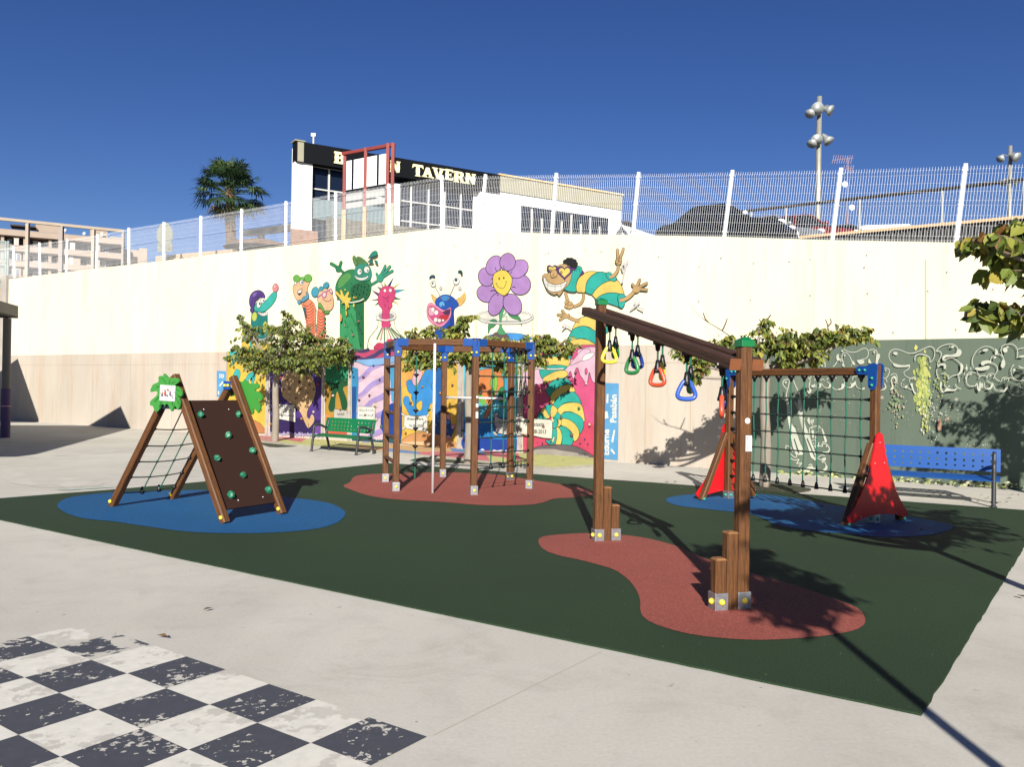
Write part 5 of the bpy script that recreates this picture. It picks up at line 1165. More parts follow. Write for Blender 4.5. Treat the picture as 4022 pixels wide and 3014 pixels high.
# --- green chain-link fence at the far left
GS = mat('weathered_green_steel', (122, 134, 130), .6)
t_ = thing('green_post_fence', 'grey green tubular fence at the far left end of the wall', 'fence', (-20.5, 34.5, 5.6))
for x_, y_ in ((95, 430), (130, 420)):
    q = D(*Zb(x_, y_), 34.4); mb = MB(); mb.tube([(q.x, q.y, 5.2), q], .045, 8); obj('post', mb, GS, t_)
q0, q1 = D(-12, (840 + 430 / 3.95) / S, 34.4), D(*Zb(95, 432), 34.4); mb = MB(); mb.tube([q0, q1], .04, 6); obj('top_rail', mb, GS, t_)
mb = MB()
for k in range(26):
    x_ = q0.x + (q1.x - q0.x) * k / 25; mb.tube([(x_, 34.4, 5.4), (x_, 34.4, q1.z)], .006, 3, cap=False)
obj('mesh', mb, GS, t_)
# left side wall
t_ = thing('side_wall', 'tall peach wall meeting the left end of the retaining wall', 'wall', (-21, 34, 0))
mb = MB(); a = Vector((-20.62, 33.9, 0)); d_ = Vector((-.56, .83, 0)).normalized(); b = a + d_ * 9
mb.add([a, b, b + Vector((0, 0, 6.0)), a + Vector((0, 0, 5.85)), a + Vector((.3, .2, 0)), b + Vector((.3, .2, 0)), b + Vector((.3, .2, 6)), a + Vector((.3, .2, 5.85))], [(0, 1, 2, 3), (3, 2, 6, 7), (0, 3, 7, 4)]); obj('wall', mb, PEA, t_)
mb = MB(); mb.box((-20.35, 33.55, 2.9), (.42, .5, 5.8), Matrix.Rotation(-.58, 3, 'Z')); obj('end_pillar', mb, mat('pillar_grey', (190, 182, 172), .85, k=.6, var=.2, vscale=2), t_)

# --- tavern building
ta, tb = D(637, 309, 35), D(*Z3(1091, 530), 43.9)
ta.z = tb.z = (ta.z + tb.z) / 2
tx_ = Vector((tb.x - ta.x, tb.y - ta.y, 0)); TL = tx_.length; tx_.normalize(); ty_ = Vector((-tx_.y, tx_.x, 0))
ZT = ta.z
def TS(x, y):   # pixel -> (s, z) on the facade
    P_ = PL(x, y, ta, ty_); return ((P_ - ta).dot(tx_), P_.z)
tb_ = Vector((-.2, .98, 0))
def TP(s_, z, dep=0): return Vector((ta.x, ta.y, z)) + tx_ * s_ + ty_ * min(dep, .4) + tb_ * max(0, dep - .4)
def tbox(mb, s0, s1, z0, z1, d0, d1, mi=0):
    vs = [TP(s_, z, d_) for s_ in (s0, s1) for d_ in (d0, d1) for z in (z0, z1)]
    mb.add(vs, [(0, 1, 3, 2), (4, 6, 7, 5), (0, 4, 5, 1), (2, 3, 7, 6), (0, 2, 6, 4), (1, 5, 7, 3)], mi)
TW = mat('tavern_white', (240, 240, 236), .8, k=.75); TB = mat('tavern_black', (8, 10, 15), .8, spec=.15); TG = mat('tavern_glass', (18, 26, 42), .15, spec=.3)
TC = mat('tavern_cladding', (206, 200, 172), .7, k=.42, var=.12, vscale=1); TF = mat('tavern_frame', (206, 206, 200), .5, k=.7)
tav = thing('tavern_building', 'white tavern building with a black sign band and dark glass front beyond the wall', 'building', (ta.x, ta.y, 5.6))
s1 = TS(*Z2(455, 500))[0]; s2 = TS(*Z2(1108, 600))[0]; s3 = TS(*Z2(1130, 600))[0]; s4 = TS(*Z2(1780, 600))[0]; sB = TS(*Z2(1928, 450))[0]
zb1 = TS(*Z2(330, 272))[1]; zw = TS(*Z3(1085, 655))[1]
mb = MB(); tbox(mb, .1, sB, 5, ZT - .1, .4, 11); obj('wall', mb, TG, tav)
mb = MB(); tbox(mb, sB - 1.2, TL, 5, ZT - .1, .35, 11); tbox(mb, s4, TL, 5, zw, .02, .4); obj('wall', mb, TW, tav)['label'] = 'white right wing'
mb = MB(); tbox(mb, 0, s1, 5, zb1, 0, .4); tbox(mb, 0, .3, 5, ZT - .2, .4, 11); obj('wall', mb, TW, tav)
mb = MB(); tbox(mb, s2 - .1, s3 + .1, 5, zb1 - .3, -.02, .4); obj('pier', mb, TW, tav)
sd = MB(); tbox(sd, .02, sB, zb1, ZT, -.13, .4); sign = obj('sign_band', sd, TB, tav)
mb = MB(); tbox(mb, .08, .34, zb1, ZT - .03, -.16, -.132); tbox(mb, -.05, .4, ZT, ZT + .05, -.18, .4); obj('sign_trim', mb, TC, tav)
mb = MB(); tbox(mb, sB, TL, zw, ZT, -.05, .35)
obj('cladding', mb, TC, tav)
mb = MB(); tbox(mb, sB - .05, TL + .05, ZT, ZT + .07, -.12, .4); obj('coping', mb, mat('coping_tan', (206, 170, 120), .8), tav)
# glass mullions
for x_ in (605, 1260, 1398, 1527, 1655):
    s_ = TS(*Z2(x_, 500))[0]; mb = MB(); tbox(mb, s_ - .035, s_ + .035, 5, zb1 - .02, .3, .38); obj('mullion', mb, TF, tav)
for y_, a_, b_ in ((478, s1, s2), (570, s3, s4), (730, s3, s4), (720, s1, s2), (300, s1, s2)):
    z = TS(*Z2(530 if a_ == s1 else 1200, y_))[1]; mb = MB(); tbox(mb, a_, b_, z - .03, z + .03, .32, .37); obj('transom', mb, TF, tav)
mb = MB(); z = TS(*Z2(540, 560))[1]; tbox(mb, s1 + .1, s2 - .1, z - .9, z - .02, .16, .24); obj('spandrel', mb, mat('pale_blue_glass', (150, 172, 176), .3, k=.4), tav)
# window of the white wing
wa, wb = TS(*Z3(297, 618)), TS(*Z3(985, 712)); mb = MB(); tbox(mb, wa[0], wb[0], 5.5, wa[1], -.01, .02); wv = obj('window', mb, TG, tav)
for k in range(1, 9):
    s_ = wa[0] + (wb[0] - wa[0]) * k / 9; mb = MB(); tbox(mb, s_ - .05, s_ + .05, 5.5, wa[1] - (.1 if k % 2 else .5), -.05, -.012); obj('bar', mb, TF, wv)
mb = MB(); q = TP(TS(*Z2(481, 140))[0], ZT, .3); mb.tube([q, q + Vector((0, 0, .5))], .04, 6); mb.box(q + Vector((0, 0, .5)), (.2, .1, .14)); obj('roof_lamp', mb, TF, tav)
# sign letters: western slab letters as polygons in a 10 x 14 box
def serif(x, w_=3.4, y=0, up=1):   # flared foot
    return [(x - w_ / 2 - 1, y), (x + w_ / 2 + 1, y), (x + w_ / 2 + .2, y + 1.6 * up), (x - w_ / 2 - .2, y + 1.6 * up)]
def st(x, y0, y1, w_=2.8): return [(x - w_ / 2, y0), (x + w_ / 2, y0), (x + w_ / 2 + .5, (y0 + y1) / 2), (x + w_ / 2, y1), (x - w_ / 2, y1), (x - w_ / 2 - .5, (y0 + y1) / 2)]
LET = {'T': [st(5, 1, 12), serif(5), [(0, 14), (10, 14), (10.6, 9.4), (8.6, 11.4), (1.4, 11.4), (-.6, 9.4)]],
       'A': [[(3.6, 14), (6.4, 14), (9.4, 1), (6.8, 1)], [(3.6, 14), (6.0, 14), (3.2, 1), (.8, 1)], serif(2), serif(8.2), [(2.4, 4), (7.4, 4), (7.0, 6.4), (3.0, 6.4)]],
       'V': [[(.6, 13), (3.4, 13), (6.2, 0), (3.9, 0)], [(9.4, 13), (6.8, 13), (4.4, 0), (6.2, 0)], serif(2, 3.4, 14, -1), serif(8.2, 3.4, 14, -1)],
       'E': [st(2.4, 1, 13), [(0, 0), (9.4, 0), (9.8, 4.2), (8, 2.4), (0, 2.2)], [(0, 14), (9.4, 14), (9.6, 9.8), (8, 11.7), (0, 11.8)], [(3, 6), (6.2, 6), (7.2, 4.8), (7.2, 9.2), (6.2, 8), (3, 8)]],
       'R': [st(2.4, 1, 13), serif(2.4), [(0, 14), (7, 14), (9, 12.8), (9.2, 11), (3.4, 11.4), (0, 11.8)], [(9.2, 11.4), (9, 8.6), (7.6, 7), (6.2, 8.2), (6.6, 11.4)], [(3.4, 8.4), (7.8, 8.4), (7.2, 6.2), (3.4, 6.2)], [(4.6, 6.6), (7.2, 6.6), (9.6, 1), (7, 1)], serif(8.6, 2.6)],
       'N': [st(2, 1, 13, 2.4), st(8.4, 1, 13, 2.4), serif(2, 2.6), serif(2, 2.6, 14, -1), serif(8.4, 2.6, 14, -1), [(1, 13.2), (3.8, 13.2), (9.4, .6), (7, .2)]],
       'B': [st(2.4, 1, 13), [(0, 14), (7, 14), (9, 12.6), (9.2, 11), (3.4, 11.4), (0, 11.8)], [(9.2, 11.6), (9, 8.6), (7.6, 7.2), (6.2, 8.2), (6.6, 11.6)], [(3.4, 8.4), (7.8, 8.4), (8.2, 6), (3.4, 6)], [(9.6, 6.6), (9.8, 2.2), (7.4, .4), (6.4, 2.6), (6.8, 6.6)], [(0, 0), (7.6, 0), (9.4, 1.4), (7.4, 2.6), (0, 2.2)]]}
LM = mat('sign_letter_cream', (250, 236, 180), .5, k=.85); LM2 = mat('sign_letter_gold', (206, 170, 92), .5, k=.8)
def letter(ch, x0, x1, yb, yt):
    (s0, z0), (s1_, z1_) = TS(*Z2(x0, yb)), TS(*Z2(x1, yb)); zt = TS(*Z2(x0, yt))[1]
    mb = MB(); kx = (s1_ - s0) / 9.6; kz = (zt - z0) / 14
    for i, q in enumerate(LET[ch]):
        M = basis(TP(s0, z0, -.132), tx_, (0, 0, 1))
        dd = .06 + .004 * i
        sgn = 1 if (M @ Vector((0, 0, 1)) - M @ Vector((0, 0, 0))).dot(ty_) < 0 else -1
        mb.prism([(a_ * kx, b_ * kz) for a_, b_ in q], M, dd * sgn, 0)
    obj('sign_letter', mb, LM, sign)
for ch, x0, x1, yb, yt in (('B', 618, 697, 290, 196), ('N', 1058, 1130, 358, 268), ('T', 1238, 1312, 388, 296), ('A', 1312, 1392, 396, 318), ('V', 1392, 1478, 408, 322), ('E', 1492, 1553, 418, 334), ('R', 1560, 1638, 436, 350), ('N', 1652, 1724, 450, 366)): letter(ch, x0, x1, yb, yt)

# --- billboard
RD = mat('billboard_red_steel', (116, 42, 36), .7, var=.15, vscale=2); BBW = mat('billboard_white', (246, 246, 244), .6, k=.85); RUST = mat('billboard_lower_tan', (206, 168, 130), .8, k=.6)
bt = [(Z2(715, 196), 26.0), (Z2(880, 163), 25.5), (Z2(1055, 128), 25.0)]
q = [D(*z_, d_) for z_, d_ in bt]; zt = q[2].z; zz = [zt] * 3
bb = thing('billboard', 'blank white billboard panels in a dark red steel frame in front of the tavern', 'billboard', (q[1].x, q[1].y, 5.6))
zlow = D(*Z2(715, 500), 26.0).z; zmid = D(*Z2(715, 650), 26).z
for i, P_ in enumerate(q):
    for dx in ((0,) if i < 2 else (0, .16)):
        mb = MB(); mb.box((P_.x + dx, P_.y - dx * .3, (zt + zmid) / 2), (.095, .12, zt - zmid)); obj('post', mb, RD, bb)
        mb = MB(); mb.box((P_.x + dx, P_.y - dx * .3, (zmid - .01 + 4.8) / 2), (.11 if i else .13, .12, zmid - .01 - 4.8)); obj('post_foot', mb, RUST, bb)
mb = MB(); mb.bar((q[0].x - .07, q[0].y, zt - .06), (q[2].x + .2, q[2].y - .05, zt - .045), .12, .09); obj('top_beam', mb, RD, bb)
dr = (q[2] - q[0]).normalized(); dr.z = 0; nn = Vector((dr.y, -dr.x, 0)).normalized()
def bpan(a_, b_, z0, z1_, m_, nm, off=.0):
    A_, B_ = q[0].lerp(q[2], a_), q[0].lerp(q[2], b_); mb = MB()
    mb.bar((A_.x - nn.x * off, A_.y - nn.y * off, (z0 + z1_) / 2), (B_.x - nn.x * off, B_.y - nn.y * off, (z0 + z1_) / 2), .04, z1_ - z0, (0, 0, 1)) if False else None
    vs = [Vector((P_.x, P_.y, z)) + nn * o for P_ in (A_, B_) for o in (off, off + .04) for z in (z0, z1_)]
    mb.add(vs, [(0, 1, 3, 2), (4, 6, 7, 5), (0, 4, 5, 1), (2, 3, 7, 6), (0, 2, 6, 4), (1, 5, 7, 3)]); obj(nm, mb, m_, bb)
fr_ = [.05, .205, .225, .455, .51, .79, .81, .965]
for a_, b_ in zip(fr_[::2], fr_[1::2]): bpan(a_, b_, zlow, zt - .3, BBW, 'panel', -.02)
for m_ in (.215, .80): bpan(m_ - .012, m_ + .012, zlow, zt - .3, TB, 'divider', .03)
bpan(.05, .96, zlow - .12, zlow - .02, TB, 'lower_rail', -.03)
GP = mat('grey_board', (190, 190, 186), .7, k=.6)
for a_, b_ in ((.06, .45), (.53, .95)):
    bpan(a_, b_, zlow - .36, zlow - .14, GP, 'grey_board', .0); bpan(a_, b_, zlow - .6, zlow - .42, GP, 'grey_board', .0)
# low rubble wall under the tavern glass
mb = MB(); tbox(mb, s1, s1 + 4.5, 4.8, TS(*Z2(560, 790))[1], -2.2, -1.9)
tag(obj('stone_wall', mb, mat('pale_rubble', (140, 134, 116), .9, k=.42, var=.4, vscale=5)), 'low pale stone wall below the tavern window', 'wall')
mb = MB(); tbox(mb, -.4, s1 - .1, 4.8, TS(*Z2(370, 850))[1], -1.2, -1.0)
tag(obj('brick_wall', mb, mat('brown_render', (168, 128, 104), .9, k=.6, var=.3, vscale=4)), 'low brown wall at the foot of the white tavern corner', 'wall')

# --- white low building between tavern and cars
a, b = D(*Z3(1092, 766), 40), D(*Z3(1460, 782), 44)
t_ = thing('white_shed', 'low white flat building right of the tavern', 'building', (a.x, a.y, 5.6))
mb = MB(); vs = [(P_.x, P_.y + o, z) for P_ in (a, b) for o in (0, 5) for z in (5, a.z)]
mb.add(vs, [(0, 1, 3, 2), (4, 6, 7, 5), (0, 4, 5, 1), (2, 3, 7, 6), (1, 5, 7, 3)]); obj('wall', mb, TW, t_)
mb = MB(); q_ = D(*Z3(1135, 790), 39.6); mb.prism([(-.35, .3), (.1, .3), (.35, 0), (.1, -.35), (.2, 0), (-.2, .1)], basis(q_, (1, 0, 0), (0, 0, 1)), .04); obj('dark_mark', mb, TB, t_)

# --- parked cars on the upper street
GLS = mat('car_glass', (14, 18, 22), .06, spec=.9); TYRE = mat('tyre', (18, 18, 18), .85); RIM = mat('rim', (170, 172, 176), .3, .9)
HL = mat('headlight_glass', (226, 230, 232), .12, k=.9)
def car(label, body_rgb, pos, yaw, L=4.3, Wd=1.78, Hh=1.5, grp='cars parked on the street above the wall', suv=False, k=1.0):
    M0 = T(pos) @ Matrix.Rotation(yaw, 4, 'Z')
    t_ = thing('parked_car', label, 'car', pos, grp)
    bm = mat('car_paint_%d_%d_%d' % body_rgb, body_rgb, .22, .3, k=k, spec=.6)
    hb = Hh * .60; hw_ = Wd / 2
    side = [(-L / 2, .35), (-L / 2 + .05, hb * .85), (-L / 2 + .3, hb), (L * .2, hb + .02), (L / 2 - .35, hb * .82), (L / 2 - .05, hb * .66), (L / 2, .4), (L / 2 - .1, .22), (-L / 2 + .1, .22)]
    mb = MB(); n = len(side)
    for yy, kk in ((-hw_, 1),):
        vs = []
        for y_, sc_ in ((-hw_, .94), (-hw_ + .1, 1), (hw_ - .1, 1), (hw_, .94)):
            vs += [M0 @ Vector((x_ * (1 if abs(y_) < hw_ else .985), y_, z_ if z_ < hb * .8 or abs(y_) < hw_ else z_ * .96)) for x_, z_ in side]
        fs = []
        for r in range(3):
            for i in range(n): j = (i + 1) % n; fs.append((r * n + i, r * n + j, (r + 1) * n + j, (r + 1) * n + i))
        fs += [tuple(range(n)), tuple(range(3 * n, 4 * n))[::-1]]
        mb.add(vs, fs)
    obj('body', mb, bm, t_, smooth=False, bevel=.04)
    a0, a1 = (-L * .47, L * .25) if suv else (-L * .36, L * .24); r0, r1 = (-L * .40, L * .08) if suv else (-L * .2, L * .06)
    def cab(z0, z1_, ins, xs):
        (b0, b1), (c0, c1) = xs
        return [M0 @ Vector(v) for v in [(b0, -hw_ + .06, z0), (b1, -hw_ + .06, z0), (b1, hw_ - .06, z0), (b0, hw_ - .06, z0), (c0, -hw_ + ins, z1_), (c1, -hw_ + ins, z1_), (c1, hw_ - ins, z1_), (c0, hw_ - ins, z1_)]]
    mb = MB(); mb.add(cab(hb - .02, Hh - .05, .22, ((a0, a1), (r0, r1))), [(0, 1, 5, 4), (1, 2, 6, 5), (2, 3, 7, 6), (3, 0, 4, 7)]); obj('window', mb, GLS, t_, bevel=.02)
    mb = MB(); vs = cab(Hh - .05, Hh, .3, ((r0, r1), (r0 + .1, r1 - .1))); 
    vs[:4] = [M0 @ Vector(v) for v in [(r0 - .02, -hw_ + .2, Hh - .06), (r1 + .03, -hw_ + .2, Hh - .06), (r1 + .03, hw_ - .2, Hh - .06), (r0 - .02, hw_ - .2, Hh - .06)]]
    mb.add(vs, [(0, 1, 5, 4), (1, 2, 6, 5), (2, 3, 7, 6), (3, 0, 4, 7), (4, 5, 6, 7), (0, 3, 2, 1)])
    for y_ in (-1, 1):
        for (x0, x1) in ((a1, r1), (a0, r0), (L * -.06, L * -.06)):
            mb.bar(M0 @ Vector((x0, y_ * (hw_ - .07), hb)), M0 @ Vector((x1, y_ * (hw_ - .21), Hh - .04)), .06, .05)
    obj('roof', mb, bm, t_)
    for x_ in (-L * .31, L * .32):
        for y_ in (-1, 1):
            Mw = M0 @ T((x_, y_ * (hw_ - .1), .32)) @ Matrix.Rotation(-PI / 2 * y_, 4, 'X')
            mb = MB(); mb.lathe([(.18, -.1), (.3, -.1), (.32, -.06), (.32, .06), (.3, .1), (.18, .1)], Mw, 18); wh = obj('wheel', mb, TYRE, t_)
            mb = MB(); mb.lathe([(.001, .07), (.1, .09), (.19, .07), (.19, -.05)], Mw, 12); obj('rim', mb, RIM, wh)
    for y_ in (-1, 1):
        mb = MB(); mb.ball(M0 @ Vector((L / 2 - .2, y_ * (hw_ - .3), hb * .74)), .17, 8, 5, 0, (1, 1, .6)); obj('headlight', mb, HL, t_, smooth=True)
        mb = MB(); mb.ball(M0 @ Vector((a1 - .1, y_ * (hw_ + .08), hb + .12)), .12, 8, 5, 0, (.8, 1, .7)); obj('mirror', mb, HL if L > 4.6 else bm, t_, smooth=True)
    return t_
z7 = zm(2700, 700, 2.765)
def carpos(zx, zy, dist, top): q_ = D(*z7(zx, zy), dist); return (q_.x, q_.y, q_.z - top)
car('black car seen through the fence, leftmost of the row', (14, 15, 18), carpos(420, 312, 30, 1.56), rad(-34), 4.7, 1.85, 1.56)
car('silver grey car parked right beside the black one', (120, 124, 130), carpos(960, 430, 31.5, 1.45), rad(-40), 4.2, 1.75, 1.45)
car('dark red car with black glass parked behind the silver one', (120, 26, 30), carpos(1290, 424, 31.5, 1.47), rad(-30), 4.1, 1.75, 1.47)
car('small dark car parked last in the row, farthest right', (40, 34, 44), carpos(1740, 528, 34, 1.4), rad(-30), 4.0, 1.7, 1.4)

# --- dark corrugated wall with tan coping rising to the right
CD = mat('dark_corrugated', (56, 56, 56), .6, k=.8); CT = mat('tan_coping', (216, 184, 142), .8, k=.6)
a, b = D(*Z4(480, 1258), 21.5), D(*Z4(2400, 1085), 18.0)
t_ = thing('corrugated_wall', 'dark corrugated wall with tan coping rising to the right behind the fence', 'wall', (a.x, a.y, 4.3))
mb = MB(); n = 90
vs = []; fs = []
dn = Vector((b.y - a.y, a.x - b.x, 0)).normalized()
for k in range(n + 1):
    P_ = a.lerp(b, k / n); o = dn * (.03 if k % 2 else -.03); vs += [Vector((P_.x, P_.y, 3.6)) + o, P_ + o]
fs = [(2 * k, 2 * k + 2, 2 * k + 3, 2 * k + 1) for k in range(n)]
mb.add(vs, fs); obj('wall', mb, CD, t_)
mb = MB(); mb.bar(a + Vector((0, 0, .03)), b + Vector((0, 0, .03)), .16, .07); obj('coping', mb, CT, t_)
# white low roof behind
a, b = D(*Z4(950, 1190), 36), D(*Z4(1290, 1178), 38)
mb = MB(); mb.bar(a, b, .5, .35); mb.bar(a + Vector((0, .4, -1)), b + Vector((0, .4, -1)), .4, 1.6)
tag(obj('white_roof', mb, TW), 'low white flat roof just visible over the corrugated wall', 'roof')

# --- chain-link court fence with a dark rail
NET = mat('chain_link', (110, 112, 112), .6); RAIL = mat('dark_rail', (44, 42, 44), .6)
pr = [Z4(-120, 1062), Z4(100, 1038), Z4(370, 1008), Z4(940, 942), Z4(1580, 872), Z4(2212, 800), Z4(2500, 772)]
ds = [31, 30, 29, 27, 25, 23.3, 22.5]
rp_ = [D(*p_, d_) for p_, d_ in zip(pr, ds)]
t_ = thing('chain_link_fence', 'tall grey chain-link fence with a dark top rail behind the cars', 'fence', (rp_[3].x, rp_[3].y, 5))
mb = MB(); mb.tube(rp_, .055, 6); obj('top_rail', mb, RAIL, t_)
for P_ in rp_[1:]:
    mb = MB(); mb.tube([(P_.x, P_.y, 4.5), P_], .035, 6); obj('post', mb, mat('pole_grey', (150, 150, 145), .5), t_)
mb = MB()
for P_, Q_ in zip(rp_[:-1], rp_[1:]):
    L_ = (Q_ - P_).length; n = int(L_ / .16)
    for k in range(n):
        for sgn in (1, -1):
            A_ = P_.lerp(Q_, k / n); h0 = A_.z - 5.2; B_ = P_.lerp(Q_, min(1, max(0, (k + sgn * h0 / .16) / n)))
            hh = abs((B_ - A_).length); 
            mb.tube([(A_.x, A_.y, A_.z), (B_.x, B_.y, A_.z - min(h0, hh))], .0035, 3, cap=False)
obj('mesh', mb, NET, t_)
# --- floodlight masts
MP = mat('mast_zinc', (150, 150, 140), .5, .5, var=.1, vscale=2); SH = mat('lamp_shell', (150, 154, 152), .5, .4); SHI = mat('lamp_inside', (30, 38, 42), .35, .0)
def mast(label, bx, by, tx, ty, d_, r_, lamps):
    Tt = D(tx, ty, d_); t_ = thing('floodlight_mast', label, 'floodlight mast', (Tt.x, d_, 5.5), 'floodlight masts above the court')
    mb = MB(); mb.tube([(Tt.x, d_, 5.2), Tt], [r_ * 1.25, r_], 14); obj('pole', mb, MP, t_, smooth=True)
    for lx, ly, dirx, dirz, sz in lamps:
        c_ = D(lx, ly, d_ - .35); d3 = Vector((dirx, -.55, dirz)).normalized(); M = frame(c_, c_ + d3, (0, 0, 1)); s_ = sz * .8
        mb = MB(); mb.lathe([(.08 * s_, -.5 * s_), (.12 * s_, -.4 * s_), (.14 * s_, -.2 * s_), (.3 * s_, .05 * s_), (.36 * s_, .22 * s_)], M, 16); lm = obj('lamp_shade', mb, SH, t_, smooth=True)
        mb = MB(); mb.lathe([(.335 * s_, .2 * s_), (.26 * s_, .04 * s_), (.1 * s_, -.1 * s_), (.001, -.12 * s_)], M, 16); obj('lamp_inside', mb, SHI, lm, smooth=True)
        mb = MB(); a_ = Vector((Tt.x, d_, c_.z + .28 * s_)); mb.tube([a_, Vector((c_.x, c_.y, c_.z + .3 * s_)), c_ - d3 * .35 * s_], .035, 6); obj('bracket', mb, MP, t_)
mast('tall floodlight mast carrying six lamps, left one of two', 0, 0, *Z4(628, 156), 45, .135,
     [(*Z4(605, 247), -.05, -.22, 1.2), (*Z4(560, 278), -.5, -.75, .95), (*Z4(695, 258), .75, -.45, 1.05), (*Z4(600, 484), -.05, -.4, 1.15), (*Z4(576, 510), -.6, -.9, .95), (*Z4(688, 488), .6, -1.0, 1.05)])
mast('more distant floodlight mast at the right edge', 0, 0, *Z4(2106, 538), 60, .13,
     [(*Z4(2138, 620), .35, -.4, 1.3), (*Z4(2035, 630), -.7, -.8, 1.0), (*Z4(2055, 815), -.6, -.8, .9), (*Z4(2145, 815), .5, -.8, .9)])
# --- lattice aerial mast
AE = mat('aerial_steel', (150, 120, 112), .6); Tt = D(*Z4(848, 628), 90)
t_ = thing('aerial_mast', 'thin lattice aerial mast with small antennas in the distance', 'aerial', (Tt.x, 90, 5))
mb = MB()
for k in range(3):
    a = k * 2.1; mb.tube([(Tt.x + .28 * math.cos(a), 90 + .28 * math.sin(a), 5), (Tt.x + .1 * math.cos(a), 90 + .1 * math.sin(a), Tt.z - 6)], .03, 4)
for k in range(60):
    z = 6 + k * (Tt.z - 12) / 60; mb.tube([(Tt.x - .2, 89.9, z), (Tt.x + .2, 90, z + .25)], .018, 3, cap=False)
mb.tube([(Tt.x, 90, Tt.z - 6.2), Tt], .035, 5); obj('mast', mb, AE, t_)
for yy, n in ((642, 9), (718, 5)):
    q_ = D(*Z4(805 if n == 9 else 850, yy), 90); mb = MB(); mb.tube([q_ - Vector((1.0 if n == 9 else .5, 0, .1)), q_ + Vector((1.2 if n == 9 else .6, 0, .15))], .03, 4)
    for k in range(n): c_ = q_ + Vector((-1 + 2.0 * k / (n - 1), 0, 0)) * (1 if n == 9 else .5); mb.tube([c_ - Vector((.1, 0, .45)), c_ + Vector((.1, 0, .45))], .02, 3, cap=False)
    obj('antenna', mb, AE, t_)
for yy in (835, 1015):
    q_ = D(*Z4(825 if yy == 835 else 878, yy), 89.6); mb = MB(); mb.lathe([(.001, -.06), (.2, -.02), (.3, .04)], basis(q_, (1, 0, .1), (0, 0, 1)), 12); obj('dish', mb, WHITEP, t_)

# --- entrance canopy at the far left edge
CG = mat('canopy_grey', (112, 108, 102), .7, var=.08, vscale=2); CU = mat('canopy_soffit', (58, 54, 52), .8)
def roofslab(name, label, poly, z0, z1_, cols, colm=True):
    t_ = thing(name, label, 'canopy', (poly[0][0], poly[0][1], 0))
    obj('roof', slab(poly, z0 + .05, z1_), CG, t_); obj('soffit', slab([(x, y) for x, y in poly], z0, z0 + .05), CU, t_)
    for x, y in cols:
        mb = MB(); mb.tube([(x, y, 1.35), (x, y, z0)], .105, 16); obj('column', mb, mat('column_grey', (92, 88, 86), .6), t_, smooth=False)
        mb = MB(); mb.tube([(x, y, 0), (x, y, 1.35)], .125, 16); cl = obj('column_sleeve', mb, mat('purple_sleeve', (66, 46, 92), .6), t_)
        mb = MB(); mb.tube([(x, y, .86), (x, y, .89)], .131, 16); obj('band', mb, mat('pink_band', (170, 130, 140), .6), cl)
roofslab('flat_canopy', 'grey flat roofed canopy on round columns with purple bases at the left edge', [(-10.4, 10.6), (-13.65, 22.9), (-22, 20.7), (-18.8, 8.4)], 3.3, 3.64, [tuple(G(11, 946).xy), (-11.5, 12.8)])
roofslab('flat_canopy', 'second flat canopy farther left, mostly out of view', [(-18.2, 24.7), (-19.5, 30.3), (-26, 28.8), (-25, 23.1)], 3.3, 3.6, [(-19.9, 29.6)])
# ================================================================== play equipment helpers
def cap(mb, P, n, r=.022, mi=0):
    M = frame(P, Vector(P) + Vector(n), (0, 0, 1)); mb.lathe([(r, -.004), (r, .006), (r * .8, .016), (r * .35, .022), (.001, .023)], M, 12, mi)
def shoe(parent, P, ax, ay, w_, h=.13, capm=YEL, faces=((0, -1),), z0=.012):
    mb = MB(); R = Matrix((ax, ay, (0, 0, 1))).transposed()
    mb.box((P.x, P.y, z0 + h / 2), (w_ + .012, w_ + .012, h), R); o = obj('metal_shoe', mb, STEEL, parent, bevel=.003)
    for fx, fy in faces:
        mb = MB(); d_ = ax * fx + ay * fy; cap(mb, P + Vector((0, 0, z0 + h * .5)) + d_ * (w_ / 2 + .006), d_)
        obj('bolt_cap', mb, capm, o, smooth=True)
def rope_net(parent, P, us, vs, r=.009, clamp=.02, sag=0.0):
    """P(u, v) -> point; us: vertical rope positions, vs: horizontal rope positions (first..last)"""
    mv = MB(); mh = MB(); mk = MB()
    for i, u_ in enumerate(us):
        jit = [.006 * math.sin(i * 3.1 + k * 1.7) for k in range(len(vs) + 1)]
        pts_ = [P(u_, 0)] + [P(u_ + jit[k] * .6, v_) + Vector((0, 0, -sag * math.sin(PI * u_))) for k, v_ in enumerate(vs)]
        mv.tube(crom(pts_, 3, False), r, 8)
    for v_ in vs:
        pts_ = [P(k / 12, v_) + Vector((0, 0, -sag * math.sin(PI * k / 12))) for k in range(13)]
        mh.tube(pts_, r, 8)
        for u_ in us: mk.ball(P(u_, v_) + Vector((0, 0, -sag * math.sin(PI * u_))), clamp, 8, 5, 0, (1.15, 1.15, .95))
        for u_ in (0.0, 1.0):
            e_ = P(u_, v_); i_ = P(.045 if u_ == 0 else .955, v_); mk.tube([e_, e_.lerp(i_, .5), i_], [.026, .02, .011], 8)
    last = vs[-1]
    for u_ in us:
        b_ = P(u_, last) + Vector((0, 0, -sag * math.sin(PI * u_))); mk.tube([b_ + Vector((0, 0, -.022)), b_ + Vector((0, 0, .02)), b_ + Vector((0, 0, .07))], [.03, .026, .014], 8)
        t_ = P(u_, 0); mk.tube([t_, t_ + Vector((0, 0, -.02)), t_ + Vector((0, 0, -.045)), t_ + Vector((0, 0, -.08))], [.048, .045, .024, .016], 8)
    net = MB()
    for i, q in enumerate((mv, mh, mk)): net.add(q.v, q.f, i)
    obj('rope_net', net, [ROPE, ROPED, BLACK], parent, smooth=True)
Z_ = Vector((0, 0, 1))

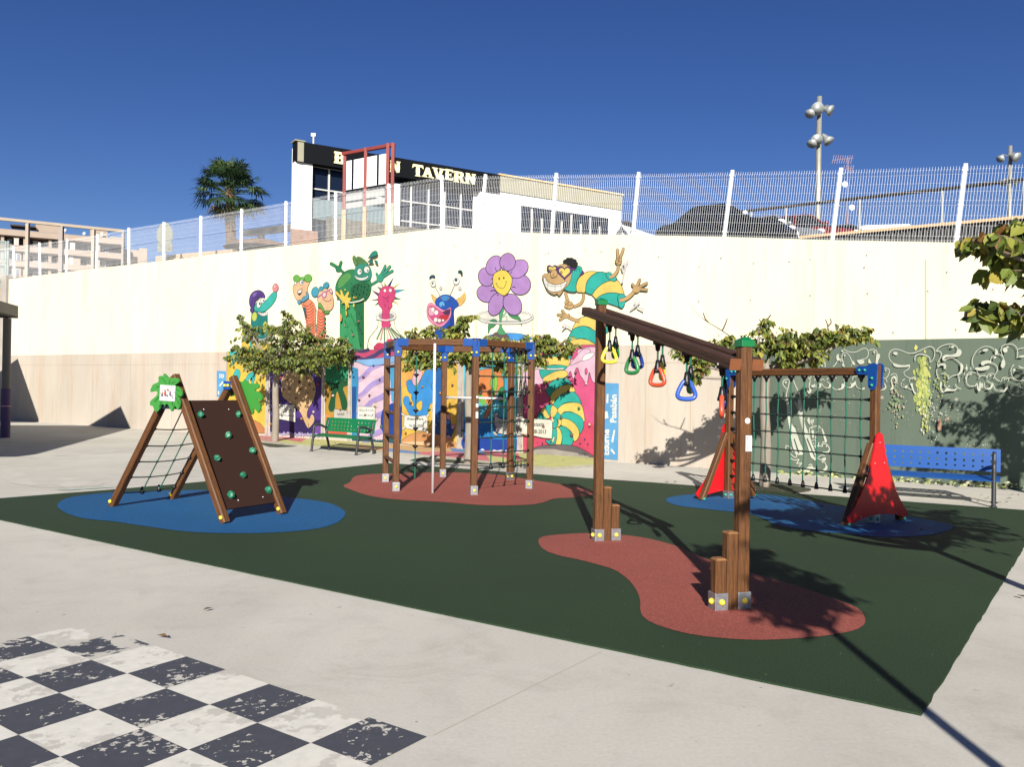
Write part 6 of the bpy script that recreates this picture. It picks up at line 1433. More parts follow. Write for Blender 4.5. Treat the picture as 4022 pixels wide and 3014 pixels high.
# ---- climbing A-frame with leaf panels ---------------------------------------------------------
af = thing('climbing_frame', 'wooden A-frame climber with brown board, rope net and green leaf panels', 'climbing frame', (-4.0, 10.5, 0))
F1, F2, F3, F4 = [G(*p_, .014) for p_ in ((243, 1094), (372, 1078), (487, 1131), (610, 1111))]
ua = (F3 - F1).normalized(); ub = (F2 - F1).normalized()
nrm_a = Vector((ua.y, -ua.x, 0)).normalized()
if nrm_a.y > 0: nrm_a = -nrm_a
apx = []
for A_, B_ in ((F1, F3), (F2, F4)):
    ap = A_.lerp(B_, .55); ap.z = 1.63; apx.append(ap)
sideF = nrm_a
for k, (A_, B_) in enumerate(((F1, F3), (F2, F4))):
    ap = apx[k]; dl = (ap - A_).normalized(); dr_ = (ap - B_).normalized()
    timber('leg', A_, ap - ua * .055 - Z_ * .09, .09, .09, WOOD, af, sideF)
    timber('leg', B_, ap + ua * .02 + Z_ * .05, .09, .09, WOOD, af, sideF)
    for Q_ in (A_, B_):
        mb = MB(); cap(mb, Q_ + nrm_a * .047 + Z_ * .035 + ((ap - Q_) * .02), nrm_a, .024); obj('foot_cap', mb, YEL, af, smooth=True)
# climbing board
off = (apx[0] - F3).cross(ub).normalized()
if off.y > 0: off = -off
def bp(P_, k, t_): return P_.lerp(k, t_)
bl0, bl1 = F3.lerp(apx[0], .085), F3.lerp(apx[0], .845); br0, br1 = F4.lerp(apx[1], .085), F4.lerp(apx[1], .845)
ins = ub * .047
mb = MB(); th_ = off * .012
vs = [bl0 + ins, br0 - ins, br1 - ins, bl1 + ins]; mb.add([v + th_ for v in vs] + [v - th_ for v in vs], [(0, 1, 2, 3), (4, 5, 6, 7)[::-1], (0, 1, 5, 4), (1, 2, 6, 5), (2, 3, 7, 6), (3, 0, 4, 7)])
board = obj('climbing_board', mb, mat('brown_board', (54, 33, 25), .8, k=.75, spec=.2, var=.12, vscale=60, bump=.2, bscale=150), af, bevel=.002)
HG = mat('green_hold', (30, 120, 88), .5, k=.7, var=.2, vscale=12)
zb_ = zm(400, 1450, 2.551); random.seed(14)
for x_, y_ in ((975, 470), (1355, 465), (1250, 675), (1495, 830), (1140, 905), (1400, 1075), (1275, 1275), (1655, 1225)):
    P_ = PL(*zb_(x_, y_), bl0, off) + off * .03; mb = MB(); mb.ball(P_, .044, 8, 6, 0, (rnd(.85, 1.15), .7, rnd(.8, 1.1)))
    mb.v = [tuple(Vector(v) + Vector((rnd(-1, 1), rnd(-1, 1), rnd(-1, 1))) * .007) for v in mb.v]
    hd = obj('climbing_hold', mb, HG, board); mb = MB(); mb.ball(P_ + off * .03, .008, 6, 4); obj('bolt', mb, BLACK, hd)
mb = MB()
for x_, y_ in ((1015, 410), (1265, 410), (1360, 1322), (1607, 1290)): mb.ball(PL(*zb_(x_, y_), bl0, off) + off * .012, .008, 6, 4)
obj('screws', mb, STEELR, board)
# net between the left legs
la, lb = apx[0] - ua * .055 - Z_ * .09, apx[1] - ua * .055 - Z_ * .09
inb = ub * .05
NP = lambda u_, v_: (F1 + inb).lerp(la + inb, .86 - v_).lerp((F2 - inb).lerp(lb - inb, .86 - v_), u_)
rope_net(af, NP, [.36, .68], [.20, .34, .475, .61, .745], .0075, .017, .02)
for A_, B_, ap in ((F1, F3, apx[0]), (F2, F4, apx[1])):
    mb = MB(); mb.bar(A_.lerp(ap, .80), B_.lerp(ap, .80), .05, .08, nrm_a); obj('cross_bar', mb, mat('dark_blue_bar', (24, 30, 50), .6), af)
# leaf panels
zf_ = zm(560, 1450, 5.527)
LO = [(490, 100), (545, 145), (600, 195), (700, 196), (780, 200), (815, 240), (800, 300), (740, 335), (735, 370), (820, 400), (870, 480), (882, 545), (860, 600), (815, 575), (770, 545), (775, 570), (825, 660), (838, 780), (800, 885), (775, 860), (700, 770), (695, 850), (670, 912), (648, 912), (610, 840), (578, 770), (530, 765), (500, 810), (478, 762), (420, 790), (395, 870), (330, 935), (285, 890), (245, 800), (195, 795), (190, 720), (235, 660), (310, 600), (350, 540), (340, 490), (270, 485), (205, 500), (196, 465), (225, 390), (255, 340), (310, 308), (360, 290), (378, 240), (370, 190), (405, 150), (470, 155)]
LFM = mat('leaf_green_board', (66, 152, 62), .45, k=.62); LFD = mat('leaf_vein', (20, 92, 44), .5, k=.7)
p0 = apx[0] + nrm_a * .066
def leafpanel(shift, mirror, name):
    c0 = PL(*zf_(535, 520), p0, nrm_a); q_ = []
    for x_, y_ in LO:
        v = PL(*zf_(x_, y_), p0, nrm_a) - c0
        q_.append(((-1 if mirror else 1) * v.dot(ua), v.z))
    q_ = [(p_.x, p_.y) for p_ in crom([Vector((a_, b_, 0)) for a_, b_ in q_], 3)]
    M = basis(c0 + shift, ua, Z_); mb = MB(); mb.prism(q_, M, .018); return obj(name, mb, LFM, af, bevel=.002)
leaf = leafpanel(Vector((0, 0, 0)), False, 'leaf_panel')
leafpanel((F2 - F1) - nrm_a * .14 + ua * .22 - Z_ * .05, False, 'leaf_panel')
pr_ = lambda x, y, o: PL(x, y, p0 + nrm_a * o, nrm_a)
sgn_ = 1 if (basis(p0, ua, Z_) @ Vector((0, 0, 1)) - p0).dot(nrm_a) > 0 else -1
p = Pen(zf_, .02 if sgn_ > 0 else .003, proj=pr_)
for q_ in ([(405, 190), (470, 250), (515, 325)], [(595, 235), (580, 290), (570, 340)], [(712, 268), (650, 300), (615, 335)], [(298, 400), (340, 380), (375, 378)], [(812, 492), (770, 460), (720, 440)], [(258, 715), (310, 650), (360, 595)], [(358, 828), (385, 760), (410, 700)], [(786, 772), (760, 690), (715, 620)], [(640, 775), (645, 710)], [(528, 715), (530, 700)]): p.line(q_, 9, (20, 92, 44))
o = p.done('leaf_veins', leaf)
p = Pen(zf_, .024 if sgn_ > 0 else .008, .0008, proj=pr_)
p.poly([(380, 340), (718, 362), (700, 708), (365, 685)], (248, 248, 250))
for k in range(7): p.line([(410 + k * 42, 378 + k * 1.6), (436 + k * 42, 379 + k * 1.6)], 5, (196, 196, 204), False)
for k in range(3): p.line([(420 + k * 80, 648 + k * 4), (445 + k * 80, 648 + k * 4)], 5, (200, 200, 206), False)
for x_, y_, w_, h_, c_ in ((428, 518, 14, 20, (236, 140, 100)), (424, 565, 16, 28, (110, 120, 140)), (484, 470, 18, 26, (240, 150, 110)), (484, 540, 20, 50, (226, 90, 80)), (540, 448, 18, 26, (238, 150, 130)), (530, 575, 14, 18, (70, 80, 120)), (592, 500, 12, 26, (230, 120, 110)), (592, 550, 14, 28, (150, 80, 120)), (628, 580, 8, 24, (190, 190, 200)), (646, 622, 6, 16, (150, 150, 160)), (404, 575, 8, 14, (90, 90, 96))): p.ell(x_, y_, w_, h_, c_, n=10)
p.ell(388, 522, 7, 8, OUT).ell(686, 505, 7, 8, OUT)
p.done('information_sign', leaf)
# blue plate and yellow bolts on the rear apex
mb = MB(); P_ = PL(*zb_(1254, 165), apx[1] + nrm_a * .052, nrm_a); mb.box(P_ + nrm_a * .0, (.13, .014, .11), Matrix((ua, nrm_a, Z_)).transposed()); bpz = obj('apex_plate', mb, BLUE, af, bevel=.004)
for k in (-.03, .03): mb = MB(); cap(mb, P_ + ua * k + nrm_a * .008, nrm_a, .02); obj('bolt_cap', mb, YEL, bpz, smooth=True)

# ---- hexagonal climber ---------------------------------------------------------------------------
hx = thing('hexagonal_climber', 'hexagonal wooden climber with ladder, rope nets, knotted rope and steel pole on the red patch', 'climbing frame', (-.88, 13.43, 0))
C0 = Vector((-.88, 13.43, 0)); HR = 1.225; HT = 2.31
ang = {'FR': -74, 'RT': -15, 'FB': 45, 'MB': 105, 'LB': 166, 'LF': -134}
HP = {k: C0 + Vector((math.cos(rad(a_)), math.sin(rad(a_)), 0)) * HR for k, a_ in ang.items()}
order = ['FR', 'RT', 'FB', 'MB', 'LB', 'LF']
for k in order:
    P_ = HP[k]; ax = (P_ - C0).normalized(); ay = Vector((-ax.y, ax.x, 0))
    if k in ('LF', 'LB'): ax, ay = Vector((.97, .24, 0)), Vector((-.24, .97, 0))
    timber('post', P_ + Z_ * .01, P_ + Z_ * (HT - .004), .095, .095, WOOD, hx, ay)
    fs_ = [f_ for f_ in ((1, 0), (-1, 0), (0, 1), (0, -1)) if (ax * f_[0] + ay * f_[1]).y < -.3]
    shoe(hx, P_, ax, ay, .097, .135, YEL, fs_[:1] if k in ('LF', 'LB', 'FR') else fs_)
for i, k in enumerate(order):
    A_, B_ = HP[k], HP[order[(i + 1) % 6]]; d_ = (B_ - A_).normalized()
    timber('top_beam', A_ + Z_ * (HT - .05) + d_ * .05, B_ + Z_ * (HT - .05) - d_ * .05, .09, .10, WOOD, hx, (0, 0, 1))
for k in order:
    i = order.index(k); P_ = HP[k]; nb = [HP[order[i - 1]], HP[order[(i + 1) % 6]]]
    ax = (P_ - C0).normalized(); ay = Vector((-ax.y, ax.x, 0)); mb = MB(); hz = HT - .05
    for j, Q_ in enumerate(nb):
        d_ = (Q_ - P_).normalized(); mb.bar(P_ + Z_ * hz + d_ * -.03, P_ + Z_ * hz + d_ * .185, .101 + .0014 * j, .112 + .0014 * j)
    R_ = Matrix((ax, ay, Z_)).transposed() if k not in ('LF', 'LB') else Matrix(((.97, .24, 0), (-.24, .97, 0), (0, 0, 1))).transposed()
    mb.box(P_ + Z_ * (HT - .145), (.103, .103, .235), R_); mb.box(P_ + Z_ * (HT + .004), (.116, .116, .014), R_)
    br = obj('corner_bracket', mb, BLUE, hx, bevel=.004)
    for f_ in ((1, 0), (-1, 0), (0, 1), (0, -1)):
        n_ = (R_.col[0] * f_[0] + R_.col[1] * f_[1])
        if n_.y < -.25: mb = MB(); cap(mb, P_ + Z_ * (HT - .2) + n_ * .054, n_, .017); obj('bolt_cap', mb, YEL, br, smooth=True)
L0, L1 = HP['LF'], HP['LB']
for z in (.43, .80, 1.17, 1.54, 1.91):
    timber('rung', L0 + Z_ * z, L1 + Z_ * z, .07, .04, WOOD, hx, Z_, False)
A_, B_ = HP['FR'], HP['RT']
rope_net(hx, lambda u_, v_: (A_.lerp(B_, .04 + .92 * u_)) + Z_ * (HT - .1 - v_), [.27, .5, .73], [.22, .445, .675, .905, 1.135, 1.365, 1.595, 1.82], .010, .021)
A2, B2 = HP['RT'], HP['FB']
for u_ in (.28, .5, .72):
    mb = MB(); q_ = A2.lerp(B2, u_); mb.tube([q_ + Z_ * (HT - .1), q_ + Z_ * 1.75], .01, 8); obj('hanging_rope', mb, ROPE, hx)
    mb = MB(); d_ = (B2 - A2).normalized(); mb.tube([q_ + Z_ * 1.76 + d_ * .0] + [q_ + Z_ * (1.6 - .14 * math.cos(t_)) * 1 + d_ * .055 * math.sin(t_) for t_ in (PI, 2.2, 1.4, .7, 0, -.7, -1.4, -2.2)], .011, 8, closed=True); mb.tube([q_ + Z_ * (HT - .1), q_ + Z_ * (HT - .17)], [.04, .02], 8); obj('loop_grip', mb, BLACK, hx)
q_ = HP['LB'].lerp(HP['MB'], .5); mb = MB(); mb.tube([q_ + Z_ * (HT - .1), q_ + Z_ * .03], .011, 8); kr = obj('knotted_rope', mb, ROPE, hx)
for z in (1.8, 1.495, 1.19, .885, .58, .275, 2.17):
    mb = MB(); mb.lathe([(.012, -.05), (.02, -.03), (.05, -.008), (.052, .004), (.03, .012), (.012, .02)], T(q_ + Z_ * z), 12); obj('rope_disc', mb, BLACK, kr, smooth=True)
q_ = HP['FR'].lerp(HP['LF'], .5); q_ = q_ + (q_ - C0).normalized() * .07
mb = MB(); mb.tube([q_ + Z_ * .0, q_ + Z_ * 2.24], .02, 14); obj('slide_pole', mb, STEELR, hx, smooth=True)
mb = MB(); a_, b_ = HP['MB'] + Z_ * 1.41, HP['FB'] + Z_ * 1.41; mb.tube([a_, b_], .019, 12); bar_ = obj('pull_up_bar', mb, STEELR, hx, smooth=True)
mb = MB(); mb.tube([a_.lerp(b_, .055), a_.lerp(b_, .07)], .036, 10); obj('bar_flange', mb, STEEL, bar_)
P_ = HP['FR']; ax = (P_ - C0).normalized(); ay = Vector((-ax.y, ax.x, 0)); WS = mat('white_sticker', (226, 226, 222), .4, k=.8)
fr_n = max([ax, ay, -ax, -ay], key=lambda v: -v.y); fr_t = Vector((-fr_n.y, fr_n.x, 0))
for z, w_, h_ in ((1.455, .03, .03), (1.33, .035, .05), (1.19, .035, .09)):
    mb = MB(); mb.box(P_ + fr_n * .0485 + fr_t * .022 + Z_ * z, (w_, .002, h_), Matrix((fr_t, fr_n, Z_)).transposed()); mb.box(P_ + fr_n * .0497 + fr_t * .022 + Z_ * (z - h_ * .1), (w_ * .5, .001, h_ * .3), Matrix((fr_t, fr_n, Z_)).transposed(), 1); obj('sticker', mb, [WS, STEEL], hx)

# ---- hanging-grip course ----------------------------------------------------------------------------
P1, P2 = G(1291, 1171, .0), G(1600, 1317, .0)
hc = thing('hand_grip_course', 'wooden hand grip course with sloping double beam and coloured hanging grips on two posts', 'climbing frame', (P1 + P2) / 2)
ud = (P2 - P1).normalized(); up_ = Vector((ud.y, -ud.x, 0)) * -1
if up_.x < 0: up_ = -up_
CAPM = GREENCAP
z1t, z2t = 2.50, 1.945
for P_, zt_ in ((P1, z1t), (P2, z2t)):
    timber('post', P_ + Z_ * .01, P_ + Z_ * zt_, .092, .092, WOOD, hc, up_)
    mb = MB(); M = basis(P_ + Z_ * (zt_ - .02), up_, -ud if True else ud); mb.box(P_ + Z_ * (zt_ + .005), (.106, .106, .05), Matrix((up_, ud, Z_)).transposed())
    c_ = P_ + Z_ * (zt_ + .03); h_ = .053
    mb.add([c_ + up_ * h_ + ud * h_, c_ - up_ * h_ + ud * h_, c_ - up_ * h_ - ud * h_, c_ + up_ * h_ - ud * h_, c_ + Z_ * .03], [(0, 1, 4), (1, 2, 4), (2, 3, 4), (3, 0, 4)]); obj('post_cap', mb, CAPM, hc, bevel=.003)
zb1_, zb2_ = 2.385, 1.80
for sg in (-1, 1):
    a_ = P1 + up_ * sg * .092 + Z_ * (zb1_ + .045) - ud * .2; b_ = P2 + up_ * sg * .092 + Z_ * (zb2_ - .005) + ud * .03
    timber('beam', a_, b_, .088, .095, WOOD2, hc, up_)
    mb = MB(); mb.tube([a_.lerp(b_, .93) + up_ * sg * -.046, a_.lerp(b_, .93) + up_ * sg * -.05], .01, 8); mb.tube([a_.lerp(b_, .945) + up_ * -.05 - Z_ * .03, a_.lerp(b_, .945) + up_ * -.0455 - Z_ * .03], .01, 8)
    obj('beam_bolts', mb, STEELR, hc)
    for e_, s2 in ((b_, 1), (a_, -1)):
        dd_ = (b_ - a_).normalized() * s2; mb = MB(); mb.bar(e_ - dd_ * .002, e_ + dd_ * .003, .085, .092, up_); obj('beam_end', mb, mat('sunlit_end_grain', (150, 86, 42), .7, k=.5, var=.15, vscale=20), hc)  # thin end-grain cap; sunlight on the cut face put into its orange
for P_, sg in ((P1, 1), (P2, -1)):
    for j, h_ in ((1, .575), (2, .385)):
        q_ = P_ + up_ * sg * .094 * j + ud * (.0 if j == 2 else .0)
        timber('stub_post', q_ + Z_ * .01, q_ + Z_ * (h_ - .012), .09, .09, WOOD, hc, up_)
        mb = MB(); M = frame(q_ + Z_ * (h_ - .012), q_ + Z_ * h_, up_)
        mb.add([M @ Vector((x_ * .045, y_ * .045, 0)) for x_, y_ in ((-1, -1), (1, -1), (1, 1), (-1, 1))] + [M @ Vector((x_ * .033, y_ * .033, .014)) for x_, y_ in ((-1, -1), (1, -1), (1, 1), (-1, 1))], [(0, 1, 5, 4), (1, 2, 6, 5), (2, 3, 7, 6), (3, 0, 4, 7), (4, 5, 6, 7)])
        obj('stub_top', mb, mat('worn_end_grain', (140, 96, 52), .7, k=.7, var=.3, vscale=30), hc)
    shoe(hc, P_, up_, ud, .094, .125, YEL, ((0, 1), (-1, 0)) if sg == 1 else ((0, 1),))
    shoe(hc, P_ + up_ * sg * .188, up_, ud, .094, .125, YEL, ((0, 1), (-1, 0)) if sg == -1 else ((0, 1),))
GC = {n_: mat('grip_' + n_, c_, .35, k=.75) for n_, c_ in (('yellow', (236, 216, 70)), ('green', (50, 130, 70)), ('blue', (50, 90, 180)), ('red', (206, 80, 50)), ('navy', (24, 60, 140)))}
def grip(P_, yaw, colr, rl):
    """black mount, rope, black knuckle and coloured triangular grip hanging from P_"""
    mb = MB(); mb.tube([P_ + Z_ * .004, P_ - Z_ * .02, P_ - Z_ * .022, P_ - Z_ * .075], [.045, .042, .026, .018], 10); g_ = obj('grip_mount', mb, BLACK, hc, smooth=True)
    q_ = P_ - Z_ * (.07 + rl); mb = MB(); mb.tube([P_ - Z_ * .06, q_ - Z_ * .03], .0085, 8); obj('rope', mb, ROPE, hc, smooth=True)
    mb = MB(); mb.tube([q_, q_ - Z_ * .04, q_ - Z_ * .075, q_ - Z_ * .10, q_ - Z_ * .115], [.016, .022, .03, .032, .015], 10)
    x_ = Vector((math.cos(yaw), math.sin(yaw), 0)); y_ = Vector((-x_.y, x_.x, 0)); mb.tube([q_ - Z_ * .095 - y_ * .034, q_ - Z_ * .095 + y_ * .034], .013, 10); obj('knuckle', mb, BLACK, hc, smooth=True)
    ol = [(0, -.075), (.026, -.082), (.05, -.12), (.07, -.165), (.073, -.195), (.05, -.215), (0, -.22), (-.05, -.215), (-.073, -.195), (-.07, -.165), (-.05, -.12), (-.026, -.082)]
    c3 = crom([q_ + x_ * a_ + Z_ * b_ for a_, b_ in ol], 4)
    mb = MB(); mb.tube(c3, .0185, 8, closed=True); obj('hand_grip', mb, GC[colr], hc, smooth=True)
for k, (t_, ca, cb, ya, yb) in enumerate(((.165, 'yellow', 'green', .25, 1.1), (.36, 'green', 'navy', -.9, .75), (.553, 'red', 'yellow', -.8, 1.2), (.745, 'blue', 'green', .1, 1.15), (.945, 'red', 'navy', 1.3, 1.4))):
    zb = zb1_ + (zb2_ - zb1_) * t_ - .045; c_ = P1.lerp(P2, t_)
    grip(c_ - up_ * .092 + Z_ * zb, ya, ca, .085)
    t2 = t_ - .1; grip(P1.lerp(P2, t2) + up_ * .092 + Z_ * (zb1_ + (zb2_ - zb1_) * t2 - .045), yb, cb, .085)
P_ = P2 + ud * .0465; Rr = Matrix((up_, ud, Z_)).transposed()
mb = MB(); mb.lathe([(.001, 0), (.021, 0), (.022, .002), (.001, .002)], basis(P_ + Z_ * 1.385 + up_ * .006, up_ * -1, Z_), 16); st_ = obj('round_sticker', mb, WS, hc)
mb = MB(); mb.box(P_ + Z_ * 1.22 + up_ * .018, (.05, .002, .115), Rr); 
o = obj('rating_plate', mb, WS, hc); mb = MB()
q_ = P_ + Z_ * 1.22 + up_ * .018 + ud * .0016
for dx, dz, w_, h_ in ((-.011, .03, .004, .032), (-.011, .04, .016, .003), (.009, .028, .003, .026), (.009, .034, .012, .003)) + tuple((-.013, -.012 - .006 * k, .012, .003) for k in range(6)): mb.box(q_ + up_ * dx + Z_ * dz, (w_, .001, h_), Rr)
obj('print', mb, mat('print_grey', (70, 72, 76), .6), o)

# ---- net wall with red side panels --------------------------------------------------------------------
T1, T2 = G(1573, 1079, 0), G(1887, 1132, 0)
nw = thing('net_wall', 'wooden net wall between two posts with red triangular side panels on the right blue patch', 'climbing frame', (T1 + T2) / 2)
tu = (T2 - T1).normalized(); tv = Vector((-tu.y, tu.x, 0))
if tv.x < 0: tv = -tv
RED = mat('red_panel', (206, 22, 30), .4, k=.72)
for P_, s_, zt_ in ((T1, -1, 1.95), (T2, 1, 1.95)):
    timber('post', P_ + Z_ * .01, P_ + Z_ * zt_, .095, .095, WOOD, nw, tv)
    for q_ in (-1, 1):
        ft = P_ + tv * q_ * .53 + tu * (.0 if s_ < 0 else .0); topp = P_ + tv * q_ * .06 + Z_ * .98
        timber('brace', ft + Z_ * .012, topp, .075, .095, WOOD, nw, tu)
        mb = MB(); cap(mb, ft + tu * .05 + Z_ * .04, tu, .022); obj('foot_cap', mb, TEALC, nw, smooth=True)
    ol = [(0, 1.09), (.05, 1.06), (.075, .97), (.1, .83), (.15, .62), (.22, .42), (.31, .22), (.375, .1), (.375, .05), (.33, .035), (.2, .075), (0, .095), (-.2, .065), (-.32, .02), (-.37, .03), (-.385, .09), (-.31, .22), (-.22, .42), (-.15, .62), (-.1, .83), (-.075, .97), (-.05, 1.06)]
    ol = [(p_.x, p_.y) for p_ in crom([Vector((a_ * (1.12 + .4 * max(0, 1 - b_)), b_ + .03, 0)) for a_, b_ in ol], 3)]
    c_ = P_ + tu * s_ * .055; M = basis(c_, tv, Z_); sg = 1 if (M.col[2].xyz).dot(tu) * s_ > 0 else -1
    mb = MB(); mb.prism(ol, M, .016 * sg); rp2 = obj('side_panel', mb, RED, nw, bevel=.002)
    mb = MB()
    for a_, b_ in ((0, 1.0), (-.09, .75), (.09, .75), (-.34, .12), (.34, .12)): mb.ball(c_ + tv * a_ + Z_ * b_ + tu * s_ * .018, .008, 6, 4)
    obj('screws', mb, STEEL, rp2)
    shoe(nw, P_, tu, tv, .097, .11, TEALC, ((1, 0), (0, -1)))
timber('top_beam', T1 + tu * .03 + Z_ * 1.87, T2 - tu * .03 + Z_ * 1.87, .085, .1, WOOD, nw, Z_)
NW = lambda u_, v_: (T1 + tu * .05).lerp(T2 - tu * .05, u_) + Z_ * (1.82 - v_)
rope_net(nw, NW, [.09 + .094 * k for k in range(10)], [.30, .535, .775, 1.01, 1.245, 1.47], .0095, .02, .0)
for P_, s_ in ((T1, 1), (T2, -1)):
    for q_ in (-1, 1):
        ol = [(-.07, .05), (-.02, .085), (.05, .065), (.1, .05), (.2, .05), (.235, .0), (.2, -.05), (.1, -.055), (.06, -.08), (.055, -.2), (0, -.245), (-.05, -.2), (-.06, -.05)]
        ol = [(p_.x, p_.y) for p_ in crom([Vector((a_, b_, 0)) for a_, b_ in ol], 4)]
        M = basis(P_ + Z_ * 1.885 + tv * q_ * .05, tu * s_, Z_); sg = 1 if (M.col[2].xyz).dot(tv) * q_ > 0 else -1
        mb = MB(); mb.prism(ol, M, .018 * sg); bo = obj('corner_plate', mb, BLUE, nw, bevel=.003)
        for a_, b_ in ((.1, 0), (.18, 0), (0, -.1), (0, -.185)): mb = MB(); cap(mb, P_ + Z_ * (1.885 + b_) + tu * s_ * a_ + tv * q_ * .069, tv * q_, .018); obj('bolt_cap', mb, TEALC, bo, smooth=True)

# ================================================================== benches
def bench(label, org, dx, colm, Lb=1.72, sc_=1.0):
    """org: left front foot; dx: unit vector along the bench; back is behind"""
    t_ = thing('park_bench', label, 'bench', org, 'perforated metal benches facing the playground')
    dy = Vector((-dx.y, dx.x, 0)); 
    if dy.y < 0: dy = -dy
    BP_ = lambda x, y, z: org + dx * x + dy * y + Z_ * z
    dark = mat('bench_frame', (38, 40, 44), .5)
    def plate(name, x0, x1, prof, rows, cols, hw=.03):
        """perforated plate following a profile [(y,z)...] per unit v"""
        nu = cols * 2 + 1; us = [x0]
        wg = (x1 - x0) / (cols + .9)
        for c_ in range(cols):
            cx = x0 + wg * (.95 + c_); us += [cx - hw / 2, cx + hw / 2]
        us.append(x1); vv = [0.0]
        for r in range(rows):
            cv = (r + 1) / (rows + 1); vv += [cv - hw * 1.6, cv + hw * 1.6]
        vv.append(1.0)
        def pt(v):
            k = v * (len(prof) - 1); i = min(int(k), len(prof) - 2); f = k - i
            return (prof[i][0] * (1 - f) + prof[i + 1][0] * f, prof[i][1] * (1 - f) + prof[i + 1][1] * f)
        mb = MB(); n = len(us); vs = []
        for v in vv:
            y, z = pt(v); vs += [BP_(u_, y, z) for u_ in us]
        fs = []
        for j in range(len(vv) - 1):
            for i in range(n - 1):
                if rows and i % 2 == 1 and j % 2 == 1 and i < n - 1: continue
                fs.append((j * n + i, j * n + i + 1, (j + 1) * n + i + 1, (j + 1) * n + i))
        mb.add(vs, fs); o = obj(name, mb, colm, t_); s_ = o.modifiers.new('thick', 'SOLIDIFY'); s_.thickness = .012; s_.offset = 0
        return o
    plate('backrest', .0, Lb, [(.44, .47), (.455, .56), (.475, .68), (.5, .80)], 3, 14)
    plate('seat', .0, Lb, [(-.01, .37), (-.02, .405), (.0, .425), (.12, .43), (.28, .415), (.40, .41)], 0, 14)
    for x in (.08, Lb - .08):
        mb = MB(); pts_ = [(-.03, 0), (-.005, .2), (.02, .42), (.03, .56), (.06, .615), (.13, .635), (.25, .62), (.38, .57), (.46, .55)]
        mb.tube(crom([BP_(x, y, z) for y, z in pts_], 4, False), .03, 8); mb.box(BP_(x, -.03, .012), (.07, .07, .02))
        obj('arm_and_leg', mb, dark, t_, smooth=True)
        mb = MB(); mb.tube(crom([BP_(x, y, z) for y, z in ((.52, 0), (.48, .2), (.43, .36), (.44, .5), (.5, .76))], 4, False), .03, 8); mb.box(BP_(x, .52, .012), (.07, .07, .02)); obj('rear_leg', mb, dark, t_, smooth=True)
        mb = MB(); mb.tube(crom([BP_(x, y, z) for y, z in ((.0, .3), (.1, .37), (.3, .38), (.45, .33))], 4, False), .026, 8); obj('seat_support', mb, dark, t_, smooth=True)
    return t_
gb0, gb1 = G(682, 971), G(856, 984)
ddx = Vector((.80, -.60, 0))
bench('green metal bench with perforated back and black arms, in front of the mural', Vector((-4.83, 20.0, 0)), ddx, mat('bench_green', (14, 108, 62), .4, k=.75), 1.72)
ddx = Vector((.86, -.51, 0)).normalized(); bR = G(2139, 1096)
bench('blue metal bench with perforated back in front of the green wall at the right', Vector((bR.x, bR.y, 0)) - ddx * 1.66, ddx, mat('bench_blue', (4, 84, 165), .4, k=.6), 1.78)
# ================================================================== trees
BK = mat('grey_bark', (168, 156, 140), .9, k=.55, var=.25, vscale=9, stretch=(1, 1, .35), bump=.5, bscale=30)
TW = mat('twig_bark', (110, 92, 70), .9, k=.6)
def leafmat(name, rgb, k):
    t = NT(name, .5, .4)
    c = [x * k for x in lin(rgb)]
    n1 = t.noise(3, 3); t.color(t.ramp(n1, [(.3, [q * .65 for q in c]), (.7, [q * 1.35 for q in c])]))
    tr = t.n.new('ShaderNodeBsdfTranslucent'); tr.inputs[0].default_value = (c[0] * 1.5, c[1] * 1.5, c[2] * .8, 1)
    ms = t.n.new('ShaderNodeMixShader'); ms.inputs[0].default_value = .22
    out = t.n['Material Output']; t.l.new(t.b.outputs[0], ms.inputs[1]); t.l.new(tr.outputs[0], ms.inputs[2]); t.l.new(ms.outputs[0], out.inputs[0])
    return t.m
LEAFS = [leafmat('leaf_green', (100, 114, 46), .9), leafmat('leaf_olive', (130, 132, 58), .85), leafmat('leaf_yellow', (180, 164, 70), .6), leafmat('leaf_dark', (70, 86, 38), .8), leafmat('leaf_brown', (130, 92, 50), .6)]
def leafshape(mb, P, d, L, detail, mi):
    """one drooping leaf from P along d (mostly down)"""
    d = d.normalized(); s_ = d.cross(Vector((rnd(-1, 1), rnd(-1, 1), .2))).normalized(); n_ = d.cross(s_)
    w_ = L * rnd(.26, .34); fold = n_ * w_ * rnd(.2, .6)
    if detail == 0:
        m_ = P + d * L * .42
        mb.add([P, m_ + s_ * w_ + fold, P + d * L, m_ - s_ * w_ + fold], [(0, 1, 2), (0, 2, 3)], mi)
    else:
        b_ = n_ * L * rnd(-.15, .25)
        c1, c2, c3 = P + d * L * .28, P + d * L * .62 + b_ * .5, P + d * L + b_ * 1.4
        mb.add([P, c1 + s_ * w_ * .95 + fold, c2 + s_ * w_ * .85 + fold, c3, c2 - s_ * w_ * .85 + fold, c1 - s_ * w_ * .95 + fold, c1, c2], [(0, 1, 6), (1, 2, 7, 6), (2, 3, 7), (3, 4, 7), (4, 5, 6, 7), (5, 0, 6)], mi)
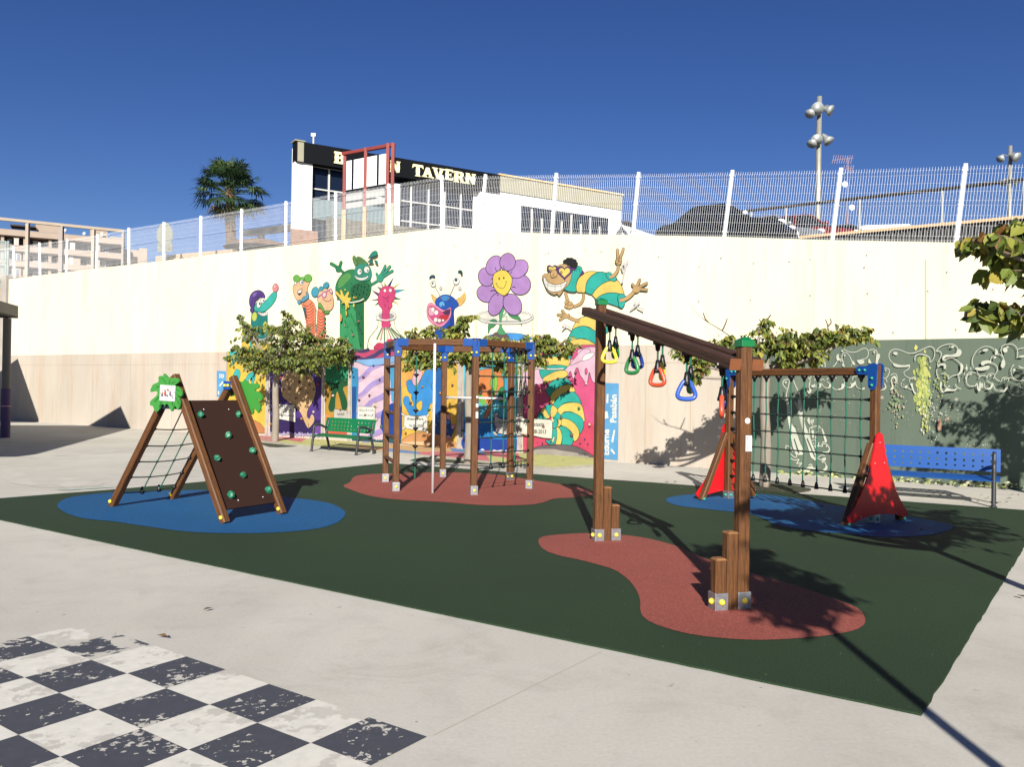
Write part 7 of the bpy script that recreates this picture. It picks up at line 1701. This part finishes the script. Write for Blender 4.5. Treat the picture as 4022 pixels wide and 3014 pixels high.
def tree(label, base, htop, r0, clumps, nl, L, detail, seed, mixw=(5, 4, 1, 3, .3), bare=(), name='mulberry_tree', lean=(0, 0)):
    random.seed(seed); base = Vector(base)
    t_ = thing(name, label, 'tree', base, 'pruned mulberry trees around the playground')
    top = base + Vector((lean[0], lean[1], htop)); mt = MB(); mw = MB(); ml = MB()
    tr = [base + Vector((0, 0, -.05)), base.lerp(top, .35) + Vector((.02, 0, 0)), base.lerp(top, .7) + Vector((-.015, .01, 0)), top, top + Vector((0, 0, .12))]
    mt.tube(crom(tr, 4, False), [r0 * 1.15 - i * r0 * .3 / 16 for i in range(17)], 10)
    tot = sum(c_[3] ** 2 for c_ in clumps)
    for cx, cy, cz, cr in clumps:
        C_ = Vector((cx, cy, cz)); d_ = C_ - top; mid = top.lerp(C_, .5) + Vector((rnd(-.1, .1), rnd(-.1, .1), -abs(d_.length) * .06))
        e_ = C_ + d_ * .01
        mt.tube(crom([top, mid, C_, e_], 4, False), [r0 * .36 * (1 - i / 13) + .005 for i in range(13)], 6)
        nt_ = max(4, int(nl * cr ** 2 / tot / 14))
        for k in range(nt_):
            a_ = rnd(0, 2 * PI); st_ = C_ + Vector((rnd(-1, 1), rnd(-1, 1), rnd(-.75, .75))) * cr * .55
            dd = Vector((math.cos(a_), math.sin(a_), rnd(-.25, .9))).normalized()
            tl = cr * rnd(.55, 1.35); en = st_ + dd * tl + Vector((0, 0, -tl * .1)); m2 = st_.lerp(en, .5) + Vector((0, 0, tl * .12))
            tp = crom([st_, m2, en], 4, False); mw.tube([mid.lerp(C_, .7), st_], .009, 3, cap=False); mw.tube(tp, [.008 - .0007 * i for i in range(len(tp))], 3, cap=False)
            for j in range(14):
                f_ = (j + rnd(0, 1)) / 14; q_ = tp[min(int(f_ * (len(tp) - 1)), len(tp) - 1)] + Vector((rnd(-.03, .03), rnd(-.03, .03), rnd(-.02, .02)))
                sd = 1 if j % 2 else -1; hz_ = dd.cross(Z_).normalized() * sd
                ld = hz_ * rnd(.2, .9) + dd * rnd(.1, .6) + Vector((0, 0, -rnd(.4, 1.5)))
                mi = random.choices(range(5), mixw)[0]
                leafshape(ml, q_, ld, L * rnd(.45, 1.15), detail, mi)
    for pts_ in bare: mw.tube(crom([Vector(p_) for p_ in pts_], 4, False), [.014 - .0007 * i for i in range((len(pts_) - 1) * 4 + 1)], 4, cap=False)
    obj('trunk', mt, BK, t_, smooth=True); obj('twigs', mw, TW, t_); obj('crown', ml, LEAFS, t_)
    return t_
def cl(x, y, Y, r): p_ = D(x, y, Y); return (p_.x, p_.y, p_.z, r)
# left tree in front of the purple panel
bA_ = G(593, 958)
tree('broad mulberry tree left of the green bench, crown hiding the purple panel', bA_, 1.95, .085,
     [cl(560, 785, 22.2, .55), cl(610, 765, 22.6, .6), cl(660, 775, 22.3, .6), cl(705, 775, 22.2, .5), cl(740, 765, 22.4, .38), cl(520, 765, 22.3, .38), cl(545, 725, 22.5, .4), cl(625, 720, 22.1, .48), cl(675, 735, 22.6, .45), cl(633, 690, 22.4, .26), cl(530, 700, 22.4, .2), cl(590, 790, 21.9, .45), cl(650, 795, 22.0, .45), cl(500, 772, 22.3, .2), cl(740, 742, 22.3, .28), cl(518, 688, 22.4, .13), cl(588, 705, 22.4, .24)], 5200, .13, 0, 3, (5, 3, .25, 5, .1), lean=(.02, 0))
bB_ = G(1011, 1002)
tree('mulberry tree behind the hexagonal climber, foliage showing through its beams', bB_, 2.15, .085,
     [cl(905, 745, 17.2, .32), cl(935, 775, 17.3, .38), cl(985, 770, 17.5, .42), cl(1030, 770, 17.1, .4), cl(985, 720, 17.3, .30), cl(1000, 690, 17.3, .2), cl(1080, 765, 17.3, .38), cl(1130, 755, 17.4, .34), cl(1185, 748, 17.2, .3), cl(1225, 756, 17.3, .26), cl(895, 780, 17.3, .26), cl(1150, 780, 17.2, .3), cl(925, 715, 17.3, .18), cl(1060, 735, 17.6, .2), cl(1095, 795, 17.2, .26), cl(1170, 728, 17.2, .14)], 4800, .135, 0, 8, (4, 5, 1, 3, .3))
bC_ = G(1651, 1053)
br0 = D(1722, 690, 13.8)
tree('mulberry tree behind the hand grip course, with a long bare shoot rising left', bC_, 1.95, .08,
     [cl(1482, 765, 13.7, .2), cl(1515, 790, 13.8, .24), cl(1555, 775, 13.9, .26), cl(1600, 765, 14.0, .26), cl(1640, 750, 13.9, .28), cl(1688, 745, 13.8, .32), cl(1728, 755, 13.8, .32), cl(1768, 740, 13.9, .3), cl(1808, 730, 13.8, .26), cl(1845, 725, 13.8, .22), cl(1872, 715, 13.8, .13), cl(1700, 780, 13.8, .26), cl(1655, 695, 13.8, .12), cl(1640, 712, 13.8, .1), cl(1545, 745, 13.8, .12), cl(1570, 735, 13.8, .1), cl(1500, 815, 13.7, .16), cl(1620, 790, 14.0, .22), cl(1755, 775, 13.9, .2)], 3900, .125, 0, 5, (4, 5, .9, 3, .3),
     bare=[[D(1640, 790, 13.9), D(1600, 745, 13.8), D(1560, 715, 13.8), D(1520, 690, 13.8), D(1498, 668, 13.8), D(1484, 648, 13.8)], [D(1560, 715, 13.8), D(1567, 700, 13.8), D(1571, 688, 13.8)], [D(1530, 696, 13.8), D(1524, 690, 13.8), D(1519, 676, 13.8)], [D(1790, 730, 13.8), D(1788, 705, 13.8), D(1783, 690, 13.8)], [D(1788, 705, 13.8), D(1795, 698, 13.8), D(1794, 688, 13.8)], [D(1655, 740, 13.8), D(1648, 705, 13.8), D(1640, 690, 13.8)], [D(1648, 705, 13.8), D(1665, 680, 13.8)]])
# tree just out of frame on the right, its branches hanging into view
bE_ = (4.25, 4.3, 0)
tree('mulberry tree at the right edge whose large leaved branches hang into view', bE_, 2.05, .06,
     [cl(2180, 540, 5.55, .24), cl(2140, 548, 5.6, .20), cl(2108, 530, 5.6, .14), cl(2225, 560, 5.5, .28), cl(2260, 520, 5.3, .3), cl(2115, 668, 5.5, .08), cl(2150, 676, 5.5, .1), cl(2195, 690, 5.4, .14), cl(2235, 700, 5.3, .2), cl(2290, 600, 5.2, .35),
      (4.5, 4.8, 2.75, .55), (3.9, 5.1, 2.9, .5), (4.9, 4.0, 2.8, .55), (4.4, 3.6, 2.9, .55), (5.2, 4.9, 2.7, .5), (4.3, 5.3, 2.4, .45), (4.8, 5.6, 2.5, .45), (3.8, 4.3, 3.1, .4), (5.6, 5.6, 2.6, .4)], 3600, .13, 1, 17, (4, 4, .6, 4, .5))
# trees beyond the frame edge that throw the shadows seen on the ground and on the green wall
tree('mulberry tree beyond the right edge shading the blue bench end of the green wall', (8.5, 10.3, 0), 2.2, .09,
     [(7.6, 10.3, 2.6, .5), (8.2, 10.8, 2.9, .55), (8.9, 10.2, 3.1, .6), (9.5, 10.6, 3.0, .6), (8.6, 9.6, 2.9, .55), (7.95, 9.8, 2.5, .45), (9.2, 11.1, 3.4, .5), (8.5, 10.2, 3.5, .45), (9.9, 9.9, 2.8, .55), (9.0, 9.9, 2.4, .5), (8.4, 11.0, 2.4, .4)], 3200, .135, 0, 23)
tree('mulberry tree behind the viewpoint whose shadow falls across the near red patch', (2.05, .15, 0), 2.7, .037,
     [(1.85, .3, 2.85, .26), (2.2, .45, 2.95, .3), (1.95, .15, 3.2, .3), (2.3, .3, 3.3, .28), (1.8, .5, 3.4, .24), (2.1, .2, 3.6, .28), (2.35, .6, 3.05, .22), (1.9, .45, 3.8, .24), (2.2, .5, 3.85, .22), (2.0, .4, 3.05, .28)], 2900, .12, 0, 29)
